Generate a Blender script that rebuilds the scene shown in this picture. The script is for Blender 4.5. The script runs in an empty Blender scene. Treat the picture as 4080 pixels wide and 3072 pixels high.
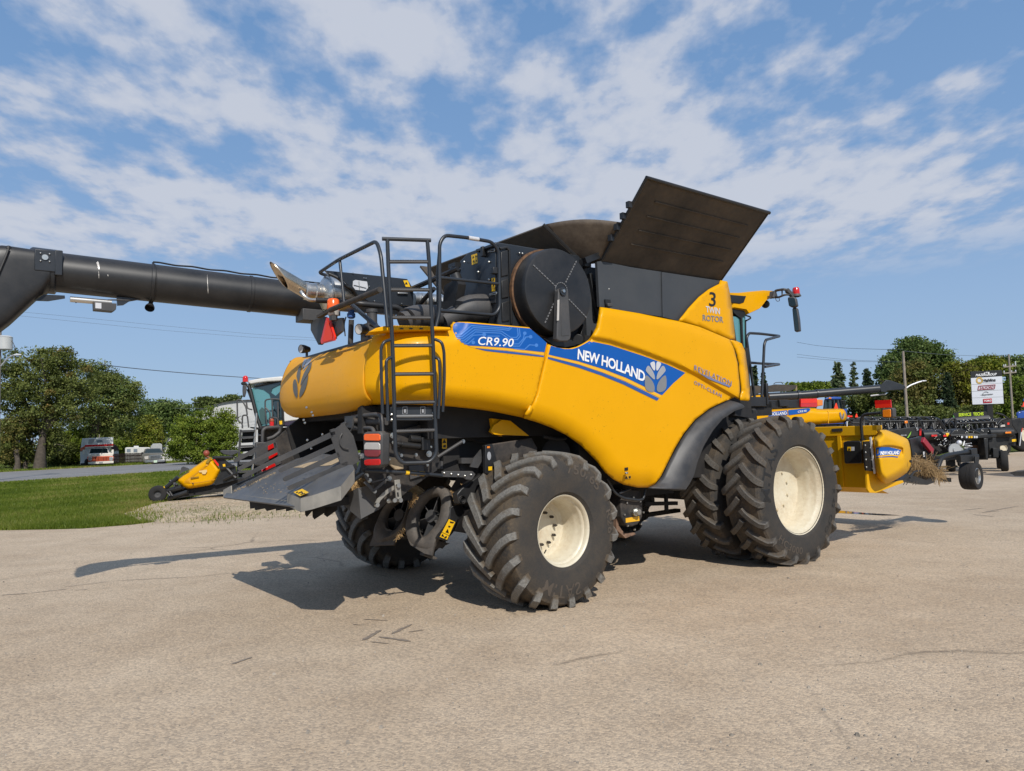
import bpy, bmesh, math, random
import numpy as np
from mathutils import Vector, Matrix
from mathutils.bvhtree import BVHTree
from mathutils.geometry import delaunay_2d_cdt, intersect_point_line
R = math.radians
scene = bpy.context.scene
COL = scene.collection
random.seed(7); RNG = np.random.default_rng(11)
# ------------------------------------------------------------------ camera (solved from the wheels)
FPX = 2952.13; PITCH = 0.070388; ROLL = 0.030134; CAMH = 1.735
cam_d = bpy.data.cameras.new('camera'); cam = bpy.data.objects.new('camera', cam_d); COL.objects.link(cam)
cam_d.sensor_width = 36; cam_d.lens = FPX/4080*36; cam_d.clip_end = 3000; cam_d.clip_start = .05
Rm = Matrix(((1,0,0),(0,math.cos(PITCH),-math.sin(PITCH)),(0,math.sin(PITCH),math.cos(PITCH))))
# columns of the camera matrix: right, up, back
right = Vector((1,0,0)); upv = Vector((0,-math.sin(PITCH),math.cos(PITCH))); fwd = Vector((0,math.cos(PITCH),math.sin(PITCH)))
cr, sr = math.cos(ROLL), math.sin(ROLL)
cx = right*cr - upv*sr; cy = right*sr + upv*cr
M4 = Matrix.Identity(4)
for i in range(3):
    M4[i][0] = cx[i]; M4[i][1] = cy[i]; M4[i][2] = -fwd[i]
M4.translation = (0,0,CAMH); cam.matrix_world = M4
scene.camera = cam
# ------------------------------------------------------------------ photo geometry helpers
AZ = 0.933933
FW = Vector((math.sin(AZ), math.cos(AZ), 0)); LF = Vector((-math.cos(AZ), math.sin(AZ), 0))
ORG = Vector((3.664685, 9.641874, 0)) + 2.25*LF
CROP = dict(A=(0,900,1.6662),B=(0,1300,2.082),C=(1050,900,2.0109),D=(850,1600,1.8433),E=(1800,650,1.58),F=(1800,1500,1.7533),
  G=(2600,1100,1.388),H=(3180,1300,2.082),S=(0,0,1.),I=(870,1600,3.16),J=(1400,1600,2.38),K=(1080,1000,3.687),L=(1600,900,2.765),
  M=(3440,1600,3.456),N=(2850,1120,2.776),Q=(580,1480,3.085),R=(0,1650,3.16),W=(0,0,.54216))
def px(c, x, y):
    a = CROP[c]; return (a[0]+x/a[2], a[1]+y/a[2])
def ray(q):
    X = (q[0]-2040)/FPX; Y = -(q[1]-1536)/FPX
    return (cx*X + cy*Y + fwd)
CAM = Vector((0,0,CAMH))
CAMC = Vector(((CAM-ORG).dot(FW), (CAM-ORG).dot(LF), CAMH))
def rayc(q):
    d = ray(q); return Vector((d.dot(FW), d.dot(LF), d.z))
def U(c, x, y, ax, val):                       # photo point on a plane of the combine's own frame
    d = rayc(px(c,x,y)); i = 'xyz'.index(ax); t = (val-CAMC[i])/d[i]; return CAMC + d*t
def UP(c, x, y, p0, n):
    d = rayc(px(c,x,y)); n = Vector(n); t = (Vector(p0)-CAMC).dot(n)/d.dot(n); return CAMC + d*t
def UU(c, pts, ax, val): return [U(c,x,y,ax,val) for x,y in pts]
def GR(c, x, y, z=0):                          # world point on the ground
    d = ray(px(c,x,y)); t = (z-CAMH)/d.z; return CAM + d*t
def AT(c, x, y, Y):                            # world point at distance Y along the view axis
    d = ray(px(c,x,y)); return CAM + d*(Y/d.y)
# ------------------------------------------------------------------ mesh builder
class MB:
    def __init__(s): s.v=[]; s.f=[]; s.a=[]
    def add(s, vs, fs, a=0.):
        b=len(s.v); s.v += [tuple(x) for x in vs]; s.f += [tuple(b+i for i in f) for f in fs]; s.a += [a]*len(vs); return s
    def box(s, c, d, m=None):
        hx,hy,hz = d[0]/2,d[1]/2,d[2]/2; c=Vector(c)
        P=[Vector((x,y,z)) for x in(-hx,hx) for y in(-hy,hy) for z in(-hz,hz)]
        if m is not None: P=[m@p for p in P]
        return s.add([p+c for p in P],[(0,1,3,2),(4,6,7,5),(0,4,5,1),(2,3,7,6),(0,2,6,4),(1,5,7,3)])
    def mm(s, a, b):
        return s.box([(a[i]+b[i])/2 for i in range(3)],[abs(a[i]-b[i]) for i in range(3)])
    def prism(s, poly, vec):
        n=len(poly); vec=Vector(vec); P=[Vector(p) for p in poly]
        return s.add(P+[p+vec for p in P],[tuple(range(n)),tuple(range(2*n-1,n-1,-1))]+[(i,i+n,(i+1)%n+n,(i+1)%n) for i in range(n)])
    def beam(s, a, b, w, h, up=(0,0,1)):
        a=Vector(a);b=Vector(b);t=(b-a).normalized();x=t.cross(Vector(up))
        if x.length<1e-4: x=t.cross(Vector((1,0,0)))
        x.normalize(); y=x.cross(t)
        P=[o+x*i*w/2+y*j*h/2 for o in(a,b) for i,j in((-1,-1),(1,-1),(1,1),(-1,1))]
        return s.add(P,[(3,2,1,0),(4,5,6,7)]+[(i,(i+1)%4,(i+1)%4+4,i+4) for i in range(4)])
    def cyl(s, a, b, r0, r1=None, n=16, caps=True):
        r1=r0 if r1 is None else r1; a=Vector(a);b=Vector(b);t=(b-a).normalized()
        x=t.cross(Vector((0,0,1)));x=x if x.length>1e-3 else t.cross(Vector((1,0,0)));x.normalize();y=t.cross(x)
        P=[];
        for o,r in((a,r0),(b,r1)):
            for k in range(n):
                q=2*math.pi*k/n; P.append(o+(x*math.cos(q)+y*math.sin(q))*r)
        F=[(k,(k+1)%n,(k+1)%n+n,k+n) for k in range(n)]
        if caps: F+=[tuple(range(n-1,-1,-1)),tuple(range(n,2*n))]
        return s.add(P,F)
    def tube(s, pts, r, n=8, bend=.06, closed=False, steps=4):
        P=[Vector(p) for p in pts]; Q=[]
        N=len(P)
        for i,p in enumerate(P):
            if not closed and i in(0,N-1): Q.append(p); continue
            a=P[i-1]; c=P[(i+1)%N]; da=(a-p); dc=(c-p); l=min(bend,da.length*.45,dc.length*.45)
            if l<1e-4: Q.append(p); continue
            A=p+da.normalized()*l; C=p+dc.normalized()*l
            for k in range(steps+1):
                t=k/steps; Q.append(A*(1-t)**2+p*2*t*(1-t)+C*t*t)
        m=len(Q); V=[]; x=None
        for i,p in enumerate(Q):
            if closed: t=Q[(i+1)%m]-Q[i-1]
            else: t=Q[min(i+1,m-1)]-Q[max(i-1,0)]
            t.normalize()
            if x is None:
                x=t.cross(Vector((0,0,1))); x=x if x.length>1e-2 else t.cross(Vector((0,1,0)))
            x=(x-t*x.dot(t)).normalized(); y=t.cross(x)
            rr=r(i/(m-1)) if callable(r) else r
            V+=[p+(x*math.cos(2*math.pi*k/n)+y*math.sin(2*math.pi*k/n))*rr for k in range(n)]
        F=[(i*n+k,i*n+(k+1)%n,((i+1)%m)*n+(k+1)%n,((i+1)%m)*n+k) for i in range(m if closed else m-1) for k in range(n)]
        if not closed: F+=[tuple(range(n-1,-1,-1)),tuple(range((m-1)*n,m*n))]
        return s.add(V,F)
    def grid(s, fn, nu, nv, a=0., closeu=False):
        V=[fn(i/(nu if closeu else nu-1),j/(nv-1)) for i in range(nu) for j in range(nv)]
        F=[(i*nv+j,((i+1)%nu)*nv+j,((i+1)%nu)*nv+j+1,i*nv+j+1) for i in range(nu if closeu else nu-1) for j in range(nv-1)]
        return s.add(V,F,a)
    def lathe(s, prof, o, ax, n=48, a=0.):        # prof: (radius, along)
        o=Vector(o);t=Vector(ax).normalized(); x=t.cross(Vector((0,0,1)));x=x if x.length>1e-3 else Vector((1,0,0));x.normalize();y=t.cross(x)
        m=len(prof)
        V=[o+t*h+(x*math.cos(2*math.pi*k/n)+y*math.sin(2*math.pi*k/n))*r for k in range(n) for r,h in prof]
        F=[(k*m+j,((k+1)%n)*m+j,((k+1)%n)*m+j+1,k*m+j+1) for k in range(n) for j in range(m-1)]
        return s.add(V,F,a)
    def sphere(s, c, r, n=12, m=8, sc=(1,1,1)):
        c=Vector(c)
        return s.lathe([(max(1e-4,r*math.sin(math.pi*j/m))*1.0,-r*math.cos(math.pi*j/m)) for j in range(m+1)],c,(0,0,1),n)
    def xf(s, M):
        s.v=[tuple(M@Vector(p)) for p in s.v]; return s
    def build(s, name, mat, parent=None, smooth=30, bev=0, solid=0, recalc=True, loc=None, attr=False, offs=-1):
        me=bpy.data.meshes.new(name); me.from_pydata(s.v,[],s.f)
        if recalc:
            bm=bmesh.new(); bm.from_mesh(me); bmesh.ops.recalc_face_normals(bm,faces=bm.faces); bm.to_mesh(me); bm.free()
        me.update()
        if smooth:
            me.polygons.foreach_set('use_smooth',[True]*len(me.polygons)); me.set_sharp_from_angle(angle=R(smooth))
        if attr:
            at=me.attributes.new('wear','FLOAT','POINT'); at.data.foreach_set('value',s.a)
        me.materials.append(mat)
        o=bpy.data.objects.new(name,me); COL.objects.link(o)
        if parent: o.parent=parent
        if loc: o.location=loc
        if solid:
            m=o.modifiers.new('solid','SOLIDIFY'); m.thickness=solid; m.offset=offs
        if bev:
            m=o.modifiers.new('bevel','BEVEL'); m.width=bev; m.segments=2; m.limit_method='ANGLE'; m.angle_limit=R(35)
        return o
def empty(name, loc=(0,0,0), rz=0, parent=None):
    o=bpy.data.objects.new(name,None); COL.objects.link(o); o.location=loc; o.rotation_euler=(0,0,rz); o.empty_display_size=.2
    if parent: o.parent=parent
    return o
def tag(o, label, cat, group=None):
    o['label']=label; o['category']=cat
    if group: o['group']=group
    return o
def struct(o): o['kind']='structure'; return o
def copy_tree(o, parent=None):
    c=o.copy(); COL.objects.link(c)
    if parent: c.parent=parent
    for ch in list(o.children): copy_tree(ch,c)
    return c
# ------------------------------------------------------------------ materials
def new_mat(name):
    m=bpy.data.materials.new(name); m.use_nodes=True; nt=m.node_tree; nt.nodes.clear()
    out=nt.nodes.new('ShaderNodeOutputMaterial'); b=nt.nodes.new('ShaderNodeBsdfPrincipled'); nt.links.new(b.outputs[0],out.inputs[0])
    return m,nt,b
def nd(nt,t,**k):
    n=nt.nodes.new(t)
    for a,v in k.items():
        if a in n.inputs: n.inputs[a].default_value=v
        else: setattr(n,a,v)
    return n
def noise(nt,scale,detail=4,rough=.6,vec=None,dim='3D'):
    n=nd(nt,'ShaderNodeTexNoise',Scale=scale,Detail=detail,Roughness=rough)
    if vec is not None: nt.links.new(vec,n.inputs['Vector'])
    return n.outputs['Fac']
def ramp(nt,src,a,b,c0=(0,0,0),c1=(1,1,1)):
    n=nt.nodes.new('ShaderNodeValToRGB'); e=n.color_ramp.elements
    e[0].position=a;e[0].color=(*c0,1);e[1].position=b;e[1].color=(*c1,1); nt.links.new(src,n.inputs[0]); return n.outputs[0]
def mixc(nt,f,a,b,mode='MIX'):
    n=nt.nodes.new('ShaderNodeMix'); n.data_type='RGBA'; n.blend_type=mode
    for s,v in((n.inputs[0],f),(n.inputs[6],a),(n.inputs[7],b)):
        if isinstance(v,(int,float)): s.default_value=v
        elif isinstance(v,tuple): s.default_value=(*v,1)
        else: nt.links.new(v,s)
    return n.outputs[2]
def math_(nt,op,a,b=0.,c=None):
    n=nt.nodes.new('ShaderNodeMath'); n.operation=op
    for i,v in enumerate((a,b,c)):
        if v is None: continue
        if isinstance(v,(int,float)): n.inputs[i].default_value=v
        else: nt.links.new(v,n.inputs[i])
    return n.outputs[0]
def coords(nt,kind='Object'):
    return nt.nodes.new('ShaderNodeTexCoord').outputs[kind]
def bump(nt,b,h,strength=.3,dist=.01):
    n=nd(nt,'ShaderNodeBump',Strength=strength,Distance=dist); nt.links.new(h,n.inputs['Height']); nt.links.new(n.outputs[0],b.inputs['Normal'])
def surf(name, rgb, rough=.5, metal=0., dust=0., dustc=(.30,.24,.17), var=.12, coat=0., up=0., scale=3., spots=0., spec=.5, bmp=0., bscale=60):
    """painted / plastic / metal surface with uneven tone, grime and settled dust"""
    m,nt,b=new_mat(name); co=coords(nt)
    n1=noise(nt,scale,5,.6,co); n2=noise(nt,scale*9,5,.65,co)
    lo=tuple(c*(1-var) for c in rgb); hi=tuple(min(1,c*(1+var)) for c in rgb)
    col=mixc(nt,ramp(nt,n1,.3,.7),lo,hi)
    if dust>0:
        f=ramp(nt,math_(nt,'MULTIPLY',n1,math_(nt,'ADD',n2,.5)),.30,.85)
        f=math_(nt,'MULTIPLY',f,dust)
        if up>0:
            g=nt.nodes.new('ShaderNodeNewGeometry'); sx=nt.nodes.new('ShaderNodeSeparateXYZ'); nt.links.new(g.outputs['Normal'],sx.inputs[0])
            f=math_(nt,'ADD',f,math_(nt,'MULTIPLY',math_(nt,'MAXIMUM',sx.outputs[2],0.),math_(nt,'MULTIPLY',n2,up)))
        f=math_(nt,'MINIMUM',f,1.)
        col=mixc(nt,f,col,dustc)
        rr=math_(nt,'ADD',math_(nt,'MULTIPLY',f,.4),rough); nt.links.new(math_(nt,'MINIMUM',rr,1.),b.inputs['Roughness'])
    else:
        nt.links.new(math_(nt,'ADD',math_(nt,'MULTIPLY',n2,.16),rough-.08),b.inputs['Roughness'])
    if spots>0:
        n3=noise(nt,38,3,.7,co); n4=noise(nt,2.2,3,.6,co)
        f=math_(nt,'MULTIPLY',ramp(nt,n3,.64,.70),ramp(nt,n4,.48,.60))
        col=mixc(nt,math_(nt,'MULTIPLY',f,spots),col,(.18,.09,.02))
    nt.links.new(col,b.inputs['Base Color']) if not isinstance(col,tuple) else None
    b.inputs['Metallic'].default_value=metal; b.inputs['Coat Weight'].default_value=coat; b.inputs['Coat Roughness'].default_value=.12
    b.inputs['Specular IOR Level'].default_value=spec
    if bmp>0: bump(nt,b,noise(nt,bscale,4,.6,co),bmp,.004)
    return m
def flat(name,rgb,rough=.5,**k): return surf(name,rgb,rough,var=.04,**k)
Mt={}
Mt['yellow']=surf('yellow_paint',(.75,.358,.0),.36,var=.03,coat=.05,dust=.04,dustc=(.60,.34,.05),up=.06,spots=.65,scale=1.6,spec=.14)
Mt['yellow_dusty']=surf('dusty_yellow_paint',(.76,.34,.003),.46,var=.05,coat=.03,dust=.42,dustc=(.56,.33,.11),up=.2,spec=.15,spots=.35,scale=1.1)
Mt['yellow_hdr']=surf('header_yellow_paint',(.72,.375,.002),.45,var=.07,spec=.2,dust=.22,dustc=(.42,.27,.06),spots=.4,scale=2.)
Mt['black']=surf('black_paint',(.013,.014,.016),.40,dust=.14,dustc=(.10,.085,.068),up=.18,var=.25,scale=4)
Mt['black_clean']=surf('black_enamel',(.020,.024,.030),.33,dust=.10,dustc=(.10,.09,.08),up=.12,var=.15,scale=3)
Mt['tank']=surf('tank_side_paint',(.046,.051,.058),.5,dust=.12,dustc=(.12,.11,.09),var=.08,scale=2)
Mt['tank_in']=surf('dirty_tank_cover',(.026,.022,.019),.62,dust=.95,dustc=(.115,.090,.065),var=.35,scale=1.6,bmp=.3,bscale=14)
Mt['gray']=surf('dark_grey_plastic',(.048,.050,.054),.5,dust=.25,dustc=(.17,.14,.11),up=.4,var=.12,scale=4)
Mt['fender']=surf('fender_plastic',(.034,.036,.040),.42,dust=.3,dustc=(.14,.125,.11),up=.25,var=.15,scale=5)
Mt['dark']=surf('dark_dusty_steel',(.010,.010,.011),.7,dust=.35,dustc=(.055,.045,.035),var=.3,scale=5)  # near-black steel with brown dust, for inner machinery
Mt['chassis']=surf('dusty_chassis_steel',(.020,.020,.021),.6,dust=.65,dustc=(.13,.10,.075),up=.6,var=.3,scale=6)
Mt['steel']=surf('bright_steel',(.62,.60,.56),.38,metal=1.,var=.12,scale=8)
Mt['exhaust']=surf('heat_tinted_steel',(.62,.52,.40),.24,metal=1.,var=.2,scale=6)
Mt['sheet']=surf('worn_sheet_steel',(.085,.095,.110),.42,metal=.2,dust=.5,dustc=(.20,.18,.15),var=.25,scale=3.5,up=.2)  # tray tops: the sky's bluish reflection is painted into this dark base
Mt['lip']=surf('sunlit_edge_steel',(.34,.32,.28),.5,metal=.1,dust=.4,dustc=(.25,.21,.16),var=.25,scale=6)  # lighter copy of the tray steel, sunlight on lip and sides painted in
Mt['emb_dk']=flat('dusty_emblem_grey',(.125,.120,.105),.5,spec=.2)
Mt['zinc']=surf('zinc_bolt',(.55,.55,.52),.35,metal=1.,var=.1)
Mt['rim']=surf('cream_rim_paint',(.70,.65,.51),.38,dust=.75,dustc=(.40,.29,.17),var=.05,coat=.12,scale=2.6,spots=.5)
Mt['blue']=surf('blue_decal',(.006,.092,.38),.4,var=.04,spec=.25)
Mt['blue_line']=flat('light_blue_decal',(.06,.20,.56),.4,spec=.25)
Mt['white']=flat('white_decal',(.80,.80,.80),.4)
Mt['navy']=flat('navy_stripe_decal',(.02,.09,.33),.35)
Mt['orange_line']=flat('orange_stripe_decal',(.80,.33,.03),.35)
Mt['gold']=flat('gold_stripe_decal',(.80,.42,.02),.35)
Mt['silver']=flat('silver_decal',(.42,.42,.43),.35,metal=.3)
Mt['silver_lt']=flat('light_silver_decal',(.66,.66,.67),.35,metal=.2)
Mt['silver_dk']=flat('grey_decal',(.20,.205,.215),.4)
Mt['lilac']=flat('slate_decal',(.16,.19,.33),.4)
Mt['ink']=flat('black_ink',(.012,.012,.012),.5)
Mt['warn']=flat('warning_yellow',(.85,.50,.012),.45)
Mt['red']=surf('red_lens',(.60,.012,.010),.2,coat=.4,var=.1)
Mt['red_refl']=flat('red_reflector',(.80,.03,.012),.3)
Mt['smv']=flat('fluorescent_orange_red',(.95,.055,.012),.5)
Mt['amber']=surf('amber_lens',(.80,.22,.01),.2,coat=.4,var=.1)
Mt['orange_lens']=surf('orange_lens',(.95,.13,.008),.25,coat=.4,var=.05)
Mt['clear_lens']=surf('cloudy_lens',(.50,.47,.43),.3,coat=.3,var=.08)
Mt['dull_lens']=surf('dull_red_lens',(.24,.035,.04),.3,coat=.3,var=.08)
Mt['straw']=surf('straw_litter',(.42,.27,.12),.9,var=.35,scale=30)
Mt['rust']=surf('rusty_rim_steel',(.13,.065,.03),.8,var=.5,scale=20)
Mt['tan']=surf('hay_dust',(.42,.32,.20),.9,var=.2,scale=14)
def glass_mat(name,rgb,rough=.05,alpha=1.):
    m,nt,b=new_mat(name); b.inputs['Base Color'].default_value=(*rgb,1); b.inputs['Roughness'].default_value=rough; b.inputs['Specular IOR Level'].default_value=.8
    b.inputs['Coat Weight'].default_value=.6; b.inputs['Alpha'].default_value=alpha
    return m
Mt['glass']=glass_mat('dark_glass',(.015,.03,.035))
Mt['teal_glass']=glass_mat('green_tinted_glass',(.10,.27,.29),.06)
Mt['mirror']=surf('mirror_glass',(.10,.12,.11),.15,metal=1.,var=.05)
def rubber_mat(name,lugc,base,dirt,amt=.7):
    m,nt,b=new_mat(name); co=coords(nt)
    at=nt.nodes.new('ShaderNodeAttribute'); at.attribute_name='wear'; w=at.outputs['Fac']
    n1=noise(nt,5,6,.65,co); n2=noise(nt,45,5,.7,co)
    d=math_(nt,'MULTIPLY',ramp(nt,math_(nt,'ADD',math_(nt,'MULTIPLY',n1,.65),math_(nt,'MULTIPLY',n2,.35)),.40,.62),amt)
    d=math_(nt,'MULTIPLY',d,math_(nt,'ADD',ramp(nt,w,.02,.14),.38)); col=mixc(nt,d,base,dirt)
    lug=mixc(nt,ramp(nt,n2,.35,.65),lugc,tuple(c*.55 for c in lugc))
    lug=mixc(nt,ramp(nt,n1,.5,.72),lug,tuple(c*1.15 for c in dirt))
    col=mixc(nt,ramp(nt,w,.55,.9),col,lug)
    nt.links.new(col,b.inputs['Base Color']); b.inputs['Roughness'].default_value=.85; b.inputs['Specular IOR Level'].default_value=.3
    bump(nt,b,n2,.5,.008)
    return m
Mt['rubber']=rubber_mat('dusty_drive_rubber',(.135,.125,.112),(.036,.035,.034),(.105,.080,.055))
Mt['rubber_rear']=rubber_mat('dusty_steer_rubber',(.22,.21,.19),(.040,.038,.036),(.11,.083,.055),.85)
Mt['rubber_plain']=rubber_mat('plain_rubber',(.03,.03,.03),(.022,.022,.023),(.07,.055,.04),.5)
Mt['letter']=flat('raised_rubber_letters',(.082,.065,.050),.85)
# ------------------------------------------------------------------ daylight
SUN_EL = R(41); SUN_DIR = Vector((.286,-.958,0)).normalized()*math.cos(SUN_EL) + Vector((0,0,math.sin(SUN_EL)))
sl = bpy.data.lights.new('sun','SUN'); sl.energy = 3.85; sl.angle = R(.53); sl.color = (1.0,.955,.88)
so = bpy.data.objects.new('sun',sl); COL.objects.link(so); so.rotation_euler = (-SUN_DIR).to_track_quat('-Z','Y').to_euler()
wd = bpy.data.worlds.new('World'); scene.world = wd; wd.use_nodes = True; nt = wd.node_tree; nt.nodes.clear()
wo = nt.nodes.new('ShaderNodeOutputWorld'); bg = nt.nodes.new('ShaderNodeBackground'); nt.links.new(bg.outputs[0],wo.inputs[0]); bg.inputs[1].default_value = .105
sky = nt.nodes.new('ShaderNodeTexSky'); sky.sky_type = 'NISHITA'; sky.sun_disc = False
sky.sun_elevation = SUN_EL; sky.sun_rotation = R(163.4); sky.air_density = 1.15; sky.dust_density = .55; sky.ozone_density = 1.6; sky.altitude = 240
g = nt.nodes.new('ShaderNodeTexCoord').outputs['Generated']
sp = nt.nodes.new('ShaderNodeSeparateXYZ'); nt.links.new(g,sp.inputs[0])
zz = math_(nt,'ADD',math_(nt,'MAXIMUM',sp.outputs[2],0.),.10)
ux = math_(nt,'DIVIDE',sp.outputs[0],zz); uy = math_(nt,'DIVIDE',sp.outputs[1],zz)
cb = nt.nodes.new('ShaderNodeCombineXYZ'); nt.links.new(ux,cb.inputs[0]); nt.links.new(uy,cb.inputs[1])
mp = nt.nodes.new('ShaderNodeMapping'); nt.links.new(cb.outputs[0],mp.inputs[0])
mp.inputs['Location'].default_value = (3.35,1.2,0.4); mp.inputs['Scale'].default_value = (1.15,.80,1)
big = noise(nt,1.5,2,.5,mp.outputs[0]); mid = noise(nt,4.0,4,.46,mp.outputs[0]); fine = noise(nt,11.,6,.56,mp.outputs[0])
# where the cloud field thickens and where it opens, as patches of the sky plane
s = math_(nt,'ADD',math_(nt,'ADD',math_(nt,'MULTIPLY',big,.35),math_(nt,'MULTIPLY',mid,1.35)),math_(nt,'MULTIPLY',fine,.84))
s = math_(nt,'ADD',s,-.715)
def skyuv(x,y):
    d = ray(px('W',x,y)).normalized(); k = max(0,d.z)+.10; return (d.x/k,d.y/k)
for x,y,r,w in ((370,140,.42,-.26),(390,340,.30,-.20),(140,310,.50,-.20),(20,110,.35,-.20),(300,560,.9,-.12),(1300,100,.24,-.20),(2060,120,.42,-.30),(2170,330,.4,-.14),(880,235,.2,-.16),(1180,250,.16,-.12),(650,190,.14,-.12),
    (165,80,.36,.28),(275,210,.24,.26),(100,430,.80,.24),(560,80,.45,.18),(490,260,.26,.20),(740,300,.36,.13),(830,120,.42,.08),(1130,200,.34,.10),(1500,260,.65,.06),(1700,170,.50,.06),(1250,400,.8,.10),(900,430,.6,.15),(1900,440,1.0,.20),(1850,250,.45,.10),(1600,430,.7,.07),(650,430,.6,.16),(300,500,.7,.08),(1420,40,.3,.13),(1700,540,.8,.12)):
    u0,v0 = skyuv(x,y); D = nt.nodes.new('ShaderNodeVectorMath'); D.operation='DISTANCE'; nt.links.new(cb.outputs[0],D.inputs[0]); D.inputs[1].default_value=(u0,v0,0)
    q = nt.nodes.new('ShaderNodeMapRange'); q.interpolation_type='SMOOTHSTEP'; nt.links.new(D.outputs['Value'],q.inputs[0]); q.inputs[1].default_value=0; q.inputs[2].default_value=r*1.25; q.inputs[3].default_value=w; q.inputs[4].default_value=0
    s = math_(nt,'ADD',s,q.outputs[0])
wd.cycles.sampling_method='MANUAL'; wd.cycles.sample_map_resolution=256
mask = ramp(nt,s,.47,.76)
low = nd(nt,'ShaderNodeMapRange'); low.interpolation_type='SMOOTHSTEP'; nt.links.new(sp.outputs[2],low.inputs[0]); low.inputs[1].default_value=.16; low.inputs[2].default_value=.25
mask = math_(nt,'MULTIPLY',math_(nt,'MULTIPLY',mask,low.outputs[0]),.88)
shade = ramp(nt,s,.55,.90,(4.0,4.7,6.15),(5.7,6.0,6.75))
rp = nt.nodes.new('ShaderNodeValToRGB'); nt.links.new(sp.outputs[2],rp.inputs[0]); el = rp.color_ramp.elements
el[0].position=0.; el[0].color=(3.1,4.5,6.6,1); el[1].position=.62; el[1].color=(1.25,2.65,5.2,1)
e_=el.new(.14); e_.color=(2.75,4.2,6.55,1); e_=el.new(.32); e_.color=(2.0,3.5,6.05,1)
base = mixc(nt,.85,sky.outputs[0],rp.outputs[0])
col = mixc(nt,mask,base,shade)
nt.links.new(col,bg.inputs[0])
scene.view_settings.view_transform = 'Standard'; scene.view_settings.look = 'None'; scene.view_settings.exposure = 0
# ------------------------------------------------------------------ ground, lot, road
def sheet(name, poly, z, mat, cut=0):
    mb = MB(); mb.add([(p[0],p[1],z) for p in poly],[tuple(range(len(poly)))])
    return struct(mb.build(name,mat,smooth=0))
def grass_mat():
    m,nt,b=new_mat('mown_grass'); co=coords(nt); n1=noise(nt,.10,5,.6,co); n2=noise(nt,1.3,6,.7,co); n3=noise(nt,22,4,.7,co)
    c=mixc(nt,ramp(nt,n2,.3,.7),(.085,.115,.016),(.150,.172,.030)); c=mixc(nt,ramp(nt,math_(nt,'ADD',math_(nt,'MULTIPLY',n1,.6),math_(nt,'MULTIPLY',n2,.4)),.52,.68),c,(.185,.155,.065))
    c=mixc(nt,math_(nt,'MULTIPLY',n3,.6),c,(.03,.055,.012)); nt.links.new(c,b.inputs['Base Color']); b.inputs['Roughness'].default_value=.95; b.inputs['Specular IOR Level'].default_value=.05; bump(nt,b,n3,.9,.08); return m
def lot_mat():
    m,nt,b=new_mat('worn_chip_seal'); co=coords(nt)
    n0=noise(nt,.22,4,.55,co); n1=noise(nt,1.4,6,.65,co); n2=noise(nt,55,3,.6,co)
    v=nd(nt,'ShaderNodeTexVoronoi',Scale=62.); nt.links.new(co,v.inputs['Vector'])
    v2=nd(nt,'ShaderNodeTexVoronoi',Scale=24.); nt.links.new(co,v2.inputs['Vector'])
    sx=nt.nodes.new('ShaderNodeSeparateColor'); nt.links.new(v.outputs['Color'],sx.inputs[0])
    sy=nt.nodes.new('ShaderNodeSeparateColor'); nt.links.new(v2.outputs['Color'],sy.inputs[0])
    c=mixc(nt,ramp(nt,math_(nt,'ADD',math_(nt,'MULTIPLY',n0,.55),math_(nt,'MULTIPLY',n1,.45)),.40,.60),(.432,.332,.234),(.530,.420,.305))
    st=ramp(nt,sx.outputs[0],.05,.95,(.76,.765,.78),(1.21,1.19,1.14)); c=mixc(nt,1.,c,st,'MULTIPLY')
    dk=math_(nt,'MULTIPLY',ramp(nt,sy.outputs[1],.90,.95),ramp(nt,v2.outputs['Distance'],.16,.30,(1,1,1),(0,0,0))); c=mixc(nt,math_(nt,'MULTIPLY',dk,.5),c,(.14,.13,.13))
    ms=ramp(nt,noise(nt,.8,5,.7,co),.55,.75); c=mixc(nt,math_(nt,'MULTIPLY',ms,.22),c,(.27,.225,.175))
    # a wandering hairline crack and faint wheel lanes
    cr_=nd(nt,'ShaderNodeTexVoronoi',Scale=.115); cr_.feature='DISTANCE_TO_EDGE'
    wv=nt.nodes.new('ShaderNodeVectorMath'); wv.operation='ADD'; nz=nd(nt,'ShaderNodeTexNoise',Scale=1.1,Detail=6.); nt.links.new(co,nz.inputs['Vector'])
    sc=nt.nodes.new('ShaderNodeVectorMath'); sc.operation='SCALE'; sc.inputs['Scale'].default_value=.55; nt.links.new(nz.outputs['Color'],sc.inputs[0]); nt.links.new(co,wv.inputs[0]); nt.links.new(sc.outputs[0],wv.inputs[1]); nt.links.new(wv.outputs[0],cr_.inputs['Vector'])
    ck=math_(nt,'MULTIPLY',ramp(nt,cr_.outputs['Distance'],.0,.0022,(1,1,1),(0,0,0)),ramp(nt,noise(nt,.5,2,.5,co),.50,.60)); c=mixc(nt,math_(nt,'MULTIPLY',ck,.6),c,(.10,.082,.065))
    nt.links.new(c,b.inputs['Base Color']); b.inputs['Roughness'].default_value=.9; b.inputs['Specular IOR Level'].default_value=.15
    h=math_(nt,'ADD',math_(nt,'MULTIPLY',v.outputs['Distance'],-.9),math_(nt,'MULTIPLY',n2,.5)); bump(nt,b,h,.42,.010); return m
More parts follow.
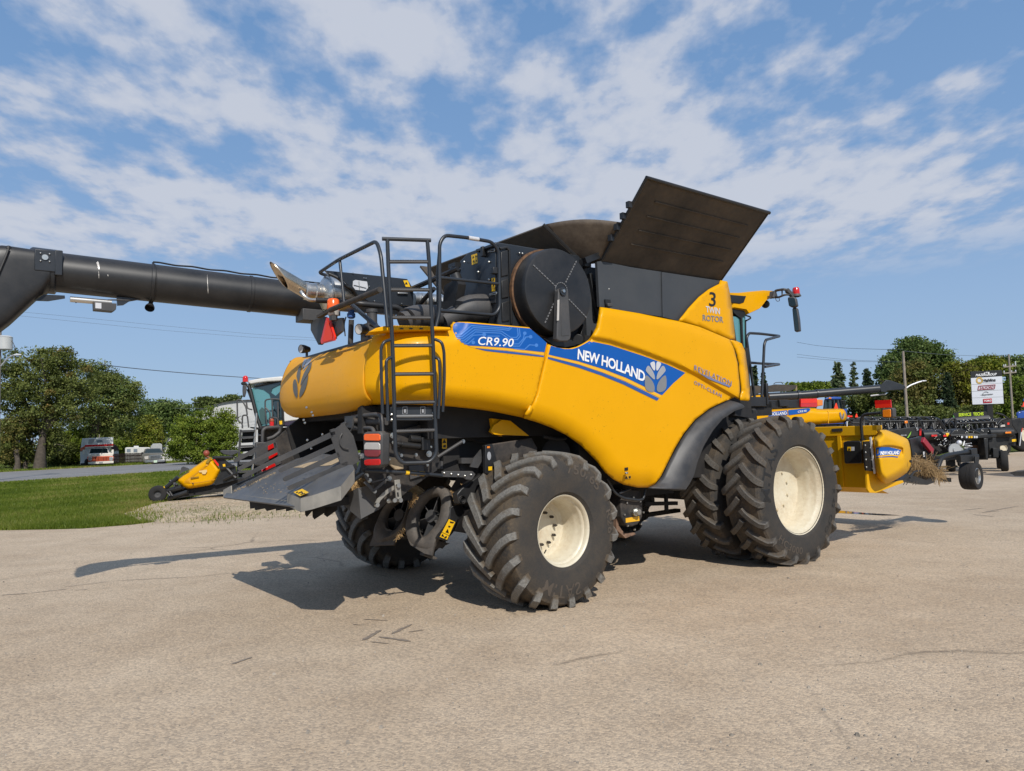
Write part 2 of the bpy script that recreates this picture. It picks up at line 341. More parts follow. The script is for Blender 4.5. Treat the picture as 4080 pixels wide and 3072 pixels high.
def gravel_mat():
    m,nt,b=new_mat('loose_gravel'); co=coords(nt); n1=noise(nt,.5,5,.65,co); n2=noise(nt,9,6,.7,co); v=nd(nt,'ShaderNodeTexVoronoi',Scale=16.); nt.links.new(co,v.inputs['Vector'])
    sx=nt.nodes.new('ShaderNodeSeparateColor'); nt.links.new(v.outputs['Color'],sx.inputs[0])
    c=mixc(nt,ramp(nt,n1,.35,.65),(.44,.325,.20),(.54,.425,.285)); c=mixc(nt,1.,c,ramp(nt,sx.outputs[0],0,1,(.62,.62,.62),(1.3,1.3,1.3)),'MULTIPLY')
    c=mixc(nt,math_(nt,'MULTIPLY',ramp(nt,noise(nt,1.2,5,.7,co),.57,.66),.55),c,(.075,.095,.03)); nt.links.new(c,b.inputs['Base Color']); b.inputs['Roughness'].default_value=.95; bump(nt,b,math_(nt,'ADD',n2,v.outputs['Distance']),.8,.03); return m
def road_mat():
    m,nt,b=new_mat('road_asphalt'); co=coords(nt); n1=noise(nt,.35,5,.6,co); n2=noise(nt,30,4,.7,co)
    c=mixc(nt,ramp(nt,n1,.3,.7),(.20,.192,.185),(.255,.245,.235)); c=mixc(nt,math_(nt,'MULTIPLY',n2,.3),c,(.12,.115,.11)); nt.links.new(c,b.inputs['Base Color']); b.inputs['Roughness'].default_value=.9; bump(nt,b,n2,.4,.01); return m
Mt['grass']=grass_mat(); Mt['lot']=lot_mat(); Mt['gravel']=gravel_mat(); Mt['road']=road_mat()
def wet_mat():
    m,nt,b=new_mat('puddle_water'); b.inputs['Base Color'].default_value=(.035,.03,.025,1); b.inputs['Roughness'].default_value=.04; return m
Mt['wet']=wet_mat()
mb=MB(); mb.grid(lambda u,v:(-900+1800*u,-60+1300*v,0),40,30); struct(mb.build('ground',Mt['grass'],smooth=0))
def ragged(pts, amp, n=14, seed=3):
    rr=random.Random(seed); out=[]
    for i,p in enumerate(pts):
        q=pts[(i+1)%len(pts)]; p=Vector(p[:2]); q=Vector(q[:2]); L=(q-p).length; nn=(q-p).orthogonal().normalized()
        k=max(1,min(n,int(L/.6)))
        for j in range(k):
            o=p.lerp(q,j/k); out.append(o+nn*(rr.uniform(-amp,amp) if j else 0))
    return out
lot=[(-60,-20),(60,-20),(140,60),(140,72)]
e1=[GR('S',*q) for q in((4600,1790),(4075,1800),(3600,1832),(3150,1850),(2600,1885),(2000,1935),(1500,1985),(1290,2040),(900,2064),(640,2078),(520,2092),(330,2107),(0,2114),(-700,2150),(-2500,2330))]
LOT=ragged([Vector((p[0],p[1])) for p in lot]+[Vector((p.x,p.y)) for p in e1],.10,40)
sheet('parking_lot',LOT,.004,Mt['lot'])
# gravel apron under the far combine and its header, slightly mounded
def mound(name,pts,z0,hgt,mat,step=.35,amp=.12):
    poly=ragged(pts,amp,30,5); n=len(poly); xs=[p.x for p in poly]; ys=[p.y for p in poly]
    P=[Vector((p.x,p.y)) for p in poly]; E_=[(i,(i+1)%n) for i in range(n)]
    x=min(xs)
    while x<max(xs):
        y=min(ys)
        while y<max(ys):
            P.append(Vector((x+random.uniform(-.05,.05),y+random.uniform(-.05,.05)))); y+=step
        x+=step
    V,_,F,_,_,_=delaunay_2d_cdt(P,E_,[list(range(n))],1,1e-5)
    def dd(p): return min((p-intersect_point_line(p,poly[i],poly[(i+1)%n])[0].to_2d()).length if 0<=intersect_point_line(p,poly[i],poly[(i+1)%n])[1]<=1 else (p-poly[i]).length for i in range(n))
    mb=MB(); mb.add([(v.x,v.y,z0+hgt*min(1,dd(v)/1.2)**1.3*(.7+.3*math.sin(v.x*1.7)*math.sin(v.y*1.3))) for v in V],[tuple(f) for f in F]); return struct(mb.build(name,mat,smooth=60))
mound('gravel_apron',[Vector(GR('W',*q)[:2]) for q in((262,1112),(330,1089),(420,1074),(520,1052),(640,1036),(900,1012),(1020,1012),(1000,1060),(860,1105),(705,1112),(560,1120),(420,1128),(300,1128))],.008,.09,Mt['gravel'])
# road across the front of the grass verge
def strip(name,pa,pb,z,mat): 
    return sheet(name,[*(Vector(p[:2]) for p in pa),*(Vector(p[:2]) for p in reversed(pb))],z,mat)
ra=GR('W',0,1041); rb=GR('W',620,1000); far_a=GR('W',0,1020.5); dirv=(rb-ra).normalized()
nrm=Vector((-dirv.y,dirv.x,0)); wroad=(far_a-ra).dot(nrm)
def roadline(o,a,b): return [ra+nrm*o+dirv*a, ra+nrm*o+dirv*b]
strip('road_shoulder',roadline(-1.1,-90,260),roadline(wroad+.7,-90,260),.003,Mt['gravel'])
strip('road',roadline(0,-90,260),roadline(wroad,-90,260),.007,Mt['road'])
pw=surf('road_line_paint',(.60,.60,.58),.7,dust=.4,dustc=(.25,.24,.22),scale=8)
oo=(GR('W',0,1034.6)-ra).dot(nrm)
strip('road_marking',roadline(oo,-90,260),roadline(oo+.16,-90,260),.011,pw)
# puddles on the lot
def puddle(c,pts,seed,z=.008):
    p=[GR(c,*q) for q in pts]; P=ragged([Vector((q.x,q.y)) for q in p],.05,10,seed); sheet('puddle',P,z,Mt['wet'])
damp=surf('damp_asphalt',(.115,.092,.070),.6,var=.2,scale=5)
def damps(c,pts,seed,z=.006):
    p=[GR(c,*q) for q in pts]; sheet('damp_patch',ragged([Vector((q.x,q.y)) for q in p],.10,12,seed),z,damp)
puddle('H',((310,1535),(350,1532),(450,1540),(560,1552),(700,1560),(850,1571),(700,1572),(520,1562),(400,1556),(310,1550)),4)
puddle('M',((2000,985),(2080,965),(2300,955),(2500,960),(2500,1030),(2250,1030),(2080,1025)),6)
damps('M',((1600,1000),(1850,985),(2000,975),(2120,948),(2500,925),(2600,1060),(2100,1040),(1800,1020)),8)
damps('M',((1050,1000),(1250,985),(1300,1000),(1500,990),(1680,965),(1700,985),(1500,1010),(1200,1018)),9)
puddle('M',((1050,905),(1150,882),(1290,880),(1310,905),(1150,912)),10)
# faint damp tread prints left on the chip seal
tm=surf('damp_tread_print',(.235,.190,.148),.8,var=.25,scale=30)
mb=MB()
def print_bar(c,a,b,w):
    p=GR(c,*a);q=GR(c,*b);t=(q-p);n=Vector((-t.y,t.x,0)).normalized()*w
    rr=random.Random(int(a[0])); m=7
    up=[p.lerp(q,k/m)+n*rr.uniform(.5,1.)*(1 if 0<k<m else .25) for k in range(m+1)]; dn=[p.lerp(q,k/m)-n*rr.uniform(.5,1.)*(1 if 0<k<m else .25) for k in range(m,-1,-1)]
    mb.add([(v.x,v.y,.0085) for v in up+dn],[tuple(range(2*m+2))])
for a,b,w in (((783,1385),(824,1362),.028),((818,1377),(888,1387),.024),((846,1371),(890,1350),.026),((785,1339),(838,1342),.012),((881,1367),(918,1362),.012),((800,1388),(840,1392),.01),((500,1437),(545,1421),.018),((762,1350),(780,1352),.008),((1530+600,1106),(2200,1094),.02),((2120,1108),(2160,1104),.02),((2100,1112),(2150,1117),.02),((2080,1103),(2125,1098),.02),((0,1287),(60,1283),.016),((60,1283),(150,1273),.012),((160,1276),(190,1275),.012),((240,1256),(420,1247),.01),((420,1247),(660,1223),.009),((130,1270),(240,1257),.01)):
    print_bar('W',a,b,w)
o=mb.build('tread_prints',tm,smooth=0); struct(o)

# loose chips lying on the worn surface
rs_=random.Random(77); mb=MB()
for _ in range(900):
    g_=GR('W',rs_.uniform(-40,2250),1160+500*rs_.random()**1.3); r_=rs_.uniform(.004,.011)*(1 if rs_.random()<.95 else 2.)
    v_=[Vector((rs_.uniform(.6,1.2)*math.cos(a)*r_,rs_.uniform(.6,1.2)*math.sin(a)*r_,0)) for a in (0,1.25,2.5,3.8,5.)]; b_=Vector((g_.x,g_.y,.0035)); mb.add([b_+q for q in v_]+[b_+q*.55+Vector((0,0,r_*.8)) for q in v_],[(0,1,6,5),(1,2,7,6),(2,3,8,7),(3,4,9,8),(4,0,5,9),(5,6,7,8,9)])
o=mb.build('loose_chips',surf('stone_chips',(.30,.26,.21),.9,var=.6,scale=9),smooth=0); o['kind']='stuff'; tag(o,'small loose stone chips scattered over the worn lot','gravel')
# ================================================================== the yellow combine in front
COMB = tag(empty('combine_harvester', ORG, math.pi/2-AZ), 'yellow rear-quarter combine harvester with raised black tank covers, standing on big cream-rimmed wheels', 'combine harvester')
BV = {}
def bvh(name, mb): BV[name] = BVHTree.FromPolygons([Vector(v) for v in mb.v], mb.f)
def hit2(bv, q, cen):
    h=hit(bv,q)
    if h is not None: return h
    a=Vector(q[:2]); c=Vector(cen[:2])
    for k in range(1,26):
        m=a.lerp(c,k/26); h=hit(bv,(m.x,m.y))
        if h is not None:
            d=rayc(q).normalized(); t=(h[0]-CAMC).dot(h[1])/d.dot(h[1]); return CAMC+d*t,h[1],d
    return None
def hit(bv, q):
    d = rayc(q).normalized(); h = BV[bv].ray_cast(CAMC, d)
    if h[0] is None: return None
    n = h[1] if h[1].dot(d) < 0 else -h[1]
    return h[0], n, d
def SP(lst): return [px(*a) for a in lst]
def dens(P, step, closed=True):
    out=[]; n=len(P)
    for i in range(n if closed else n-1):
        a=Vector(P[i]); b=Vector(P[(i+1)%n]); k=max(1,int((b-a).length/step))
        out += [a.lerp(b,j/k) for j in range(k)]
    if not closed: out.append(Vector(P[-1]))
    return out
def smoothpoly(P, it=1, keep=()):
    P=[Vector(p) for p in P]
    for _ in range(it):
        Q=[]; n=len(P)
        for i in range(n):
            a=P[i]; b=P[(i+1)%n]; Q+=[a*.75+b*.25,a*.25+b*.75]
        P=Q
    return P
def tri(P, step):
    n=len(P); xs=[p.x for p in P]; ys=[p.y for p in P]; V=list(P)
    if step:
        H_={}
        for b in P: H_.setdefault((int(b.x//step),int(b.y//step)),[]).append(b)
        x=min(xs)+step/2; r=0
        while x<max(xs):
            y=min(ys)+step/2+(r%2)*step/2
            while y<max(ys):
                q=Vector((x,y));                 ix,iy=int(x//step),int(y//step)
                if not any((b-q).length<.72*step for hx in(-1,0,1) for hy in(-1,0,1) for b in H_.get((ix+hx,iy+hy),())): V.append(q)
                y+=step
            x+=step*.866; r+=1
    o=delaunay_2d_cdt(V,[],[list(range(n))],1,1e-4)
    return o[0],o[2]
def seg_d(p, a, b):
    ab=b-a; t=max(0,min(1,(p-a).dot(ab)/max(1e-9,ab.length_squared))); return (p-(a+ab*t)).length
def smooth01(t): t=max(0,min(1,t)); return t*t*(3-2*t)
def panel(name, lst, bv, mat, rolls=(), step=13, off=0., th=.025, parent=None, register=None, smooth=40, sm=0):
    P=SP(lst) if not isinstance(lst[0],Vector) else lst
    if sm: P=smoothpoly(P,sm)
    V,F=tri(dens(P,step),step); rl=[]
    for k,line,w,d in rolls: rl.append((k,[Vector(p) for p in SP(line)],w,d))
    vs=[]; ok={}; cen_=sum((Vector(p[:2]) for p in P),Vector((0,0)))/len(P)
    for i,v in enumerate(V):
        h=hit2(bv,(v.x,v.y),cen_)
        if h is None: continue
        p,n,d=h; ins=-off
        for k,L,w,dep in rl:
            if k=='in':
                dist=min(seg_d(v,L[j],L[j+1]) for j in range(len(L)-1))
                if dist<w: ins+=dep*(1-dist/w)**2
            elif k=='crease':
                xx=v.x
                if xx<L[0].x: yy=L[0].y+(xx-L[0].x)*(L[1].y-L[0].y)/(L[1].x-L[0].x)
                else:
                    yy=L[-1].y
                    for j in range(len(L)-1):
                        if L[j].x<=xx<=L[j+1].x: yy=L[j].y+(L[j+1].y-L[j].y)*(xx-L[j].x)/(L[j+1].x-L[j].x)
                ins-=dep*smooth01((yy-v.y)/w)
        p=p+d*(ins/max(.25,-d.dot(n)))
        ok[i]=len(vs); vs.append(p)
    fs=[tuple(ok[i] for i in f) for f in F if all(i in ok for i in f)]
    mb=MB(); mb.add(vs,fs)
    # outward orientation
    fo=[]
    for f in mb.f:
        a,b,c=(Vector(mb.v[i]) for i in f[:3]); nn=(b-a).cross(c-a)
        fo.append(f if nn.dot(CAMC-a)>0 else tuple(reversed(f)))
    mb.f=fo
    if register: bvh(register,mb)
    return mb.build(name,mat,parent or COMB,smooth=smooth,solid=th,recalc=False)
def decal(name, lst, bv, mat, off=.003, step=16, parent=None, sm=0):
    return panel(name,lst,bv,mat,step=step,off=off,th=0,parent=parent,sm=sm)
_tc={}
def text2d(s, bold=0., spacing=1.):
    k=(s,bold,spacing)
    if k not in _tc:
        cu=bpy.data.curves.new('lettering','FONT'); cu.body=s; cu.size=1; cu.offset=bold; cu.space_character=spacing; cu.resolution_u=3
        ob=bpy.data.objects.new('lettering',cu); COL.objects.link(ob)
        me=bpy.data.meshes.new_from_object(ob.evaluated_get(bpy.context.evaluated_depsgraph_get()))
        V=[(v.co.x,v.co.y) for v in me.vertices]; F=[tuple(p.vertices) for p in me.polygons]
        bpy.data.objects.remove(ob); bpy.data.curves.remove(cu); bpy.data.meshes.remove(me)
        x0=min(v[0] for v in V); x1=max(v[0] for v in V)
        V=[((x-x0)/(x1-x0),y/.70) for x,y in V]   # cap height about .70
        _tc[k]=(V,F)
    return _tc[k]
def text(name, s, p0, p1, up, bv, mat, bold=.01, off=.006, spacing=1., parent=None, warp=None):
    """letters between two photo points; up = photo vector of the cap height"""
    V,F=text2d(s,bold,spacing); a=Vector(px(*p0)); b=Vector(px(*p1)); sc=CROP[p0[0]][2]; u=Vector(up)/sc
    vs=[];ok={}
    for i,(x,y) in enumerate(V):
        q=a.lerp(b,x)+u*y
        if warp: q=q+Vector(warp(x))/sc
        h=hit(bv,(q.x,q.y))
        if h is None: continue
        ok[i]=len(vs); vs.append(h[0]+h[1]*off)
    mb=MB(); mb.add(vs,[tuple(ok[i] for i in f) for f in F if all(i in ok for i in f)])
    return mb.build(name,mat,parent or COMB,smooth=0,recalc=False)
def leaf_logo(name, c, cx_, cy_, w, h, bv, mats, off=.007, skew=0., parent=None):
    """five rounded leaf blades fanned over a stem"""
    def blade(pts): return pts
    L=[]
    def ell(a,b,bul0,bul1,n=10):
        a=Vector(a);b=Vector(b);t=b-a;nn=Vector((-t.y,t.x)); up=[];dn=[]
        for k in range(n+1):
            s=k/n; e=math.sin(math.pi*s)**.75; up.append(a+t*s+nn*bul0*e); dn.append(a+t*s-nn*bul1*e)
        return up+list(reversed(dn))[1:-1]
    sh=[([(0,.02),(-.30,-.10)],), ]
    blades=[[(-.04,-.5),(-.47,-.42),(-.50,-.10),(-.44,.12),(-.06,-.18)],   # lower left (v up)
            [(.04,-.5),(.47,-.42),(.50,-.10),(.44,.12),(.06,-.18)],
            [(-.035,-.12),(-.42,.17),(-.46,.24),(-.34,.40),(-.16,.24),(-.04,.06)],
            [(.035,-.12),(.42,.17),(.46,.24),(.34,.40),(.16,.24),(.04,.06)],
            [(-.02,.13),(-.28,.43),(-.16,.49),(-.02,.5)],
            [(.02,.13),(.28,.43),(.16,.49),(.02,.5)]]
    o=None
    for i,bl in enumerate(blades):
        P=[]
        for x,y in bl: P.append((c,cx_+x*w+skew*y,cy_-y*h))
        P=smoothpoly(SP(P),2)
        o=panel(name,P,bv,mats[min(len(mats)-1,i//2)],step=14,off=off,th=0,parent=parent)
    return o
# ---- construction wall: straight flank, then a squarish sweep round the tail
NQ=4.2; XA=-4.05; AX=1.60; HW=1.72
def plan(th):                       # th 0..pi, right flank -> tail -> left flank
    s=math.sin(th); c=math.cos(th)
    return XA-AX*max(0,s)**(2/NQ), -HW*math.copysign(abs(c)**(2/NQ),c)
path=[(x,-HW) for x in np.linspace(.8,XA,30)[:-1]]+[plan(t) for t in np.linspace(0,math.pi,61)]+[(x,HW) for x in np.linspace(XA,.8,30)[1:]]
wall=MB(); wall.grid(lambda u,v:(*path[min(len(path)-1,int(round(u*(len(path)-1))))],.3+5*v),len(path),2); bvh('wall',wall)
# ---- panels of the right flank
crease=[('E',858,1112),('E',1000,1140),('E',1200,1205),('E',1400,1282),('E',1540,1350),('E',1700,1445),('E',1818,1512)]
low=[('E',450,1607),('F',505,293),('F',600,322),('F',700,360),('F',800,410),('F',900,480),('F',960,540),('F',1010,590),('F',1070,670),('F',1130,720),('F',1200,755),('F',1300,776),('F',1370,775)]
front=[('E',930,905),('E',1000,915),('E',1180,945),('E',1300,970),('E',1430,995),('E',1560,1030),('E',1750,1110),('E',1778,1170),('E',1800,1260),('E',1812,1380),('E',1815,1440),('E',1806,1488),('E',1780,1475),('E',1740,1490),
  ('F',1935,162),('F',1860,195),('F',1800,225),('F',1700,302),('F',1620,400),('F',1560,500),('F',1510,600),('F',1460,700),('F',1420,750),('F',1370,775),
  *reversed(low[1:-1]),('E',452,1607),('E',470,1585),('E',500,1550),('E',540,1450),('E',568,1330),('E',590,1240),('E',607,1140),
  ('E',640,1153),('E',690,1165),('E',740,1167),('E',790,1155),('E',830,1135),('E',860,1112),('E',885,1080),('E',905,1035),('E',918,990),('E',923,950)]
panel('front_side_panel',front,'wall',Mt['yellow'],rolls=[('in',low,80,.10),('crease',crease,24,.050),('in',[('E',450,1607),('E',500,1550),('E',540,1450),('E',568,1330),('E',590,1240),('E',607,1140)],14,.008),('in',[('E',930,905),('E',1180,945),('E',1430,995),('E',1750,1110)],40,.025),('in',[('E',860,1112),('E',905,1035),('E',930,905)],24,.05)],step=7.5,register='front')
upper=[('E',1430,992),('E',1462,955),('E',1495,912),('E',1560,842),('E',1620,795),('E',1688,757),('E',1692,737),('E',1735,745),('E',1748,800),('E',1767,930),('E',1787,1112),('E',1750,1107),('E',1560,1027)]
panel('tank_corner_panel',upper,'wall',Mt['yellow'],off=-.02,step=14,register='corner',rolls=[('in',[('E',1690,737),('E',1748,760),('E',1767,930),('E',1787,1112)],30,.05)])
strip_=[('E',1752,1112),('E',1790,1118),('E',1825,1135),('E',1848,1185),('E',1868,1330),('E',1880,1450),('E',1876,1490),('E',1868,1497),('E',1817,1492),('E',1824,1440),('E',1820,1370),('E',1808,1260),('E',1785,1170)]
panel('front_edge_panel',strip_,'wall',Mt['yellow'],off=.01,step=11,rolls=[('in',[('E',1790,1118),('E',1848,1185),('E',1868,1330),('E',1880,1450)],26,.06),('in',[('E',1752,1112),('E',1785,1170),('E',1808,1260),('E',1824,1440)],6,.02)])
rbot=[('E',445,1605),('C',2070,1535),('C',1850,1490),('C',1700,1468),('C',1500,1447),('C',1350,1438),('C',1200,1432),('C',1000,1431),('C',838,1433)]
rear=[('C',895,858),('C',1010,850),('C',1150,845),('C',1330,843),('C',1500,833),('C',1510,800),('C',1535,775),('C',1570,768),('C',1640,770),('C',1900,792),('C',2130,813),('E',490,1037),('E',520,1065),('E',560,1100),('E',602,1135),('E',590,1190),('E',585,1240),('E',563,1330),('E',535,1450),('E',495,1550),('E',465,1585),*rbot,
  ('C',820,1400),('C',803,1330),('C',798,1200),('C',817,1050),('C',852,930)]
panel('rear_side_panel',rear,'wall',Mt['yellow'],rolls=[('in',rbot,85,.17),('in',[('C',838,857),('C',1500,833),('C',1560,770)],62,.10),('in',[('E',602,1135),('E',585,1240),('E',563,1330),('E',495,1550)],14,.008)],step=8,register='rear')
panel('seam_strip',[('E',585,1140),('E',618,1146),('E',606,1240),('E',584,1330),('E',556,1450),('E',508,1565),('E',482,1590),('E',462,1580),('E',482,1550),('E',520,1450),('E',548,1330),('E',570,1240)],'wall',Mt['yellow'],off=-.02,step=14)
# raised bead along the tail seam and step ledge at the ladder
# ---- tail hood, swept round the back
def solve_theta(q):
    h=hit('wall',q)[0]; return min(np.linspace(0,math.pi/2,400),key=lambda t:(plan(t)[0]-h.x)**2+(plan(t)[1]-h.y)**2)
TH0=solve_theta(px('C',806,1180))
ZB0=hit('wall',px('C',838,1425))[0].z+.045; ZT0=hit('wall',px('C',893,862))[0].z+.02
def hoodpt(u,v):
    th=TH0+(math.pi-2*TH0)*u; x,y=plan(th); x2,y2=plan(th+1e-3); t=Vector((x2-x,y2-y,0)).normalized(); nn=Vector((t.y,-t.x,0))
    if nn.dot(Vector((x+3,y,0)))<0: nn=-nn
    e=math.sin(math.pi*u)**.7; zb=ZB0+(2.045-ZB0)*e; zt=ZT0+(2.80-ZT0)*e; H=zt-zb
    pr=[(.34,.06),(.22,.02),(.11,.0),(.05,.05),(.015,.13),(.0,.24),(.005,.36),(.03,.50),(.075,.63),(.135,.75),(.21,.86),(.30,.95),(.40,1.0),(.50,1.01)]
    k=v*(len(pr)-1); i=min(int(k),len(pr)-2); f=k-i
    ins=pr[i][0]*(1-f)+pr[i+1][0]*f; zz_=pr[i][1]*(1-f)+pr[i+1][1]*f
    sc=(.85+.15*e) if v<.35 else .45+.55*e
    p=Vector((x,y,zb+H*zz_))-nn*ins*sc
    return p
hd=MB(); hd.grid(hoodpt,64,34); bvh('hood',hd); hd.build('tail_hood',Mt['yellow_dusty'],COMB,smooth=50,solid=.02,offs=0)
# ---- mirror of the flank for the far side (seen only from elsewhere)
def mirror_side():
    mb=MB()
    P=[(-5.0,2.0),(-3.7,1.93),(-3.2,1.75),(-2.7,1.2),(-2.3,1.1),(-1.9,1.2),(-1.5,1.8),(-.9,2.1),(-.2,2.2),(-.2,2.6),(-.5,3.7),(-1.2,3.2),(-2.9,3.2),(-3.1,2.8),(-5.0,2.85)]
    mb.prism([(x,1.70,z) for x,z in P],(0,.03,0)); mb.build('far_side_panel',Mt['yellow'],COMB,bev=.01)
mirror_side()
# ---- dark machinery core behind the panels
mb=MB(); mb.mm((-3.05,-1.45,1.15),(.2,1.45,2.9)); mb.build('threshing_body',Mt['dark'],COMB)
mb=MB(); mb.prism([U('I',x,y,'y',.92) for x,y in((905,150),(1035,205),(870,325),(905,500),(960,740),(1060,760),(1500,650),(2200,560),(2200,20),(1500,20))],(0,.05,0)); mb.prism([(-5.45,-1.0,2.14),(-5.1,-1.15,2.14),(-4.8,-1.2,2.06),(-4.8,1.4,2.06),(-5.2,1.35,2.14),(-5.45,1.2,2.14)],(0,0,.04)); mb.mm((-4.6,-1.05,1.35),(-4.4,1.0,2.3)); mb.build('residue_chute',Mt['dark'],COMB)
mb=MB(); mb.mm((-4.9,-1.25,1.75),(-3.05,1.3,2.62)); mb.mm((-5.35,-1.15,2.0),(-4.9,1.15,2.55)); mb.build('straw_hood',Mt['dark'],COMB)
mb=MB(); mb.mm((-5.35,-1.30,2.60),(-2.9,1.45,2.80)); mb.build('engine_deck',Mt['black'],COMB)
# ---- grain tank
mb=MB(); mb.mm((-2.86,-1.45,2.9),(-.3,1.62,3.72)); mb.build('grain_tank',Mt['tank'],COMB)
tk=[('E',915,620),('E',940,617),('E',1130,655),('E',1318,684),('E',1324,967),('E',1180,944),('E',1000,915),('E',930,903)]
panel('tank_side_plate',tk,'wall',Mt['tank'],off=-.09,step=60,th=.04,smooth=0)
tk2=[('E',1322,685),('E',1500,712),('E',1688,740),('E',1686,758),('E',1620,796),('E',1560,843),('E',1495,913),('E',1462,956),('E',1430,993),('E',1328,968)]
panel('tank_side_plate',tk2,'wall',Mt['tank'],off=-.075,step=60,th=.04,smooth=0)
mb=MB()
for a in(('E',988,793),('E',1376,775),('E',1366,922)): p=U(*a,'y',-1.625); mb.sphere(p,.012,8,6)
mb.build('plate_bolts',Mt['zinc'],COMB)
mb=MB(); mb.prism(UU('E',[(967,857),(1000,860),(1002,900),(970,895)],'y',-1.655),(0,.02,0)); mb.build('latch_recess',Mt['ink'],COMB)
mb=MB(); mb.beam(U('E',978,893,'y',-1.68),U('E',1008,893,'y',-1.68),.03,.04); mb.build('latch',Mt['gray'],COMB,bev=.006)
# opened tank covers
hz0,hz1=Vector((-2.74,-1.60,3.74)),Vector((-.55,-1.60,3.74)); top0=U('E',1228,92,'y',-2.4); top1=U('E',1995,312,'y',-2.4)
fl=MB(); e1_=top0-hz0; e2_=hz1-hz0; nn=e2_.cross(e1_).normalized()
def flp(s,t,d=0): return hz0.lerp(hz1,s)*(1-t)+top0.lerp(top1,s)*t + nn*d
fl.add([flp(s,t,d) for d in(0,-.03) for s,t in((0,0),(1,0),(1,1),(0,1))],[(0,1,2,3),(7,6,5,4),(0,4,5,1),(1,5,6,2),(2,6,7,3),(3,7,4,0)])
flap=fl.build('tank_cover',Mt['tank_in'],COMB,bev=.006)
mb=MB(); sgn=1 if nn.dot(CAMC-flp(.5,.5))>0 else -1
for t in(.28,.45,.62,.79):
    mb.beam(flp(.13,t,sgn*.010),flp(.9,t-.0,sgn*.010),.012,.018,nn)
mb.build('pressed_ribs',Mt['tank_in'],flap)
mb=MB(); mb.tube([flp(-.005,1.0),flp(1.008,1.0)],.022,8); mb.tube([flp(0,.02),flp(0,1.0)],.02,8); mb.tube([flp(1,.02),flp(1,1.)],.012,8)
for k in range(4): mb.box(flp(-.02,.30+.13*k),(.05,.05,.07))
mb.build('cover_edge',Mt['black'],flap,smooth=40)
# gusset cloth between the covers and the rear cover
Ar=U('E',580,388,'x',-3.35); Cn=U('E',830,600,'y',-1.5); Bf=flp(0,.49)
rb0=Ar+Vector((.02,2.6,.05)); hn=Vector((-2.84,1.5,3.74)); hn0=Vector((-2.84,-1.45,3.74))
mb=MB(); mb.add([Ar,rb0,hn,hn0],[(0,1,2,3)]); mb.build('rear_cover',Mt['tank_in'],COMB,smooth=0,solid=.03)
def gus(u,v):
    top=Ar.lerp(Bf,u)+Vector((0,0,.05*math.sin(math.pi*u)))
    a=hn0.lerp(hz0,u); q=a.lerp(top,v); return q-Vector((.10,-.10,0))*math.sin(math.pi*v)*math.sin(math.pi*u)*1.6
mb=MB(); mb.grid(gus,14,10); 
Mt['cloth']=surf('brown_gusset_cloth',(.055,.038,.026),.55,var=.25,dust=.3,scale=3)
mb.build('cover_gusset',Mt['cloth'],COMB,smooth=60,solid=.01)
mb=MB(); mb.add([hn,hn+Vector((2.3,0,0)),hn+Vector((2.3,.6,.7)),hn+Vector((-.2,.6,.7))],[(0,1,2,3)]); mb.add([(-.5,-1.45,3.74),(-.5,1.5,3.74),(.0,1.5,4.3),(.0,-1.45,4.3)],[(0,1,2,3)])
mb.build('far_covers',Mt['tank_in'],COMB,smooth=0,solid=.03)
mb=MB(); mb.tube([Ar+Vector((-.01,0,0)),hn0],.022,6); mb.tube([U('E',905,590,'y',-1.6),U('E',1000,450,'y',-1.75),Bf],.018,6); mb.beam(U('E',835,615,'y',-1.6),U('E',925,580,'y',-1.6),.06,.07)
mb.build('cover_hinge_arms',Mt['black'],COMB)
# ---- blue graphics
d1=[('C',1527,800),('C',1545,782),('C',1572,776),('C',1640,779),('C',1900,801),('C',2125,820),('E',487,1045),('E',520,1075),('E',560,1108),('E',597,1138),('E',583,1190),('E',400,1170),('E',250,1160),('E',120,1148),('E',60,1125),('E',28,1090),('E',10,1050),('E',8,1025),('E',14,1010)]
d1=[('L',575,1080),('L',605,1063),('L',680,1066),('L',800,1077),('L',1100,1102),('L',1415,1130),('L',1480,1185),('L',1540,1235),('L',1598,1287),('L',1575,1392),('L',1400,1372),('L',1150,1342),('L',900,1325),('L',735,1318),('L',660,1280),('L',600,1225),('L',570,1160),('L',565,1110)]
decal('blue_graphic',d1,'rear',Mt['blue'],off=.003)
decal('stripe',[('L',735,1324),('L',900,1331),('L',1150,1349),('L',1400,1379),('L',1573,1400),('L',1571,1424),('L',1400,1401),('L',1150,1372),('L',900,1352),('L',770,1340)],'rear',Mt['gold'],off=.003)
decal('stripe',[('L',800,1346),('L',900,1356),('L',1150,1378),('L',1400,1408),('L',1570,1430),('L',1566,1446),('L',1400,1428),('L',1150,1402),('L',930,1378)],'rear',Mt['navy'],off=.0035)
def pxline(pts,w,c):
    """ribbon outline (photo points) of a bent line of width w"""
    P=[Vector(p) for p in pts]; up=[];dn=[]
    for i,p in enumerate(P):
        a=P[max(0,i-1)];b=P[min(len(P)-1,i+1)]; t=(b-a).normalized(); n=Vector((-t.y,t.x))*w/2
        if 0<i<len(P)-1:
            t1=(p-a).normalized(); n1=Vector((-t1.y,t1.x)); k=n.normalized().dot(n1); n=n/max(.5,k)
        up.append(p+n); dn.append(p-n)
    return [(c,*q) for q in up+dn[::-1]]
def ribbon(name,pts,w,c,bv,mat,off,parent=None):
    q=pxline(pts,w,c); decal(name,q,bv,mat,off=off,step=12,parent=parent)
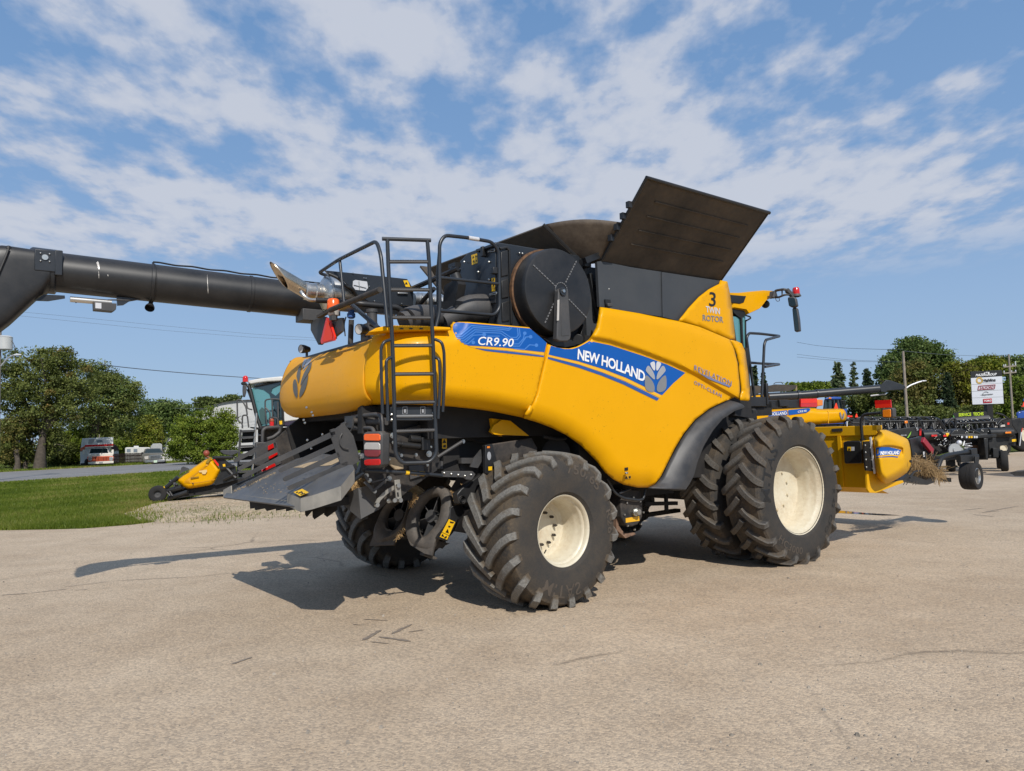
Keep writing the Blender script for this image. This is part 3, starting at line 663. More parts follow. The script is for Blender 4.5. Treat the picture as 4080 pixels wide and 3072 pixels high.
circ_=[[(590,1195),(655,1195),(770,1098),(1150,1128),(1175,1135),(1195,1118)],[(600,1222),(665,1220),(790,1120),(1100,1140),(1180,1152),(1215,1120)],[(615,1243),(675,1240),(805,1145),(1100,1160),(1200,1228),(1265,1230),(1285,1205),(1275,1125)],[(640,1262),(690,1262),(815,1168),(1090,1182),(1190,1250),(1275,1253),(1307,1215),(1297,1128)],[(655,1278),(700,1282),(790,1205),(890,1200)],[(690,1300),(730,1300),(800,1240)],[(1350,1200),(1345,1240),(1290,1300),(1225,1300)],[(1405,1222),(1370,1225),(1300,1325),(1220,1325)],[(1465,1315),(1410,1310),(1355,1362),(1240,1352)],[(945,1215),(1080,1215)],[(1120,1335),(1180,1290)]]
for q in circ_: ribbon('circuit_line',q,11,'L','rear',Mt['blue_line'],.0045)
for (a,b,r) in((1357,1183,20),(1422,1222,20),(1485,1315,20),(910,1198,22),(790,1285,20)):
    decal('circuit_dot',[('L',a+r*math.cos(t),b+r*math.sin(t)) for t in np.linspace(0,2*math.pi,14,endpoint=False)],'rear',Mt['blue_line'],off=.0048,step=30)
text('model_lettering','CR9.90',('L',830,1308),('L',1222,1332),(18,-88),'rear',Mt['white'],bold=.012,off=.008)
d2=[('E',624,1149),('E',660,1160),('E',710,1170),('E',760,1170),('E',800,1157),('E',840,1136),('E',868,1120),('E',1000,1147),('E',1200,1212),('E',1350,1266),('E',1470,1320),('E',1395,1385),('E',1325,1460),('E',1290,1450),('E',1220,1410),('E',1100,1352),('E',960,1298),('E',800,1248),('E',609,1205)]
decal('blue_graphic',d2,'front',Mt['blue'],off=.003)
decal('stripe',[('E',608,1207),('E',800,1251),('E',960,1301),('E',1100,1355),('E',1220,1413),('E',1322,1463),('E',1310,1478),('E',1200,1423),('E',1090,1371),('E',950,1317),('E',800,1267),('E',606,1218)],'front',Mt['gold'],off=.0035)
decal('stripe',[('E',606,1220),('E',800,1269),('E',950,1320),('E',1090,1375),('E',1200,1428),('E',1306,1481),('E',1292,1496),('E',1190,1447),('E',1080,1393),('E',945,1338),('E',800,1288),('E',605,1232)],'front',Mt['navy'],off=.004)
text('maker_lettering','NEW HOLLAND',('E',788,1232),('E',1212,1378),(4,-62),'front',Mt['white'],bold=.028,off=.008,spacing=.93,warp=lambda x:(0,-14*math.sin(math.pi*x)))
leaf_logo('leaf_emblem','E',1284,1348,140,200,'front',[Mt['silver_dk'],Mt['silver'],Mt['silver_lt']],off=.009)
for (q,a,b) in((0,0,0),): pass
text('series_lettering','REVELATION',('E',1522,1302),('E',1756,1404),(2,-32),'front',Mt['lilac'],bold=.004,off=.012,spacing=1.15)
decal('stripe',[('E',1545,1313),('E',1620,1345),('E',1756,1402),('E',1750,1412),('E',1615,1358)],'front',Mt['lilac'],off=.009)
text('feature_lettering','OPTI-CLEAN',('E',1522,1390),('E',1694,1476),(2,-22),'front',Mt['lilac'],bold=.008,off=.010,spacing=1.2)
text('fleet_number','3',('E',1618,898),('E',1660,903),(2,-88),'corner',Mt['ink'],bold=.012,off=.005)
text('feature_lettering','TWIN',('E',1598,938),('E',1686,952),(0,-38),'corner',Mt['silver_lt'],bold=.02,off=.005,spacing=.95)
text('feature_lettering','ROTOR',('E',1578,990),('E',1708,1004),(0,-36),'corner',Mt['silver_dk'],bold=.02,off=.005,spacing=.98)
# ---- emblem and spots on the tail hood
def hoodleaf():
    B=[([(235,1255),(245,1225),(262,1235),(274,1300),(272,1375),(262,1378),(245,1350),(234,1300)],0),([(362,1185),(352,1200),(310,1260),(290,1320),(284,1375),(300,1370),(325,1330),(345,1280)],0),
       ([(262,1200),(275,1150),(297,1105),(300,1150),(290,1220),(280,1270),(268,1215)],1),([(383,1085),(388,1100),(375,1155),(320,1240),(292,1290),(300,1240),(330,1160)],1),
       ([(310,1110),(325,1070),(350,1060),(335,1100),(308,1150)],2),([(350,1062),(388,1055),(380,1085),(330,1145),(312,1165),(335,1110)],2)]
    for pts,k in B:
        P=smoothpoly(SP([('C',*p) for p in pts]),2); panel('leaf_emblem',P,'hood',[Mt['emb_dk'],Mt['emb_dk'],Mt['silver']][k],step=16,off=.018,th=0)
hoodleaf()
# ---- warning stickers by pixel outline on the flank
def sticker(name,c,poly,bv,marks=1,parent=None):
    decal(name,[(c,*p) for p in poly],bv,Mt['warn'],off=.004,step=200,parent=parent)
decal('sticker',[('F',1207,638),('F',1232,634),('F',1232,656),('F',1207,660)],'front',Mt['ink'],off=.004)
decal('sticker',[('F',1208,690),('F',1252,684),('F',1254,715),('F',1210,720)],'front',Mt['gold'],off=.004)
decal('sticker_mark',[('F',1210,716),('F',1220,694),('F',1232,714)],'front',Mt['ink'],off=.006); decal('sticker_mark',[('F',1236,698),('F',1250,694),('F',1251,710),('F',1238,713)],'front',Mt['ink'],off=.006)
mb=MB(); mb.box(U('F',1220,674,'y',-1.735),(.04,.025,.025)); mb.build('panel_lock',Mt['zinc'],COMB,bev=.006)
# ---- fender
fo=[('F',1372,777),('F',1425,752),('F',1468,700),('F',1517,600),('F',1566,500),('F',1626,402),('F',1704,305),('F',1802,228),('F',1862,198),('F',1937,165)]
fi=[('F',1640,795),('F',1672,745),('F',1700,690),('F',1722,600),('F',1766,487),('F',1832,375),('F',1900,295),('F',1985,240),('F',2040,222),('F',2052,214)]
def lerp_list(L,t):
    k=t*(len(L)-1); i=min(int(k),len(L)-2); return L[i].lerp(L[i+1],k-i)
oA=[U(*q,'y',-1.70) for q in fo]; iA=[U(*q,'y',-1.82) for q in fi]
def fen(u,v):
    a=lerp_list(oA,u); b=lerp_list(iA,u)
    if v<=.62:
        t=v/.62; p=a.lerp(b,t); return p+Vector((0,-.05*math.sin(math.pi*min(1,t*1.05)),.0))
    t=(v-.62)/.38; c=b+(Vector((0.02,.30,-.02))); return b.lerp(c,t)
mb=MB(); mb.grid(fen,40,16); mb.build('fender',Mt['fender'],COMB,smooth=50,solid=.012)
# ---- wheels
def tyre_mb(Rr,rim,w,n,rev,h=.052,wb=.036,ns=9):
    mb=MB(); Rc=Rr-h; H=Rc-rim
    half=[(rim,.82),(rim+.03,.90),(rim+.12*H,.955),(rim+.35*H,.995),(rim+.55*H,1.0),(rim+.75*H,.975),(Rc-.075,.935),(Rc-.035,.89),(Rc-.014,.80),(Rc-.006,.5),(Rc,.15),(Rc,0)]
    prof=[(r,-v*w) for r,v in half]+[(r,v*w) for r,v in reversed(half[:-1])]
    mb.lathe(prof,(0,0,0),(0,1,0),72,0.); mb.a=[.16 if math.hypot(p[0],p[2])>Rc-.05 else (.05 if math.hypot(p[0],p[2])>Rc-.12 else 0.) for p in mb.v]
    # surface by path parameter s: 0 centre .. 1 shoulder .. 1.25 sidewall
    key=[(0,.02*w,Rc),(.5,.48*w,Rc-.005),(.85,.83*w,Rc-.018),(1.,.915*w,Rc-.05),(1.12,.945*w,Rc-.085),(1.25,.972*w,Rc-.13)]
    def pr(s):
        for (a,v0,r0),(b,v1,r1) in zip(key,key[1:]):
            if s<=b: t=(s-a)/(b-a); return v0+(v1-v0)*t, r0+(r1-r0)*t
        return key[-1][1:]
    sgn=-1 if rev else 1; rr=random.Random(n)
    def P3(th,v,r): return Vector((r*math.sin(th),v,r*math.cos(th)))
    for side in(-1,1):
        for k in range(n):
            th0=2*math.pi*(k+(.5 if side>0 else 0))/n
            st=[]
            for j in range(ns):
                s=1.25*j/(ns-1); v,r=pr(s); s_=min(s,1.)
                th=th0-sgn*(.88*w/Rr)*(s_**.85 if s_>0 else 0)-(sgn*.05*(s-1) if s>1 else 0)
                st.append((th,side*v,r,s))
            rows=[]
            for j in range(ns):
                th,v,r,s=st[j]; p=P3(th,v,r); a=P3(*st[max(0,j-1)][:3]); b=P3(*st[min(ns-1,j+1)][:3]); T=(b-a).normalized()
                rad=Vector((math.sin(th),0,math.cos(th))); k2=max(0,min(1,(s-.8)/.45)); N=(rad*(1-k2)+Vector((0,side,0))*k2).normalized(); N=(N-T*N.dot(T)).normalized(); W=T.cross(N)
                hh=h*(1 if s<.93 else max(.06,1-((s-.93)/.32)*.98)); wid=wb*(.86+.10*min(s,1)-.25*max(0,s-1))*rr.uniform(.97,1.03)
                rows.append((p-W*wid*1.45-N*.012,p-W*wid+N*hh,p+W*wid+N*hh,p+W*wid*1.45-N*.012))
            V=[q for r_ in rows for q in r_]; F=[]
            for j in range(ns-1):
                for i in range(3): F.append((j*4+i,j*4+i+1,(j+1)*4+i+1,(j+1)*4+i))
            F+=[(0,1,2,3),((ns-1)*4+3,(ns-1)*4+2,(ns-1)*4+1,(ns-1)*4)]
            b=len(mb.v); mb.add(V,F); 
            for i in range(len(V)): mb.a[b+i]=1. if i%4 in(1,2) and (i//4)<ns-1 else .16
    return mb, lambda r: None
def side_text(parent,s,rmid,size,a0,a1,yfn,mat,bold=.01,flip=False):
    """raised letters on an outboard sidewall (facing -y), a0..a1 clockwise angles from top in degrees as seen from outside"""
    V,F=text2d(s,bold,1.05); vs=[]
    for x,y in V:
        if flip: x=1-x; y=1-y
        a=R(a0+(a1-a0)*x); r=rmid+(y-.5)*size
        vs.append((r*math.sin(a),yfn(r),r*math.cos(a)))
    mb=MB(); mb.add(vs,F); return mb.build('sidewall_lettering',mat,parent,smooth=0,recalc=False)
TF,_=tyre_mb(.975,.548,.27,21,False,.052,.034); TR,_=tyre_mb(.815,.345,.385,19,True,.055,.037)
def sidey(Rr,rim,w,h):
    Rc=Rr-h; H=Rc-rim; half=[(rim,.82),(rim+.03,.90),(rim+.12*H,.955),(rim+.35*H,.995),(rim+.55*H,1.0),(rim+.75*H,.975),(Rc-.075,.935),(Rc-.035,.89)]
    def f(r):
        for (a,v0),(b,v1) in zip(half,half[1:]):
            if r<=b: return -(v0+(v1-v0)*(r-a)/(b-a))*w-.004
        return -.9*w
    return f
def rim_front():
    mb=MB(); pr=[(.555,-.205),(.575,-.222),(.578,-.232),(.570,-.236),(.556,-.230),(.549,-.215),(.543,-.190),(.520,-.170),(.512,-.150),(.508,-.085),(.500,-.075),(.488,-.02),(.484,.085),(.478,.10),(.465,.105),(.38,.11),(.30,.12),(.22,.12),(.20,.13),(.001,.13)]
    mb.lathe(pr,(0,0,0),(0,1,0),72)
    for k in range(10):
        a=2*math.pi*k/10; mb.cyl((.265*math.sin(a),.12,.265*math.cos(a)),(.265*math.sin(a),.095,.265*math.cos(a)),.018,n=6)
    mb.lathe([(.55,.20),(.575,.222),(.575,.235),(.55,.228),(.50,.17),(.485,.10)],(0,0,0),(0,1,0),48)
    return mb
def rim_rear():
    mb=MB(); pr=[(.345,-.30),(.365,-.322),(.370,-.332),(.362,-.337),(.348,-.330),(.340,-.312),(.336,-.285),(.322,-.275),(.316,-.255),(.314,-.215),(.306,-.20),(.300,-.15),(.297,-.03),(.29,-.005),(.275,.0),(.235,.0),(.228,.012),(.18,.012),(.001,.012)]
    mb.lathe(pr,(0,0,0),(0,1,0),64); mb.lathe([(.297,-.03),(.31,.25),(.345,.31),(.37,.33),(.345,.335)],(0,0,0),(0,1,0),40)
    return mb
RF=rim_front(); RRm=rim_rear()
def wheel(x,y,z,tmb,rmb,tm,steer=0,flip=False,master=[{}]):
    e=empty('wheel',(x,y,z),steer,COMB)
    key=id(tmb)
    if key not in master[0]:
        t=tmb.build('tyre',tm,e,smooth=32,attr=True); r=rmb.build('rim',Mt['rim'],e,smooth=40); master[0][key]=(t,r)
    else:
        for o in master[0][key]:
            c=o.copy(); COL.objects.link(c); c.parent=e
    for ch in e.children:
        ch.rotation_euler=(0,R(random.uniform(0,40)) if ch.name.startswith('tyre') else 0,0)
        if flip:
            ch.scale=(1,-1,1)
    return e
ZF=.945; ZR=.775
w1=wheel(0,-2.02,ZF,TF,RF,Mt['rubber']); w2=wheel(0,-1.33,ZF,TF,RF,Mt['rubber']); wheel(0,1.33,ZF,TF,RF,Mt['rubber'],flip=True); wheel(0,2.02,ZF,TF,RF,Mt['rubber'],flip=True)
XR=-3.776; ST=R(3.17)
w3=wheel(XR,-1.65,ZR,TR,RRm,Mt['rubber_rear'],ST); wheel(XR+.02,1.65,ZR,TR,RRm,Mt['rubber_rear'],ST,flip=True)
yf=sidey(.975,.548,.27,.052); yr=sidey(.815,.345,.385,.055)
side_text(w1,'MITAS',.765,.15,262,318,yf,Mt['ink'],.02)
side_text(w1,'HC3000',.76,.085,225,185,yf,Mt['letter'],.01,flip=False)
side_text(w1,'R 42  CFO',.745,.06,92,140,yf,Mt['ink'],.0); 
side_text(w3,'750/65',.63,.095,2,50,yr,Mt['letter'],.012); side_text(w3,'R26',.63,.085,75,98,yr,Mt['letter'],.01); side_text(w3,'MITAS',.60,.13,215,165,yr,Mt['letter'],.01)
mb=MB()
for k in range(10):
    a=2*math.pi*k/10+.2; c=Vector((.165*math.sin(a),.0,.165*math.cos(a))); mb.cyl(c,c+Vector((0,-.035,0)),.016,n=6); mb.cyl(c+Vector((0,-.03,0)),c+Vector((0,-.05,0)),.009,n=6)
mb.build('wheel_nuts',Mt['chassis'],w3)
mb=MB(); mb.cyl((.25*math.sin(3.5),-.12,.25*math.cos(3.5)),(.25*math.sin(3.5)-.02,-.17,.25*math.cos(3.5)+.04),.007,n=6); mb.build('valve_stem',Mt['ink'],w3)
# axles
mb=MB(); mb.mm((-.16,-1.75,.75),(.16,1.75,1.1)); mb.mm((XR-.11,-1.35,.62),(XR+.11,1.35,.9)); mb.beam((XR,0,.9),(XR+.3,0,1.3),.3,.3); mb.mm((-.28,-1.05,.6),(.2,-.8,1.25)); mb.cyl((XR,-1.5,ZR),(XR,-1.2,ZR),.16,n=20)
mb.build('axles',Mt['chassis'],COMB,bev=.02)
# ---- ladder
LA=R(17); LP=Vector((-5.25,-1.72,2)); LN=Vector((-math.sin(LA),-math.cos(LA),0))
def lp(c,x,y,d=0): return UP(c,x,y,LP+LN*d,LN)
mb=MB()
mb.tube([lp('C',992,105),lp('C',1000,330),lp('C',1016,640),lp('C',1034,960),lp('C',1048,1410),lp('D',1329,30),lp('D',1338,385),lp('D',1380,452),lp('D',1590,447),lp('D',1640,385),lp('D',1626,30),lp('C',1380,1410),lp('C',1358,960),lp('C',1342,640),lp('C',1326,290),lp('C',1312,112)],.019,10,bend=.08)
mb.tube([lp('C',950,103),lp('C',1340,116)],.019,8)
lad=mb.build('ladder',Mt['black_clean'],COMB,smooth=50)
mb0=MB()
for a,b in((('C',1005,290),('C',1325,290)),(('C',1015,512),('C',1335,515)),(('C',1028,735),('C',1345,738)),(('C',1036,962),('C',1356,960)),(('C',1046,1190),('C',1366,1187)),(('C',1052,1418),('C',1378,1413)),(('D',1335,220),('D',1635,210))):
    p=lp(*a,.0);q=lp(*b,.0); mb=MB(); mb.tube([p,q],.0155,8)
    for k in range(24): mb.box(p.lerp(q,(k+.5)/24)+Vector((0,0,.015)),(.008,.03,.008))
    mb.build('rung',Mt['gray'],lad,smooth=50)
for pts in ([('C',1018,912),('C',962,930),('C',940,985),('C',946,1300),('C',955,1505)],[('C',1032,1050),('C',982,1072),('C',988,1300),('C',998,1562)],[('C',1372,908),('C',1428,930),('C',1446,1005),('C',1450,1200),('C',1436,1490)],[('C',1372,1048),('C',1408,1070),('C',1416,1250),('C',1400,1545)]):
    mb=MB(); mb.tube([lp(*pts[0],0)]+[lp(*q,.03) for q in pts[1:]],.015,8,bend=.07); mb.build('grab_handle',Mt['black_clean'],lad,smooth=50)
# ladder console
mb=MB()
def lbox(x0,y0,x1,y1,c,d0,d1):
    mb.prism([lp(c,x0,y0,d0),lp(c,x1,y0,d0),lp(c,x1,y1,d0),lp(c,x0,y1,d0)],LN*(d1-d0))
lbox(365,52,785,135,'J',-.10,-.05); lbox(365,150,785,182,'J',-.10,-.03)
cons=mb.build('ladder_console',Mt['black_clean'],COMB,bev=.006)
mb=MB(); mb.tube([lp('J',420,142,-.03),lp('J',770,138,-.03)],.016,8); mb.build('console_bar',Mt['sheet'],cons)
def lstick(poly,mat,d,name='sticker'):
    mb=MB(); P=[lp('J',x,y,d) for x,y in poly]; mb.add(P,[tuple(range(len(P)))]); mb.build(name,mat,cons,smooth=0)
for x in(485,655):
    lstick([(x,50),(x+45,48),(x+45,118),(x,120)],Mt['silver'],-.046); lstick([(x+4,54),(x+41,52),(x+41,114),(x+4,116)],Mt['ink'],-.044); lstick([(x+14,75),(x+30,72),(x+32,104),(x+16,106)],Mt['silver'],-.042)
mb=MB()
for q in((382,124),(382,174),(780,108),(780,156),(352,148)): mb.sphere(lp('J',*q,-.03),.014,8,6)
mb.build('console_bolts',Mt['zinc'],cons)
# step ledge above the flank
mb=MB(); led=[(838,852),(900,818),(985,798),(1015,795),(1340,803),(1500,812),(1500,833),(1330,836),(1015,838),(900,850)]
P=[lp('C',x,y,-.10) for x,y in led]; mb.prism(P,-LN*.22); mb.build('step_ledge',Mt['yellow'],COMB,bev=.008)
mb=MB()
for x in(1105,1180,1262): 
    a=lp('C',x-12,824,-.095);b=lp('C',x+14,824,-.095); mb.beam(a,b,.02,.012)
mb.build('ledge_slots',Mt['ink'],COMB)
# ---- rails round the service deck
mb=MB(); mb.tube([U('C',1378,822,'y',-1.5),U('C',1412,690,'y',-1.5),U('C',1410,140,'y',-1.5),U('C',1450,75,'y',-1.5),U('C',1640,95,'y',-1.5),U('C',1830,128,'y',-1.5),U('C',1886,200,'y',-1.5),U('C',1892,660,'y',-1.5),U('C',1850,715,'y',-1.5),U('C',1415,680,'y',-1.5)],.019,10,bend=.09)
mb.tube([U('C',1412,415,'y',-1.5),U('C',1888,465,'y',-1.5)],.017,8)
mb.tube([U('C',1412,140,'y',-1.5),U('C',1390,400,'y',-1.42),U('C',1400,700,'y',-1.42)],.014,8)
gr=mb.build('deck_rail',Mt['black_clean'],COMB,smooth=50)
mb=MB(); mb.tube([U('C',1640,95,'y',-1.5),U('C',1722,108,'y',-1.5)],.0225,10); mb.build('white_tape',Mt['silver_lt'],gr,smooth=50)
X0=-5.55
mb=MB(); p1=U('C',440,378,'x',X0)
mb.tube([U('C',995,810,'x',X0),U('C',975,600,'x',X0),U('C',940,230,'x',X0),U('C',905,120,'x',X0),U('C',600,272,'x',X0),p1,p1+(U('C',565,412,'y',p1.y)-p1),U('C',592,465,'y',p1.y),U('C',600,600,'y',p1.y),U('C',602,720,'y',p1.y)],.019,10,bend=.07)
mb.tube([U('C',610,272,'x',X0),U('C',622,380,'x',X0),U('C',645,610,'x',X0)],.017,8)
mb.tube([U('K',1180,785,'x',-5.5),U('K',1580,1135,'x',-5.5)],.024,10)
mb.build('deck_rail',Mt['black_clean'],COMB,smooth=50)
mb=MB(); mb.tube([U('K',870,868,'x',-5.6),U('K',1600,568,'x',-5.6)],.028,12); mb.beam(U('K',700,968,'x',-5.6),U('K',880,870,'x',-5.6),.05,.03)
mb.build('pivot_tube',Mt['chassis'],COMB,smooth=50)
# ---- exhaust
c0=U('K',740,610,'y',-.1); ax=Vector((1,.0,0))
mb=MB(); mb.lathe([(.001,-.02),(.05,-.02),(.075,0),(.155,.02),(.185,.045),(.19,.06),(.19,.5),(.19,.9),(.18,.92),(.001,.92)],c0,ax,40); mb.lathe([(.193,.05),(.205,.055),(.205,.075),(.193,.08)],c0,ax,40)
mb.lathe([(.085,-.20),(.098,-.19),(.098,-.155),(.088,-.15),(.088,-.09),(.10,-.08),(.10,-.05),(.09,-.04),(.09,.03)],c0,ax,32)
muf=mb.build('muffler',Mt['steel'],COMB,smooth=40)
tip=U('K',112,352,'y',-.10); bs=c0+Vector((-.17,0,0)); dirn=(tip-bs).normalized()
def stack(u,v):
    a=2*math.pi*u; t=dirn; x=t.cross(Vector((0,1,0))).normalized(); y=Vector((0,1,0))
    L=(tip-bs).length; off=x*math.cos(a)*.082+y*math.sin(a)*.082
    cut=-math.cos(a)*.14
    p=bs+t*(L*v+cut*v)+off
    if v<.12: p=p.lerp(bs+Vector((-.03,0,0))+Vector((0,math.sin(a)*.085,math.cos(a)*.085*(1 if x.z>0 else -1))),.25*(1-v/.12))
    return p
mb=MB(); mb.grid(stack,28,10,closeu=True); mb.build('exhaust_stack',Mt['exhaust'],COMB,smooth=60,solid=.006)
mb=MB(); mb.tube([U('K',440,600,'y',-.2),U('K',480,660,'y',-.24),U('K',560,720,'y',-.25),U('K',650,722,'y',-.25)],.022,10,bend=.05); mb.build('drain_pipe',Mt['steel'],COMB,smooth=50)
mb=MB(); a=U('K',660,722,'y',-.25);b=U('K',980,740,'y',-.28);mb.tube([a,b],.030,10); mb.tube([b,U('K',1300,775,'y',-.5),U('K',1860,830,'y',-.55),U('K',1940,900,'y',-.55),U('K',1940,990,'y',-.55)],.033,10,bend=.06); mb.build('black_hose',Mt['black'],COMB,smooth=50)
# heat shield
Ys=-.42
sh=[(790,285),(1200,325),(2000,412),(2090,560),(2090,812),(1850,785),(1440,740),(1270,640),(1210,560),(1130,500),(1060,420),(830,330)]
mb=MB(); mb.prism([U('K',x,y,'y',Ys) for x,y in sh],(0,.02,0)); tl=[U('K',x,y,'y',Ys) for x,y in((790,285),(2000,412))]
t_=tl[0].lerp(tl[1],.35); mb.add([t_,tl[1],tl[1]+Vector((0,.5,.0)),t_+Vector((0,.5,.0))],[(0,1,2,3)]); e_=U('K',2090,560,'y',Ys);f_=U('K',2090,812,'y',Ys); mb.add([tl[1],e_,f_,f_+Vector((0,.5,0)),e_+Vector((0,.5,0)),tl[1]+Vector((0,.5,0))],[(0,1,4,5),(1,2,3,4)])
shd=mb.build('heat_shield',Mt['black_clean'],COMB,smooth=0)
mb=MB(); mb.prism([U('K',x,y,'y',Ys-.008) for x,y in((1205,440),(1240,425),(1410,450),(1425,540),(1390,585),(1240,570),(1200,520))],(0,.004,0)); mb.build('heat_mat',Mt['silver_lt'],shd,smooth=0)
mb=MB()
for a,b in(((1290,445),(1300,575)),((1215,500),(1300,520)),((1300,520),(1400,545))): mb.tube([U('K',*a,'y',Ys-.014),U('K',*b,'y',Ys-.014)],.004,5)
for q in((1365,400),(1395,402),(1440,520),(1520,735),(1920,775),(1205,328)): mb.sphere(U('K',*q,'y',Ys-.008),.009,6,5)
mb.build('shield_fasteners',Mt['zinc'],shd)
mb=MB(); mb.add([U('K',x,y,'y',Ys-.006) for x,y in((1942,432),(2010,430),(2045,528),(1978,525))],[(0,1,2,3)]); mb.build('sticker',Mt['warn'],shd,smooth=0)
mb=MB(); mb.add([U('K',x,y,'y',Ys-.009) for x,y in((1965,490),(1985,450),(2008,490))],[(0,1,2)]); mb.build('sticker_mark',Mt['ink'],shd,smooth=0)
mb=MB(); mb.tube([U('K',850,335,'y',-.45),U('K',1000,400,'y',-.5),U('K',1090,520,'y',-.5),U('K',1200,555,'y',-.5),U('K',1255,660,'y',-.47)],.018,8,bend=.1); mb.build('wiring_loom',Mt['ink'],COMB,smooth=50)
mb=MB(); mb.beam(U('K',1860,620,'y',Ys-.02),U('K',2010,622,'y',Ys-.02),.015,.02); mb.build('shield_handle',Mt['steel'],shd,bev=.004)
# ribbed pipe beyond the shield
mb=MB(); a=U('K',2080,720,'y',-.2); b=a+Vector((1.0,0,.0)); mb.cyl(a,b,.085,n=24)
for k in range(8): mb.lathe([(.086,0),(.097,.012),(.097,.028),(.086,.04)],a+Vector((.05+.05*k,0,0)),(1,0,0),24)
mb.build('bellows_pipe',Mt['steel'],COMB,smooth=40)
# black intake tubes by the rail
mb=MB(); mb.tube([U('L',60,1040,'y',-1.25),U('L',170,1000,'y',-1.2),U('L',390,1000,'y',-1.15)],lambda t:.125,16,bend=.1); mb.tube([U('L',20,1060,'y',-1.25),U('L',40,1050,'y',-1.25),U('L',60,1045,'y',-1.25)],.11,14)
mb.build('intake_duct',Mt['gray'],COMB,smooth=60)
mb=MB(); mb.tube([U('L',440,1060,'y',-1.2),U('L',600,985,'y',-1.2),U('L',700,930,'y',-1.2),U('L',880,915,'y',-1.2),U('L',985,925,'y',-1.22)],lambda t:.10+.065*smooth01(t*1.4)-(.03*max(0,t-.9)*10),18,bend=.2,steps=8); mb.sphere(U('L',975,925,'y',-1.22),.135,18,10)
mb.build('intake_duct',Mt['gray'],COMB,smooth=60)
# coolant pipe, cap, filler by the hood
mb=MB(); mb.tube([U('K',1165,1400,'x',-5.2),U('K',1170,1240,'x',-5.2),U('K',1180,1010,'x',-5.2)],.030,12); mb.tube([U('K',1100,970,'x',-5.2),U('K',1070,1080,'x',-5.2),U('K',1090,1250,'x',-5.2)],.008,6); mb.build('filler_neck',Mt['gray'],COMB,smooth=50)
a=U('K',1178,985,'x',-5.2); mb=MB(); mb.lathe([(.001,.105),(.05,.10),(.053,.085),(.035,.08),(.035,.06),(.046,.055),(.046,.015),(.03,0),(.001,0)],a-Vector((0,0,.005)),(0,0,1),20); mb.build('blue_cap',flat('blue_plastic',(.05,.15,.46),.45),COMB,smooth=40)
mb=MB(); a=U('K',1485,1090,'x',-5.2); mb.cyl(a,a+Vector((0,0,.16)),.055,n=16); mb.cyl(a+Vector((0,0,.135)),a+Vector((0,0,.17)),.063,n=16); mb.mm((a.x-.06,a.y-.02,a.z-.32),(a.x+.06,a.y+.16,a.z+.02)); mb.build('reservoir',Mt['gray'],COMB,smooth=40)
# work lights on the hood
def worklight(c,x,y,pl,v,d,r=.05):
    p=U(c,x,y,*pl); d=Vector(d).normalized(); mb=MB(); mb.lathe([(.001,-.09),(.03,-.085),(r*.9,-.03),(r,0),(r,.03),(r*.92,.035)],p,d,20); mb.beam(p-d*.05,p-d*.05-Vector((0,0,.08)),.03,.02); L=mb.build('work_light',Mt['black'],COMB,smooth=40)
    mb=MB(); mb.lathe([(.001,.02),(r*.6,.026),(r*.9,.03)],p,d,20); mb.build('light_lens',Mt['clear_lens'],L,smooth=60)
worklight('K',1320,1150,('x',-5.5),0,(-1,-.35,-.1),.055); worklight('K',470,1440,('x',-5.55),0,(-1,-.25,.0),.05)
# slow-moving triangle and beacon on posts
mb=MB(); P=[U('K',x,y,'x',-5.62) for x,y in((810,980),(845,980),(932,1262),(925,1312),(735,1362),(728,1320))]; mb.prism(P,(.02,0,0)); smv=mb.build('slow_vehicle_sign',Mt['red_refl'],COMB)
mb=MB(); P=[U('K',x,y,'x',-5.626) for x,y in((826,1010),(836,1010),(900,1240),(895,1302),(765,1340),(758,1300))]; mb.add(P,[tuple(range(6))]); mb.build('sign_face',Mt['smv'],smv,smooth=0)
mb=MB(); mb.prism([U('K',x,y,'x',-5.58) for x,y in((870,1000),(1040,980),(1030,1180),(930,1260))],(.03,0,0)); mb.tube([U('K',930,1290,'x',-5.5),U('K',940,900,'x',-5.5)],.03,8); mb.box(U('K',905,985,'x',-5.62),(.05,.07,.05)); mb.build('sign_bracket',Mt['gray'],COMB,smooth=30)
a=U('K',915,850,'x',-5.55); mb=MB(); mb.lathe([(.065,0),(.067,.03),(.062,.11),(.05,.125),(.001,.127)],a-Vector((0,0,.02)),(0,0,1),24); bc=mb.build('beacon',Mt['orange_lens'],COMB,smooth=40); mb=MB(); mb.cyl(a-Vector((0,0,.07)),a-Vector((0,0,.015)),.055,.066,20); mb.build('beacon_base',Mt['clear_lens'],bc,smooth=40)
# ---- radiator box
xb=-4.13; yb=-1.45
mb=MB(); TR_=U('L',1045,205,'x',xb); TL_=U('L',635,382,'x',xb); BL_=U('L',645,880,'x',xb)
zt_=U('L',1060,205,'y',yb).z; ztl=TL_.z; yl=TL_.y
mb.prism([(xb,yb,2.8),(xb,yb,3.84),(xb,yb+.55,3.84),(xb,yb+.72,3.78),(xb,yl,3.74),(xb,yl,2.8)],(1.25,0,0))
rbx=mb.build('radiator_housing',Mt['black_clean'],COMB,bev=.012)
mb=MB(); mb.prism([U('L',x,y,'x',xb-.02) for x,y in((835,280),(1035,210),(1030,850),(840,870))],(.02,0,0)); mb.beam(U('L',835,276,'x',xb-.03),U('L',1050,205,'x',xb-.03),.05,.03); mb.build('housing_door',Mt['black_clean'],rbx,bev=.006)
def rst(poly,mat,d,name='sticker'):
    mb=MB(); P=[U('L',x,y,'x',xb-d) for x,y in poly]; mb.add(P,[tuple(range(len(P)))]); mb.build(name,mat,rbx,smooth=0)
rst([(768,322),(832,302),(838,408),(774,432)],Mt['warn'],.005)
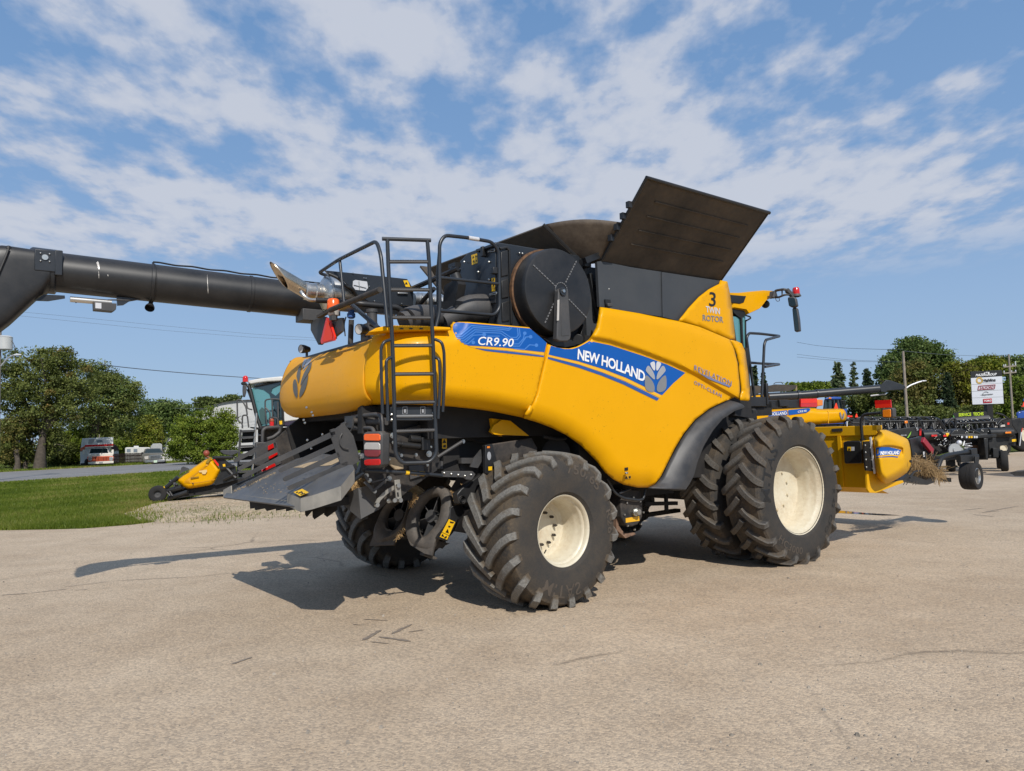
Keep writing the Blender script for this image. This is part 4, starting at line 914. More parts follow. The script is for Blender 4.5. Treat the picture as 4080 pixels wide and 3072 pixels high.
for q in([(778,355),(788,330),(800,350)],[(808,345),(818,318),(830,340)],[(782,395),(795,372),(802,405)],[(812,388),(828,372),(830,395)]): rst(q,Mt['ink'],.008,'sticker_mark')
rst([(990,575),(1028,570),(1030,720),(994,722)],Mt['warn'],.026); 
for q in([(1000,605),(1012,580),(1022,603)],[(1000,665),(1010,640),(1024,668)],[(996,684),(1028,682),(1028,688),(996,690)]): rst(q,Mt['ink'],.030,'sticker_mark')
mb=MB()
for q in((690,398),(962,398),(843,508),(965,590),(992,482),(995,520),(985,222)): mb.sphere(U('L',*q,'x',xb-.03),.014,8,6)
for (x,y) in((950,275),(970,748)): mb.tube([U('L',x,y+5,'x',xb-.035),U('L',x+75,y-20,'x',xb-.035),U('L',x+75,y+5,'x',xb-.035),U('L',x,y+15,'x',xb-.035)],.006,6,bend=.01)
mb.build('door_latches',Mt['zinc'],rbx)
mb=MB()
for (x0,y0,x1,y1) in((1090,290,1165,560),(1095,605,1170,800),(1100,850,1180,1060)):
    P=[U('L',x,y,'y',yb-.004) for x,y in((x0,y0),(x1,y0-25),(x1+5,y1-15),(x0+5,y1))]; mb.prism(P,(0,-.012,0))
mb.prism([U('L',x,y,'y',yb-.003) for x,y in((1070,240),(1160,222),(1190,260),(1215,1085),(1195,1090),(1172,275),(1150,250),(1085,268))],(0,-.02,0))
mb.build('embossed_side',Mt['black'],rbx,bev=.008)
mb=MB(); mb.box(U('L',905,285,'x',xb-.04),(.06,.05,.11)); mb.box(U('L',1020,495,'x',xb-.04),(.06,.06,.07)); mb.build('door_catches',Mt['black'],rbx,bev=.006)
mb=MB()
for a,b in(((1298,300),(1298,300)),((1330,305),(1330,305))): mb.sphere(U('L',*a,'y',-1.47),.012,8,6)
mb.build('plate_bolts',Mt['zinc'],COMB)
# clutter between ladder and box
mb=MB(); mb.tube([U('L',100,700,'x',-4.6),U('L',330,600,'x',-4.6),U('L',620,470,'x',-4.5)],.03,8); mb.tube([U('L',200,860,'x',-4.6),U('L',360,690,'x',-4.6)],.025,8); mb.prism([U('L',x,y,'x',-4.45) for x,y in((470,660),(600,580),(625,640),(590,840),(450,900))],(.1,0,0)); mb.tube([U('L',600,460,'x',-4.3),U('L',585,520,'x',-4.3),U('L',620,620,'x',-4.3)],.06,12); mb.box(U('L',585,440,'x',-4.3),(.08,.14,.05)); mb.beam(U('L',390,900,'x',-4.5),U('L',640,890,'x',-4.5),.1,.12)
mb.build('engine_clutter',Mt['black'],COMB,smooth=40)
# ---- rotary dust screen drum
dc=Vector((-3.47,-1.70,3.32)); rd=.475
mb=MB(); mb.lathe([(.001,0.),(rd-.03,0.),(rd-.008,.006),(rd,.02),(rd+.006,.06),(rd+.006,.17),(rd+.012,.19),(rd+.012,.30),(rd-.03,.31)],dc,(0,1,0),72)
drum=mb.build('screen_drum',Mt['black'],COMB,smooth=35)
mb=MB(); mb.lathe([(rd+.008,.185),(rd+.030,.19),(rd+.030,.235),(rd+.008,.24)],dc,(0,1,0),72); mb.build('drum_ring',Mt['rust'],drum,smooth=35)
mb=MB(); mb.mm((-3.98,-1.42,2.83),(-2.88,-1.30,3.80)); mb.build('drum_backing',Mt['black_clean'],COMB)
cen=dc+Vector((.03,-.0,.02))
mb=MB()
for (a,b) in(((512,640),(660,782)),((785,615),(715,755)),((735,855),(850,975)),((660,845),(585,1010))):
    A_=U('E',*a,'y',dc.y-.004);B_=U('E',*b,'y',dc.y-.004)
    for k in range(9):
        mb.beam(A_.lerp(B_,(k+.1)/9),A_.lerp(B_,(k+.75)/9),.012,.008,(0,1,0))
for t in np.linspace(0,2*math.pi,20,endpoint=False):
    c_=U('E',690,800,'y',dc.y-.004); p=c_+Vector((math.cos(t)*.085,0,math.sin(t)*.085)); q=c_+Vector((math.cos(t+.2)*.085,0,math.sin(t+.2)*.085)); mb.beam(p,q,.01,.006,(0,1,0))
mb.build('screen_seams',flat('worn_seam',(.16,.16,.165),.5),drum)
yd=-1.735
duct=[(672,800),(690,785),(715,783),(735,800),(740,900),(752,1080),(748,1108),(730,1122),(680,1122),(662,1110),(663,1080),(668,900)]
mb=MB(); mb.prism([U('E',x,y,'y',yd-.06) for x,y in duct],(0,.075,0)); db=mb.build('suction_duct',Mt['gray'],COMB,bev=.012)
mb=MB(); mb.prism([U('E',x,y,'y',yd-.064) for x,y in((690,880),(722,878),(738,1085),(690,1088))],(0,.004,0)); mb.build('duct_panel',Mt['gray'],db,bev=.003)
mb=MB(); mb.prism([U('E',x,y,'y',yd-.068) for x,y in((666,862),(678,858),(675,990),(663,992))],(0,.006,0)); mb.build('duct_strip',Mt['clear_lens'],db)
mb=MB(); c_=U('E',703,805,'y',yd-.08); mb.cyl(c_,c_+Vector((0,.02,0)),.045,n=24); mb.build('pivot_cap',Mt['black_clean'],db,smooth=40); mb=MB(); mb.cyl(c_+Vector((0,-.012,0)),c_,.018,n=12); mb.build('pivot_bolt',Mt['zinc'],db,smooth=40)
mb=MB(); mb.prism([U('E',x,y,'y',-1.60) for x,y in((580,1105),(665,1082),(750,1110),(800,1145),(720,1160),(640,1150))],(0,.1,0)); mb.cyl(U('E',795,1110,'y',-1.62),U('E',795,1110,'y',-1.55),.06,n=18); mb.beam(U('E',830,1020,'y',-1.5),U('E',800,1135,'y',-1.5),.05,.05); mb.beam(U('E',850,700,'y',-1.42),U('E',905,1000,'y',-1.42),.16,.05); mb.box(U('E',905,760,'y',-1.5),(.03,.03,.06)); mb.box(U('E',840,630,'y',-1.5),(.1,.1,.1))
mb.build('drum_mount',Mt['black'],COMB,bev=.004)
# ---- unloading auger folded back along the far side
A0=Vector((-5.15,.80,3.47)); A1=Vector((-7.85,1.12,3.60)); dA=(A1-A0).normalized()
mb=MB(); mb.tube([A0,A1+dA*.3],.207,36)
for t in(.32,.70):
    p=A0.lerp(A1,t); mb.lathe([(.207,-.02),(.214,-.015),(.214,.015),(.207,.02)],p,dA,36)
aug=mb.build('unloading_auger',Mt['black'],COMB,smooth=50)
p=A1+dA*.15; mb=MB(); mb.lathe([(.21,-.05),(.232,-.04),(.232,.18),(.215,.20)],p-dA*.02,dA,36); mb.box(p+Vector((-.05,-.215,.06)),(.20,.05,.22)); mb.box(p+Vector((.06,-.215,.05)),(.07,.06,.26)); mb.build('spout_collar',Mt['black_clean'],aug,smooth=40,bev=.008)
mb=MB(); c_=p+Vector((-.06,-.245,.09)); mb.cyl(c_,c_+Vector((0,-.008,0)),.028,n=16)
for a in range(4): mb.sphere(c_+Vector((.055*math.cos(a*1.57+.8),0,.055*math.sin(a*1.57+.8))),.01,6,5)
mb.build('collar_bolts',Mt['zinc'],aug,smooth=40)
# boxy spout running on level along its top and bending down beyond the frame
SEC=[((318,208),(322,448)),((290,190),(300,458)),((245,178),(255,480)),((60,150),(190,540)),((0,143),(70,652)),((-110,165),(-40,735)),((-190,330),(-85,775))]
SECP=[(U('A',*t,'y',1.12),U('A',*b_,'y',1.12)) for t,b_ in SEC]
def spout(u,v):
    k=v*(len(SECP)-1); i=min(int(k),len(SECP)-2); f=k-i; t=SECP[i][0].lerp(SECP[i+1][0],f); b_=SECP[i][1].lerp(SECP[i+1][1],f); c=(t+b_)/2; h=(t-b_)/2
    a=2*math.pi*u; e=.95-.55*smooth01(v*3); sx=math.copysign(abs(math.cos(a))**e,math.cos(a)); sy=math.copysign(abs(math.sin(a))**e,math.sin(a)); return c+h*sy+Vector((0,1,0))*sx*.215
mb=MB(); mb.grid(spout,40,26,closeu=True); mb.build('auger_spout',Mt['black'],aug,smooth=50,solid=.01)
mb=MB(); mb.tube([U('A',57,152,'y',.90),U('A',40,200,'y',.895),U('A',-15,330,'y',.895),U('A',-40,420,'y',.9)],.012,6); mb.sphere(U('A',58,150,'y',.95),.03,8,6); mb.build('spout_seam',Mt['ink'],aug,smooth=40)
# cable along the top, strap with lamp, linear actuator underneath
mb=MB(); top=lambda t,d=.225: A0.lerp(A1,t)+Vector((0,-.03,d))
mb.tube([top(.02)]+[top(t,.222+.012*(i%2)) for i,t in enumerate(np.linspace(.1,.68,10))]+[top(.70,.23)],.010,6,bend=.03); mb.build('cable',Mt['ink'],aug,smooth=50)
q=A0.lerp(A1,.70); mb=MB(); mb.tube([q+Vector((0,-.02,.22)),q+Vector((0,-.15,.16)),q+Vector((0,-.22,0)),q+Vector((0,-.15,-.16)),q+Vector((-.01,0,-.24))],.012,6,bend=.08); mb.build('cable',Mt['ink'],aug,smooth=50)
lq=U('A',995,540,'y',1.0); mb=MB(); mb.lathe([(.001,-.05),(.03,-.045),(.05,0),(.05,.02)],lq,Vector((-.3,-.6,-.75)),16); mb.beam(lq+Vector((0,0,.02)),lq+Vector((.03,.02,.13)),.03,.03); mb.build('auger_lamp',Mt['black'],aug,smooth=40)
def au(x,y): return U('A',x,y,'y',1.0)
mb=MB(); mb.tube([au(465,487),au(740,510)],.030,10); mb.build('actuator_rod',Mt['steel'],aug,smooth=50)
mb=MB(); mb.prism([au(x,y)+Vector((0,-.05,0)) for x,y in((618,508),(770,520),(765,560),(745,573),(620,562))],(0,.11,0)); mb.tube([au(500,510),au(560,480),au(620,512),au(720,490),au(860,495),au(960,482)],.009,6); act=mb.build('actuator_box',Mt['gray'],aug,bev=.008)
mb=MB(); P=[au(x,y)+Vector((0,-.056,0)) for x,y in((628,515),(668,518),(668,555),(628,552))]; mb.add(P,[(0,1,2,3)]); mb.build('rating_label',Mt['silver_lt'],act,smooth=0)
mb=MB(); mb.prism([au(x,y) for x,y in((232,495),(290,455),(430,462),(432,480),(320,498))],(0,.03,0)); mb.prism([au(x,y) for x,y in((775,470),(950,485),(860,500),(820,525),(780,528))],(0,.03,0)); mb.build('actuator_bracket',Mt['black_clean'],aug)
# paint scuffs on the tube
mb=MB()
for a,b,w in(((648,235),(658,290),.012),((655,300),(657,350),.005),((640,240),(650,262),.006),((1375,320),(1382,450),.004),((715,322),(718,335),.006)):
    def surfpt(x,y):
        d=rayc(px('A',x,y)).normalized(); w0=CAMC-A0; dd=d-dA*d.dot(dA); ww=w0-dA*w0.dot(dA); A_=dd.dot(dd);B_=2*dd.dot(ww);C_=ww.dot(ww)-.2085**2; D_=B_*B_-4*A_*C_
        return CAMC+d*((-B_-math.sqrt(max(0,D_)))/(2*A_))
    p0=surfpt(*a);p1_=surfpt(*b); n_=(p1_-p0).cross(rayc(px('A',*a))).normalized(); rr=random.Random(a[0]); m=6
    L_=[surfpt(a[0]+(b[0]-a[0])*k/m,a[1]+(b[1]-a[1])*k/m) for k in range(m+1)]
    vs=[]; 
    for k in range(m+1): ww_=w*rr.uniform(.3,1)*(.2 if k in(0,m) else 1); vs+=[L_[k]-n_*ww_,L_[k]+n_*ww_]
    mb.add(vs,[(2*k,2*k+1,2*k+3,2*k+2) for k in range(m)])
mb.build('paint_scuff',Mt['clear_lens'],aug,smooth=0)
# auger cradle at the tail
mb=MB(); mb.prism([U('K',x,y,'x',-5.35) for x,y in((580,1050),(640,1000),(760,960),(790,1060),(740,1330),(690,1380),(578,1165))],(.06,0,0)); mb.box(U('K',560,960,'x',-5.35),(.25,.25,.14)); mb.build('auger_cradle',Mt['gray'],COMB,bev=.008)
# ---- cab
yc=-1.0
def prof(c,pts,y): return [U(c,x,y_,'y',y) for x,y_ in pts]
rf=prof('N',[(150,120),(270,122),(440,103),(560,92),(668,100),(645,180),(580,215),(545,262),(505,312),(370,375),(335,325),(180,300),(165,200)],yc)
mb=MB()
def roofsec(t):        # cross-cab positions with a crowned, rounded roof edge
    return t
n=len(rf); ys=[0,.04,.14,.5,1.0,1.5,1.86,1.96,2.0]; ins=[.10,.035,.0,0,0,0,0,.035,.10]
cenr=sum(rf,Vector())/n
for y_,i_ in zip(ys,ins): mb.add([p+(cenr-p)*i_*1.2+Vector((0,y_,.02*math.sin(math.pi*y_/2))) for p in rf],[])
mb.f=[(j*n+k,j*n+(k+1)%n,(j+1)*n+(k+1)%n,(j+1)*n+k) for j in range(len(ys)-1) for k in range(n)]+[tuple(range(n)),tuple(range((len(ys)-1)*n,len(ys)*n))]
mb.build('cab_roof',Mt['yellow'],COMB,smooth=50)
mb=MB(); mb.prism(prof('N',[(162,150),(345,165),(318,235),(275,250),(175,238)],yc-.012),(0,.1,0)); mb.build('roof_vent',Mt['ink'],COMB,bev=.008)
mb=MB(); w=U('N',555,255,'y',-.9); mb.sphere(w,.065,14,8); mb.tube([w,U('N',475,255,'y',-.85)],.012,6); mb.build('cab_light',Mt['ink'],COMB,smooth=50)
gl=prof('N',[(190,310),(335,330),(338,560),(335,820),(300,900),(200,900)],-.93); 
mb=MB(); mb.mm((.30,-.90,2.15),(.80,.90,3.5)); mb.build('cab_glass',Mt['glass'],COMB,smooth=0)
mb=MB(); mb.add(prof('N',[(195,390),(262,400),(290,690),(292,700),(235,670)],-.935),[(0,1,2,3,4)]); mb.add(prof('N',[(300,400),(333,330),(333,815),(305,720)],-.935),[(0,1,2,3)]); mb.build('cab_window',Mt['teal_glass'],COMB,smooth=0)
mb=MB(); mb.tube(prof('N',[(285,400),(290,560),(300,760)],-.95),.022,8); mb.prism(prof('N',[(190,310),(330,328),(335,380),(280,410),(205,350)],-.96),(0,.04,0)); mb.tube(prof('N',[(338,380),(385,395),(392,410),(345,438)],-.97),.012,6); mb.tube(prof('N',[(335,430),(338,700),(340,850)],-.945),.012,6); mb.build('cab_frame',Mt['ink'],COMB,smooth=40)
# mirrors and beacon on the swing arm
ym=-1.35
mb=MB(); mb.tube(prof('N',[(640,185),(665,105),(760,88),(800,100),(830,150)],-1.15)[:2]+prof('N',[(760,90),(820,110),(850,160)],ym),.02,8,bend=.04); mb.tube([U('N',650,180,'y',-1.12),U('N',700,180,'y',-1.2),U('N',770,150,'y',ym),U('N',840,150,'y',ym)],.016,8); mb.tube([U('N',738,95,'y',ym+.05),U('N',740,160,'y',ym+.05)],.012,6); mb.tube([U('N',660,180,'y',-1.1),U('N',680,225,'y',-1.12),U('N',712,220,'y',-1.15),U('N',705,180,'y',-1.15)],.005,5,bend=.05); mb.beam(U('N',790,100,'y',ym),U('N',850,160,'y',ym),.05,.06); mb.prism(prof('N',[(640,110),(672,105),(690,170),(650,190),(630,185)],-1.12),(0,.06,0))
arm=mb.build('mirror_arm',Mt['gray'],COMB,smooth=40)
b0=U('N',895,155,'y',ym); mb=MB(); mb.lathe([(.055,0),(.056,.03),(.052,.085),(.04,.105),(.001,.11)],b0+Vector((0,0,.012)),(0,0,1),20); mb.build('beacon',Mt['red'],arm,smooth=40); mb=MB(); mb.lathe([(.05,-.03),(.075,-.02),(.06,.015),(.001,.015)],b0,(0,0,1),20); mb.build('beacon_base',Mt['gray'],arm,smooth=40)
NV=Vector((-.93,-.36,0)).normalized()
def mirror(pts_all,pts_glass,dep,name):
    c_=U('N',*pts_all[0],'y',ym)
    P=[UP('N',x,y,c_,NV) for x,y in pts_all]; mb=MB(); mb.prism(P,-NV*dep); o=mb.build(name,Mt['gray'],arm,bev=.015)
    P=[UP('N',x,y,c_+NV*.004,NV) for x,y in pts_glass]; mb=MB(); mb.add(P,[tuple(range(len(P)))]); mb.build('mirror_glass',Mt['mirror'],o,smooth=0)
mirror([(800,205),(812,275),(850,288),(880,282),(905,270),(890,185),(862,168),(800,178)],[(808,210),(818,268),(850,280),(892,262),(878,190),(812,185)],.12,'wide_angle_mirror')
mirror([(850,310),(862,430),(875,550),(885,560),(935,548),(925,420),(905,300),(890,290),(860,295)],[(856,315),(868,430),(880,545),(922,540),(912,420),(895,305)],.11,'mirror')
# front corner platform and rails
yp=-1.30
mb=MB(); mb.tube(prof('N',[(440,1320),(400,1050),(345,625),(372,575),(500,582),(715,608)],yp)+[U('N',560,650,'y',yp-.35),U('N',541,700,'y',yp-.35),U('N',530,950,'y',yp-.35),U('N',514,1280,'y',yp-.35)],.020,8,bend=.07); mb.tube(prof('N',[(385,902),(520,912),(712,920)],yp)+[U('N',548,948,'y',yp-.35)],.019,8,bend=.06); mb.build('platform_rail',Mt['black_clean'],COMB,smooth=50)
mb=MB(); mb.prism(prof('N',[(400,1310),(700,1318),(745,1405),(430,1410)],yp),(0,.25,0)); mb.prism(prof('N',[(780,1318),(1130,1300),(1130,1398),(790,1400)],yp),(0,.10,0)); mb.beam(U('N',555,1130,'y',yp-.03),U('N',565,1370,'y',yp-.03),.06,.05); mb.beam(U('N',690,1350,'y',yp),U('N',790,1350,'y',yp),.08,.1); mb.box(U('N',350,1340,'y',-1.2),(.5,.3,.14)); mb.sphere(U('N',410,1455,'y',-1.3),.07,12,8); mb.build('platform',Mt['black'],COMB,bev=.008)
mb=MB(); mb.prism(prof('N',[(945,1302),(1128,1298),(1130,1392),(948,1392)],yp-.03),(0,.025,0)); rr_=mb.build('reflector_panel',Mt['red'],COMB,bev=.004); mb=MB(); mb.prism(prof('N',[(947,1303),(1127,1299),(1127,1346),(947,1350)],yp-.034),(0,.003,0)); mb.build('reflector_band',Mt['red_refl'],rr_)
mb=MB(); mb.prism(prof('N',[(1132,1308),(1192,1312),(1192,1378),(1134,1385)],yp-.03),(0,.07,0)); mb.build('marker_light',Mt['amber'],COMB,bev=.012)
mb=MB(); mb.beam(U('N',180,1440,'y',-1.5),U('N',420,1480,'y',-1.35),.10,.12); mb.mm((-.4,-1.3,1.95),(.9,1.2,2.15)); mb.build('cab_floor_frame',Mt['dark'],COMB)
# ---- feeder house down to the header
mb=MB(); mb.prism([(.3,-.75,2.0),(.3,-.75,1.2),(1.95,-.75,.75),(1.95,-.75,1.65)],(0,1.5,0)); mb.build('feeder_house',Mt['chassis'],COMB,bev=.02)
# ---- residue tray at the tail
TN=Vector((-.50,0,.866)); T0=Vector((-6.18,-1.13,1.165))
def tp(x,y,d=0): return UP('I',x,y,T0+TN*d,TN)
mb=MB(); P=[tp(x,y,.02) for x,y in((62,1205),(1040,1330),(1545,1085),(1720,860),(1530,690),(1300,650),(980,720),(700,850),(350,1010),(165,1065))]; mb.prism(P,-TN*.015); tray=mb.build('residue_tray',Mt['sheet'],COMB)
mb=MB(); P=[tp(x,y,.10) for x,y in((865,1150),(1000,1075),(1200,985),(1640,797),(1690,795),(1715,850),(1545,1062),(1185,1180),(1040,1215))]; mb.prism(P,(0,0,-.125)); mb.build('tray_wing',Mt['sheet'],tray)
xr_=T0.x-.0
mb=MB(); mb.prism([U('I',x,y,'x',xr_) for x,y in((62,1112),(157,1060),(161,1160),(500,1203),(866,1246),(866,1312),(500,1262),(62,1207))],(.012,0,0)); mb.build('tray_lip',Mt['lip'],tray)
mb=MB(); ed=[tp(x,y,.10) for x,y in((866,1150),(1040,1216),(1185,1181),(1546,1063),(1716,850))]
for i in range(4):
    o_=Vector((-.004,-.004,0)); mb.add([ed[i]+o_,ed[i+1]+o_,ed[i+1]+o_+Vector((0,0,-.122)),ed[i]+o_+Vector((0,0,-.122))],[(0,1,2,3)])
mb.build('wing_edge',Mt['lip'],tray,smooth=0)  # thin ribbons laid over the wing sides to carry the painted sunlit tone
mb=MB(); mb.prism([U('I',x,y,'y',1.22) for x,y in((158,1062),(350,985),(840,755),(850,800),(370,1030),(166,1160))],(0,.012,0)); mb.build('tray_side',Mt['black_clean'],tray)
mb=MB()
for x,y in((115,1190),(165,1195),(178,1197),(213,1200),(795,1278),(852,1285),(880,1290),(912,1283),(935,1295)): mb.sphere(U('I',x,y,'x',T0.x-.004),.009,6,5)
mb.build('tray_rivets',Mt['zinc'],tray)
mb=MB(); P=[tp(x,y,.126) for x,y in((945,1140),(1055,1097),(1140,1143),(1028,1190))]; mb.add(P,[(0,1,2,3)]); mb.build('sticker',Mt['warn'],tray,smooth=0)
mb=MB()
for q in([(1000,1150),(1050,1128),(1060,1136),(1010,1158)],[(1030,1165),(1090,1150),(1094,1158),(1036,1172)],[(975,1142),(1000,1130),(1003,1140),(985,1150)],[(1045,1140),(1062,1140),(1066,1160),(1048,1160)]): mb.add([tp(x,y,.129) for x,y in q],[(0,1,2,3)])
mb.build('sticker_mark',Mt['ink'],tray,smooth=0)
mb=MB(); P=[tp(x,y,.024) for x,y in((940,830),(1130,770),(1300,740),(1530,690),(1535,745),(1420,800),(1250,815),(1120,835),(1010,830))]; mb.add(P,[tuple(range(9))]); mb.build('chaff_dust',Mt['tan'],tray,smooth=0)
mb=MB()
rs=random.Random(2)
for _ in range(260):
    t=rs.random(); x=200+520*t+rs.uniform(-14,14); y=1130-235*t+rs.uniform(-9,9); p=tp(x,y,.022); d=Vector((rs.uniform(-1,1),rs.uniform(-1,1),rs.uniform(0,.4)))*.012; mb.beam(p,p+d,.003,.003)
for _ in range(40):
    p=tp(rs.uniform(500,900),rs.uniform(1000,1160),.022); d=Vector((rs.uniform(-1,1),rs.uniform(-1,1),.2))*.015; mb.beam(p,p+d,.004,.003)
mb.build('chaff_bits',Mt['tan'],tray,smooth=0)
# finger grates either side of the tray
def finger(a,b,y,w=.022):
    A_=U('I',*a,'y',y);B_=U('I',*b,'y',y); t=(B_-A_).normalized(); nn=Vector((-t.z,0,t.x))
    pts=[A_+nn*w*math.cos(q)-t*w*math.sin(q) for q in np.linspace(0,math.pi,7)]+[B_-nn*w*1.15,B_+nn*w*1.15]
    return pts
def grate(y,F,plate):
    mb=MB()
    for a,b in F: mb.prism(finger(a,b,y),(0,.012,0))
    P=[U('I',x,y_,'y',y) for x,y_ in plate]; mb.prism(P,(0,.012,0)); return mb.build('finger_grate',Mt['gray'],COMB,smooth=20)
yG=-1.0
gR=grate(yG,[((735,742),(1440,410)),((790,862),(1460,560)),((845,975),(1520,665)),((905,1085),(1640,780))],[(1415,395),(1470,345),(1590,262),(1600,300),(1700,430),(1790,745),(1690,800),(1620,830),(1540,790),(1470,600),(1420,450)])
mb=MB(); mb.beam(U('I',1410,372,'y',yG-.02),U('I',1465,355,'y',yG-.02),.03,.025); mb.tube([U('I',1560,400,'y',yG-.02),U('I',1530,450,'y',yG-.02),U('I',1535,540,'y',yG-.02),U('I',1570,585,'y',yG-.02),U('I',1640,600,'y',yG-.02)],.007,6,bend=.04); mb.sphere(U('I',1795,682,'y',yG-.03),.022,10,8); mb.build('grate_hinge',Mt['gray'],gR)
yL=.92
gL=grate(yL,[((218,740),(720,480)),((270,845),(760,600)),((325,940),(800,700)),((372,1040),(840,800))],[(700,455),(800,420),(900,640),(950,760),(860,810),(780,720)])
mb=MB(); mb.prism([U('I',x,y,'y',yL) for x,y in((720,470),(850,360),(960,740),(820,830))],(0,.02,0)); mb.build('side_plate',Mt['chassis'],COMB)
mb=MB(); mb.tube([U('I',555,500,'y',yL),U('I',560,360,'y',yL),U('I',600,330,'y',yL),U('I',775,320,'y',yL),U('I',778,380,'y',yL),U('I',690,450,'y',yL),U('I',615,470,'y',yL)],.02,8); mb.build('far_bracket',Mt['gray'],COMB,smooth=50)
# red far lamp, seen through the fingers
mb=MB(); 
for q in([(628,540),(690,520),(705,580),(630,615)],[(635,650),(735,615),(752,665),(640,735)]): mb.prism([U('I',x,y,'y',1.35) for x,y in q],(0,.03,0))
mb.prism([U('I',x,y,'y',1.35) for x,y in((545,865),(640,800),(700,755),(730,810),(660,870),(570,900))],(0,.03,0)); mb.build('far_lamp',Mt['red'],COMB,bev=.006)
mb=MB(); mb.prism([U('I',x,y,'y',1.38) for x,y in((475,515),(700,505),(770,700),(640,830),(480,800))],(0,.08,0)); mb.build('far_lamp_housing',Mt['gray'],COMB,bev=.01)
# ---- right lamp cluster
xl=-5.62
lc=[(1815,420),(1822,395),(1850,380),(2020,372),(2045,392),(2052,440),(2050,780),(2040,815),(2000,832),(1870,830),(1840,815),(1822,770)]
LN2=Vector((-.97,-.24,0)).normalized(); L0=U('I',1930,600,'x',xl)
def lc_(x,y,d=0): return UP('I',x,y,L0+LN2*d,LN2)
mb=MB(); mb.prism([lc_(x,y) for x,y in lc],-LN2*.11); lamp=mb.build('lamp_cluster',Mt['gray'],COMB,bev=.02)
for nm,mat,q in(('indicator_lens',Mt['orange_lens'],[(1828,425),(1842,408),(2010,406),(2032,420),(2034,478),(2022,496),(1850,492),(1829,484)]),('reversing_lens',Mt['clear_lens'],[(1832,545),(1852,516),(2012,516),(2032,540),(2034,608),(1832,606)]),('stop_lens',Mt['dull_lens'],[(1832,611),(2034,613),(2032,664),(2006,696),(1872,696),(1838,680)]),('tail_lens',Mt['red'],[(1832,740),(1862,730),(2018,722),(2034,734),(2036,786),(2020,802),(1852,806),(1833,790)])):
    mb=MB(); mb.prism([lc_(x,y,.012) for x,y in q],-LN2*.012); mb.build(nm,mat,lamp,bev=.006)
xq=-5.5
mb=MB(); mb.tube([U('I',x,y,'x',xq) for x,y in((1690,190),(1990,160),(2045,175),(2062,240),(2068,400))],.022,10,bend=.07); mb.tube([U('I',x,y,'x',xq) for x,y in((1690,340),(1900,330),(1945,340),(1965,400))],.019,10,bend=.05); mb.tube([U('I',1710,250,'x',xq),U('I',2120,250,'x',xq+.1)],.036,12); mb.prism([U('I',x,y,'x',xq-.05) for x,y in((1588,182),(1695,180),(1698,330),(1590,325))],(.08,0,0)); mb.tube([U('I',x,y,'x',xq-.07) for x,y in((1600,265),(1545,290),(1535,340),(1580,390),(1640,395),(1690,350),(1700,220))],.011,6,bend=.05); mb.build('lamp_bracket',Mt['gray'],COMB,smooth=50)
mb=MB(); mb.tube([U('J',20,185,'y',-.9),U('J',250,190,'y',-1.0)],.03,10); mb.build('bracket_pipe',Mt['chassis'],COMB,smooth=50)
# ---- dark rear side sheets, chopper frame
ys_=-1.18
def jp(pts,y,dy,name,mat,bev=0,parent=None):
    mb=MB(); mb.prism([U('J',x,y_,'y',y) for x,y_ in pts],(0,dy,0)); return mb.build(name,mat,parent or COMB,bev=bev)
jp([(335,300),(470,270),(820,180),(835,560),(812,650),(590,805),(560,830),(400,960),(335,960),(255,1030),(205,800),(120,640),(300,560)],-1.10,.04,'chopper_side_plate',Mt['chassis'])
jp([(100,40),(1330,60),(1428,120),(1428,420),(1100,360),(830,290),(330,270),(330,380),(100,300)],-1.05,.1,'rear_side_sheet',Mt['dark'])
jp([(1330,160),(1420,170),(1428,330),(1350,290)],-1.3,.05,'inner_yellow_guard',Mt['yellow'],parent=COMB)
mb=MB(); P=[U('F',x,y,'y',-1.35) for x,y in((272,385),(290,345),(350,302),(410,310),(540,415),(460,412),(300,405))]; mb.prism(P,(0,.04,0)); mb.build('inner_guard',Mt['yellow'],COMB)
mb=MB(); P=[U('F',x,y,'y',-1.33) for x,y in((230,480),(560,430),(600,500),(590,640),(250,660))]; mb.prism(P,(0,.05,0)); mb.build('sieve_box',Mt['chassis'],COMB,bev=.01)
mb=MB(); P=[U('F',x,y,'y',-1.36) for x,y in((235,480),(285,470),(330,640),(318,690),(235,680))]; mb.prism(P,(0,.05,0)); so_=mb.build('sieve_post',Mt['black'],COMB,bev=.006)
for q,m_ in(([(255,630),(282,628),(282,655),(256,657)],'warn'),([(296,632),(325,628),(326,665),(297,684)],'warn'),([(247,488),(266,487),(266,500),(247,501)],'amber')):
    mb=MB(); P=[U('F',x,y,'y',-1.364) for x,y in q]; mb.add(P,[(0,1,2,3)]); mb.build('sticker',Mt[m_],so_,smooth=0)
mb=MB(); c_=U('F',261,555,'y',-1.364); mb.add([c_+Vector((math.cos(t)*.025,0,math.sin(t)*.045)) for t in np.linspace(0,6.28,16,endpoint=False)],[tuple(range(16))]); mb.build('oval_label',Mt['silver'],so_,smooth=0)
mb=MB(); mb.add([U('F',x,y,'y',-1.367) for x,y in((303,665),(311,640),(322,660))],[(0,1,2)]); mb.build('sticker_mark',Mt['ink'],so_,smooth=0)
mb=MB(); mb.prism([U('J',x,y,'y',-1.25) for x,y in((1130,620),(1160,540),(1230,455),(1240,560),(1200,630))],(0,.02,0)); mb.beam(U('J',1030,560,'y',-1.1),U('J',1260,560,'y',-1.1),.06,.06); mb.beam(U('J',830,600,'y',-1.0),U('J',1240,650,'y',-1.0),.08,.08); mb.build('linkage',Mt['gray'],COMB)
mb=MB(); P=[U('J',x,y,'y',-1.106) for x,y in((860,352),(905,352),(905,446),(860,446))]; mb.add(P,[(0,1,2,3)]); stk=mb.build('sticker',Mt['warn'],COMB,smooth=0)
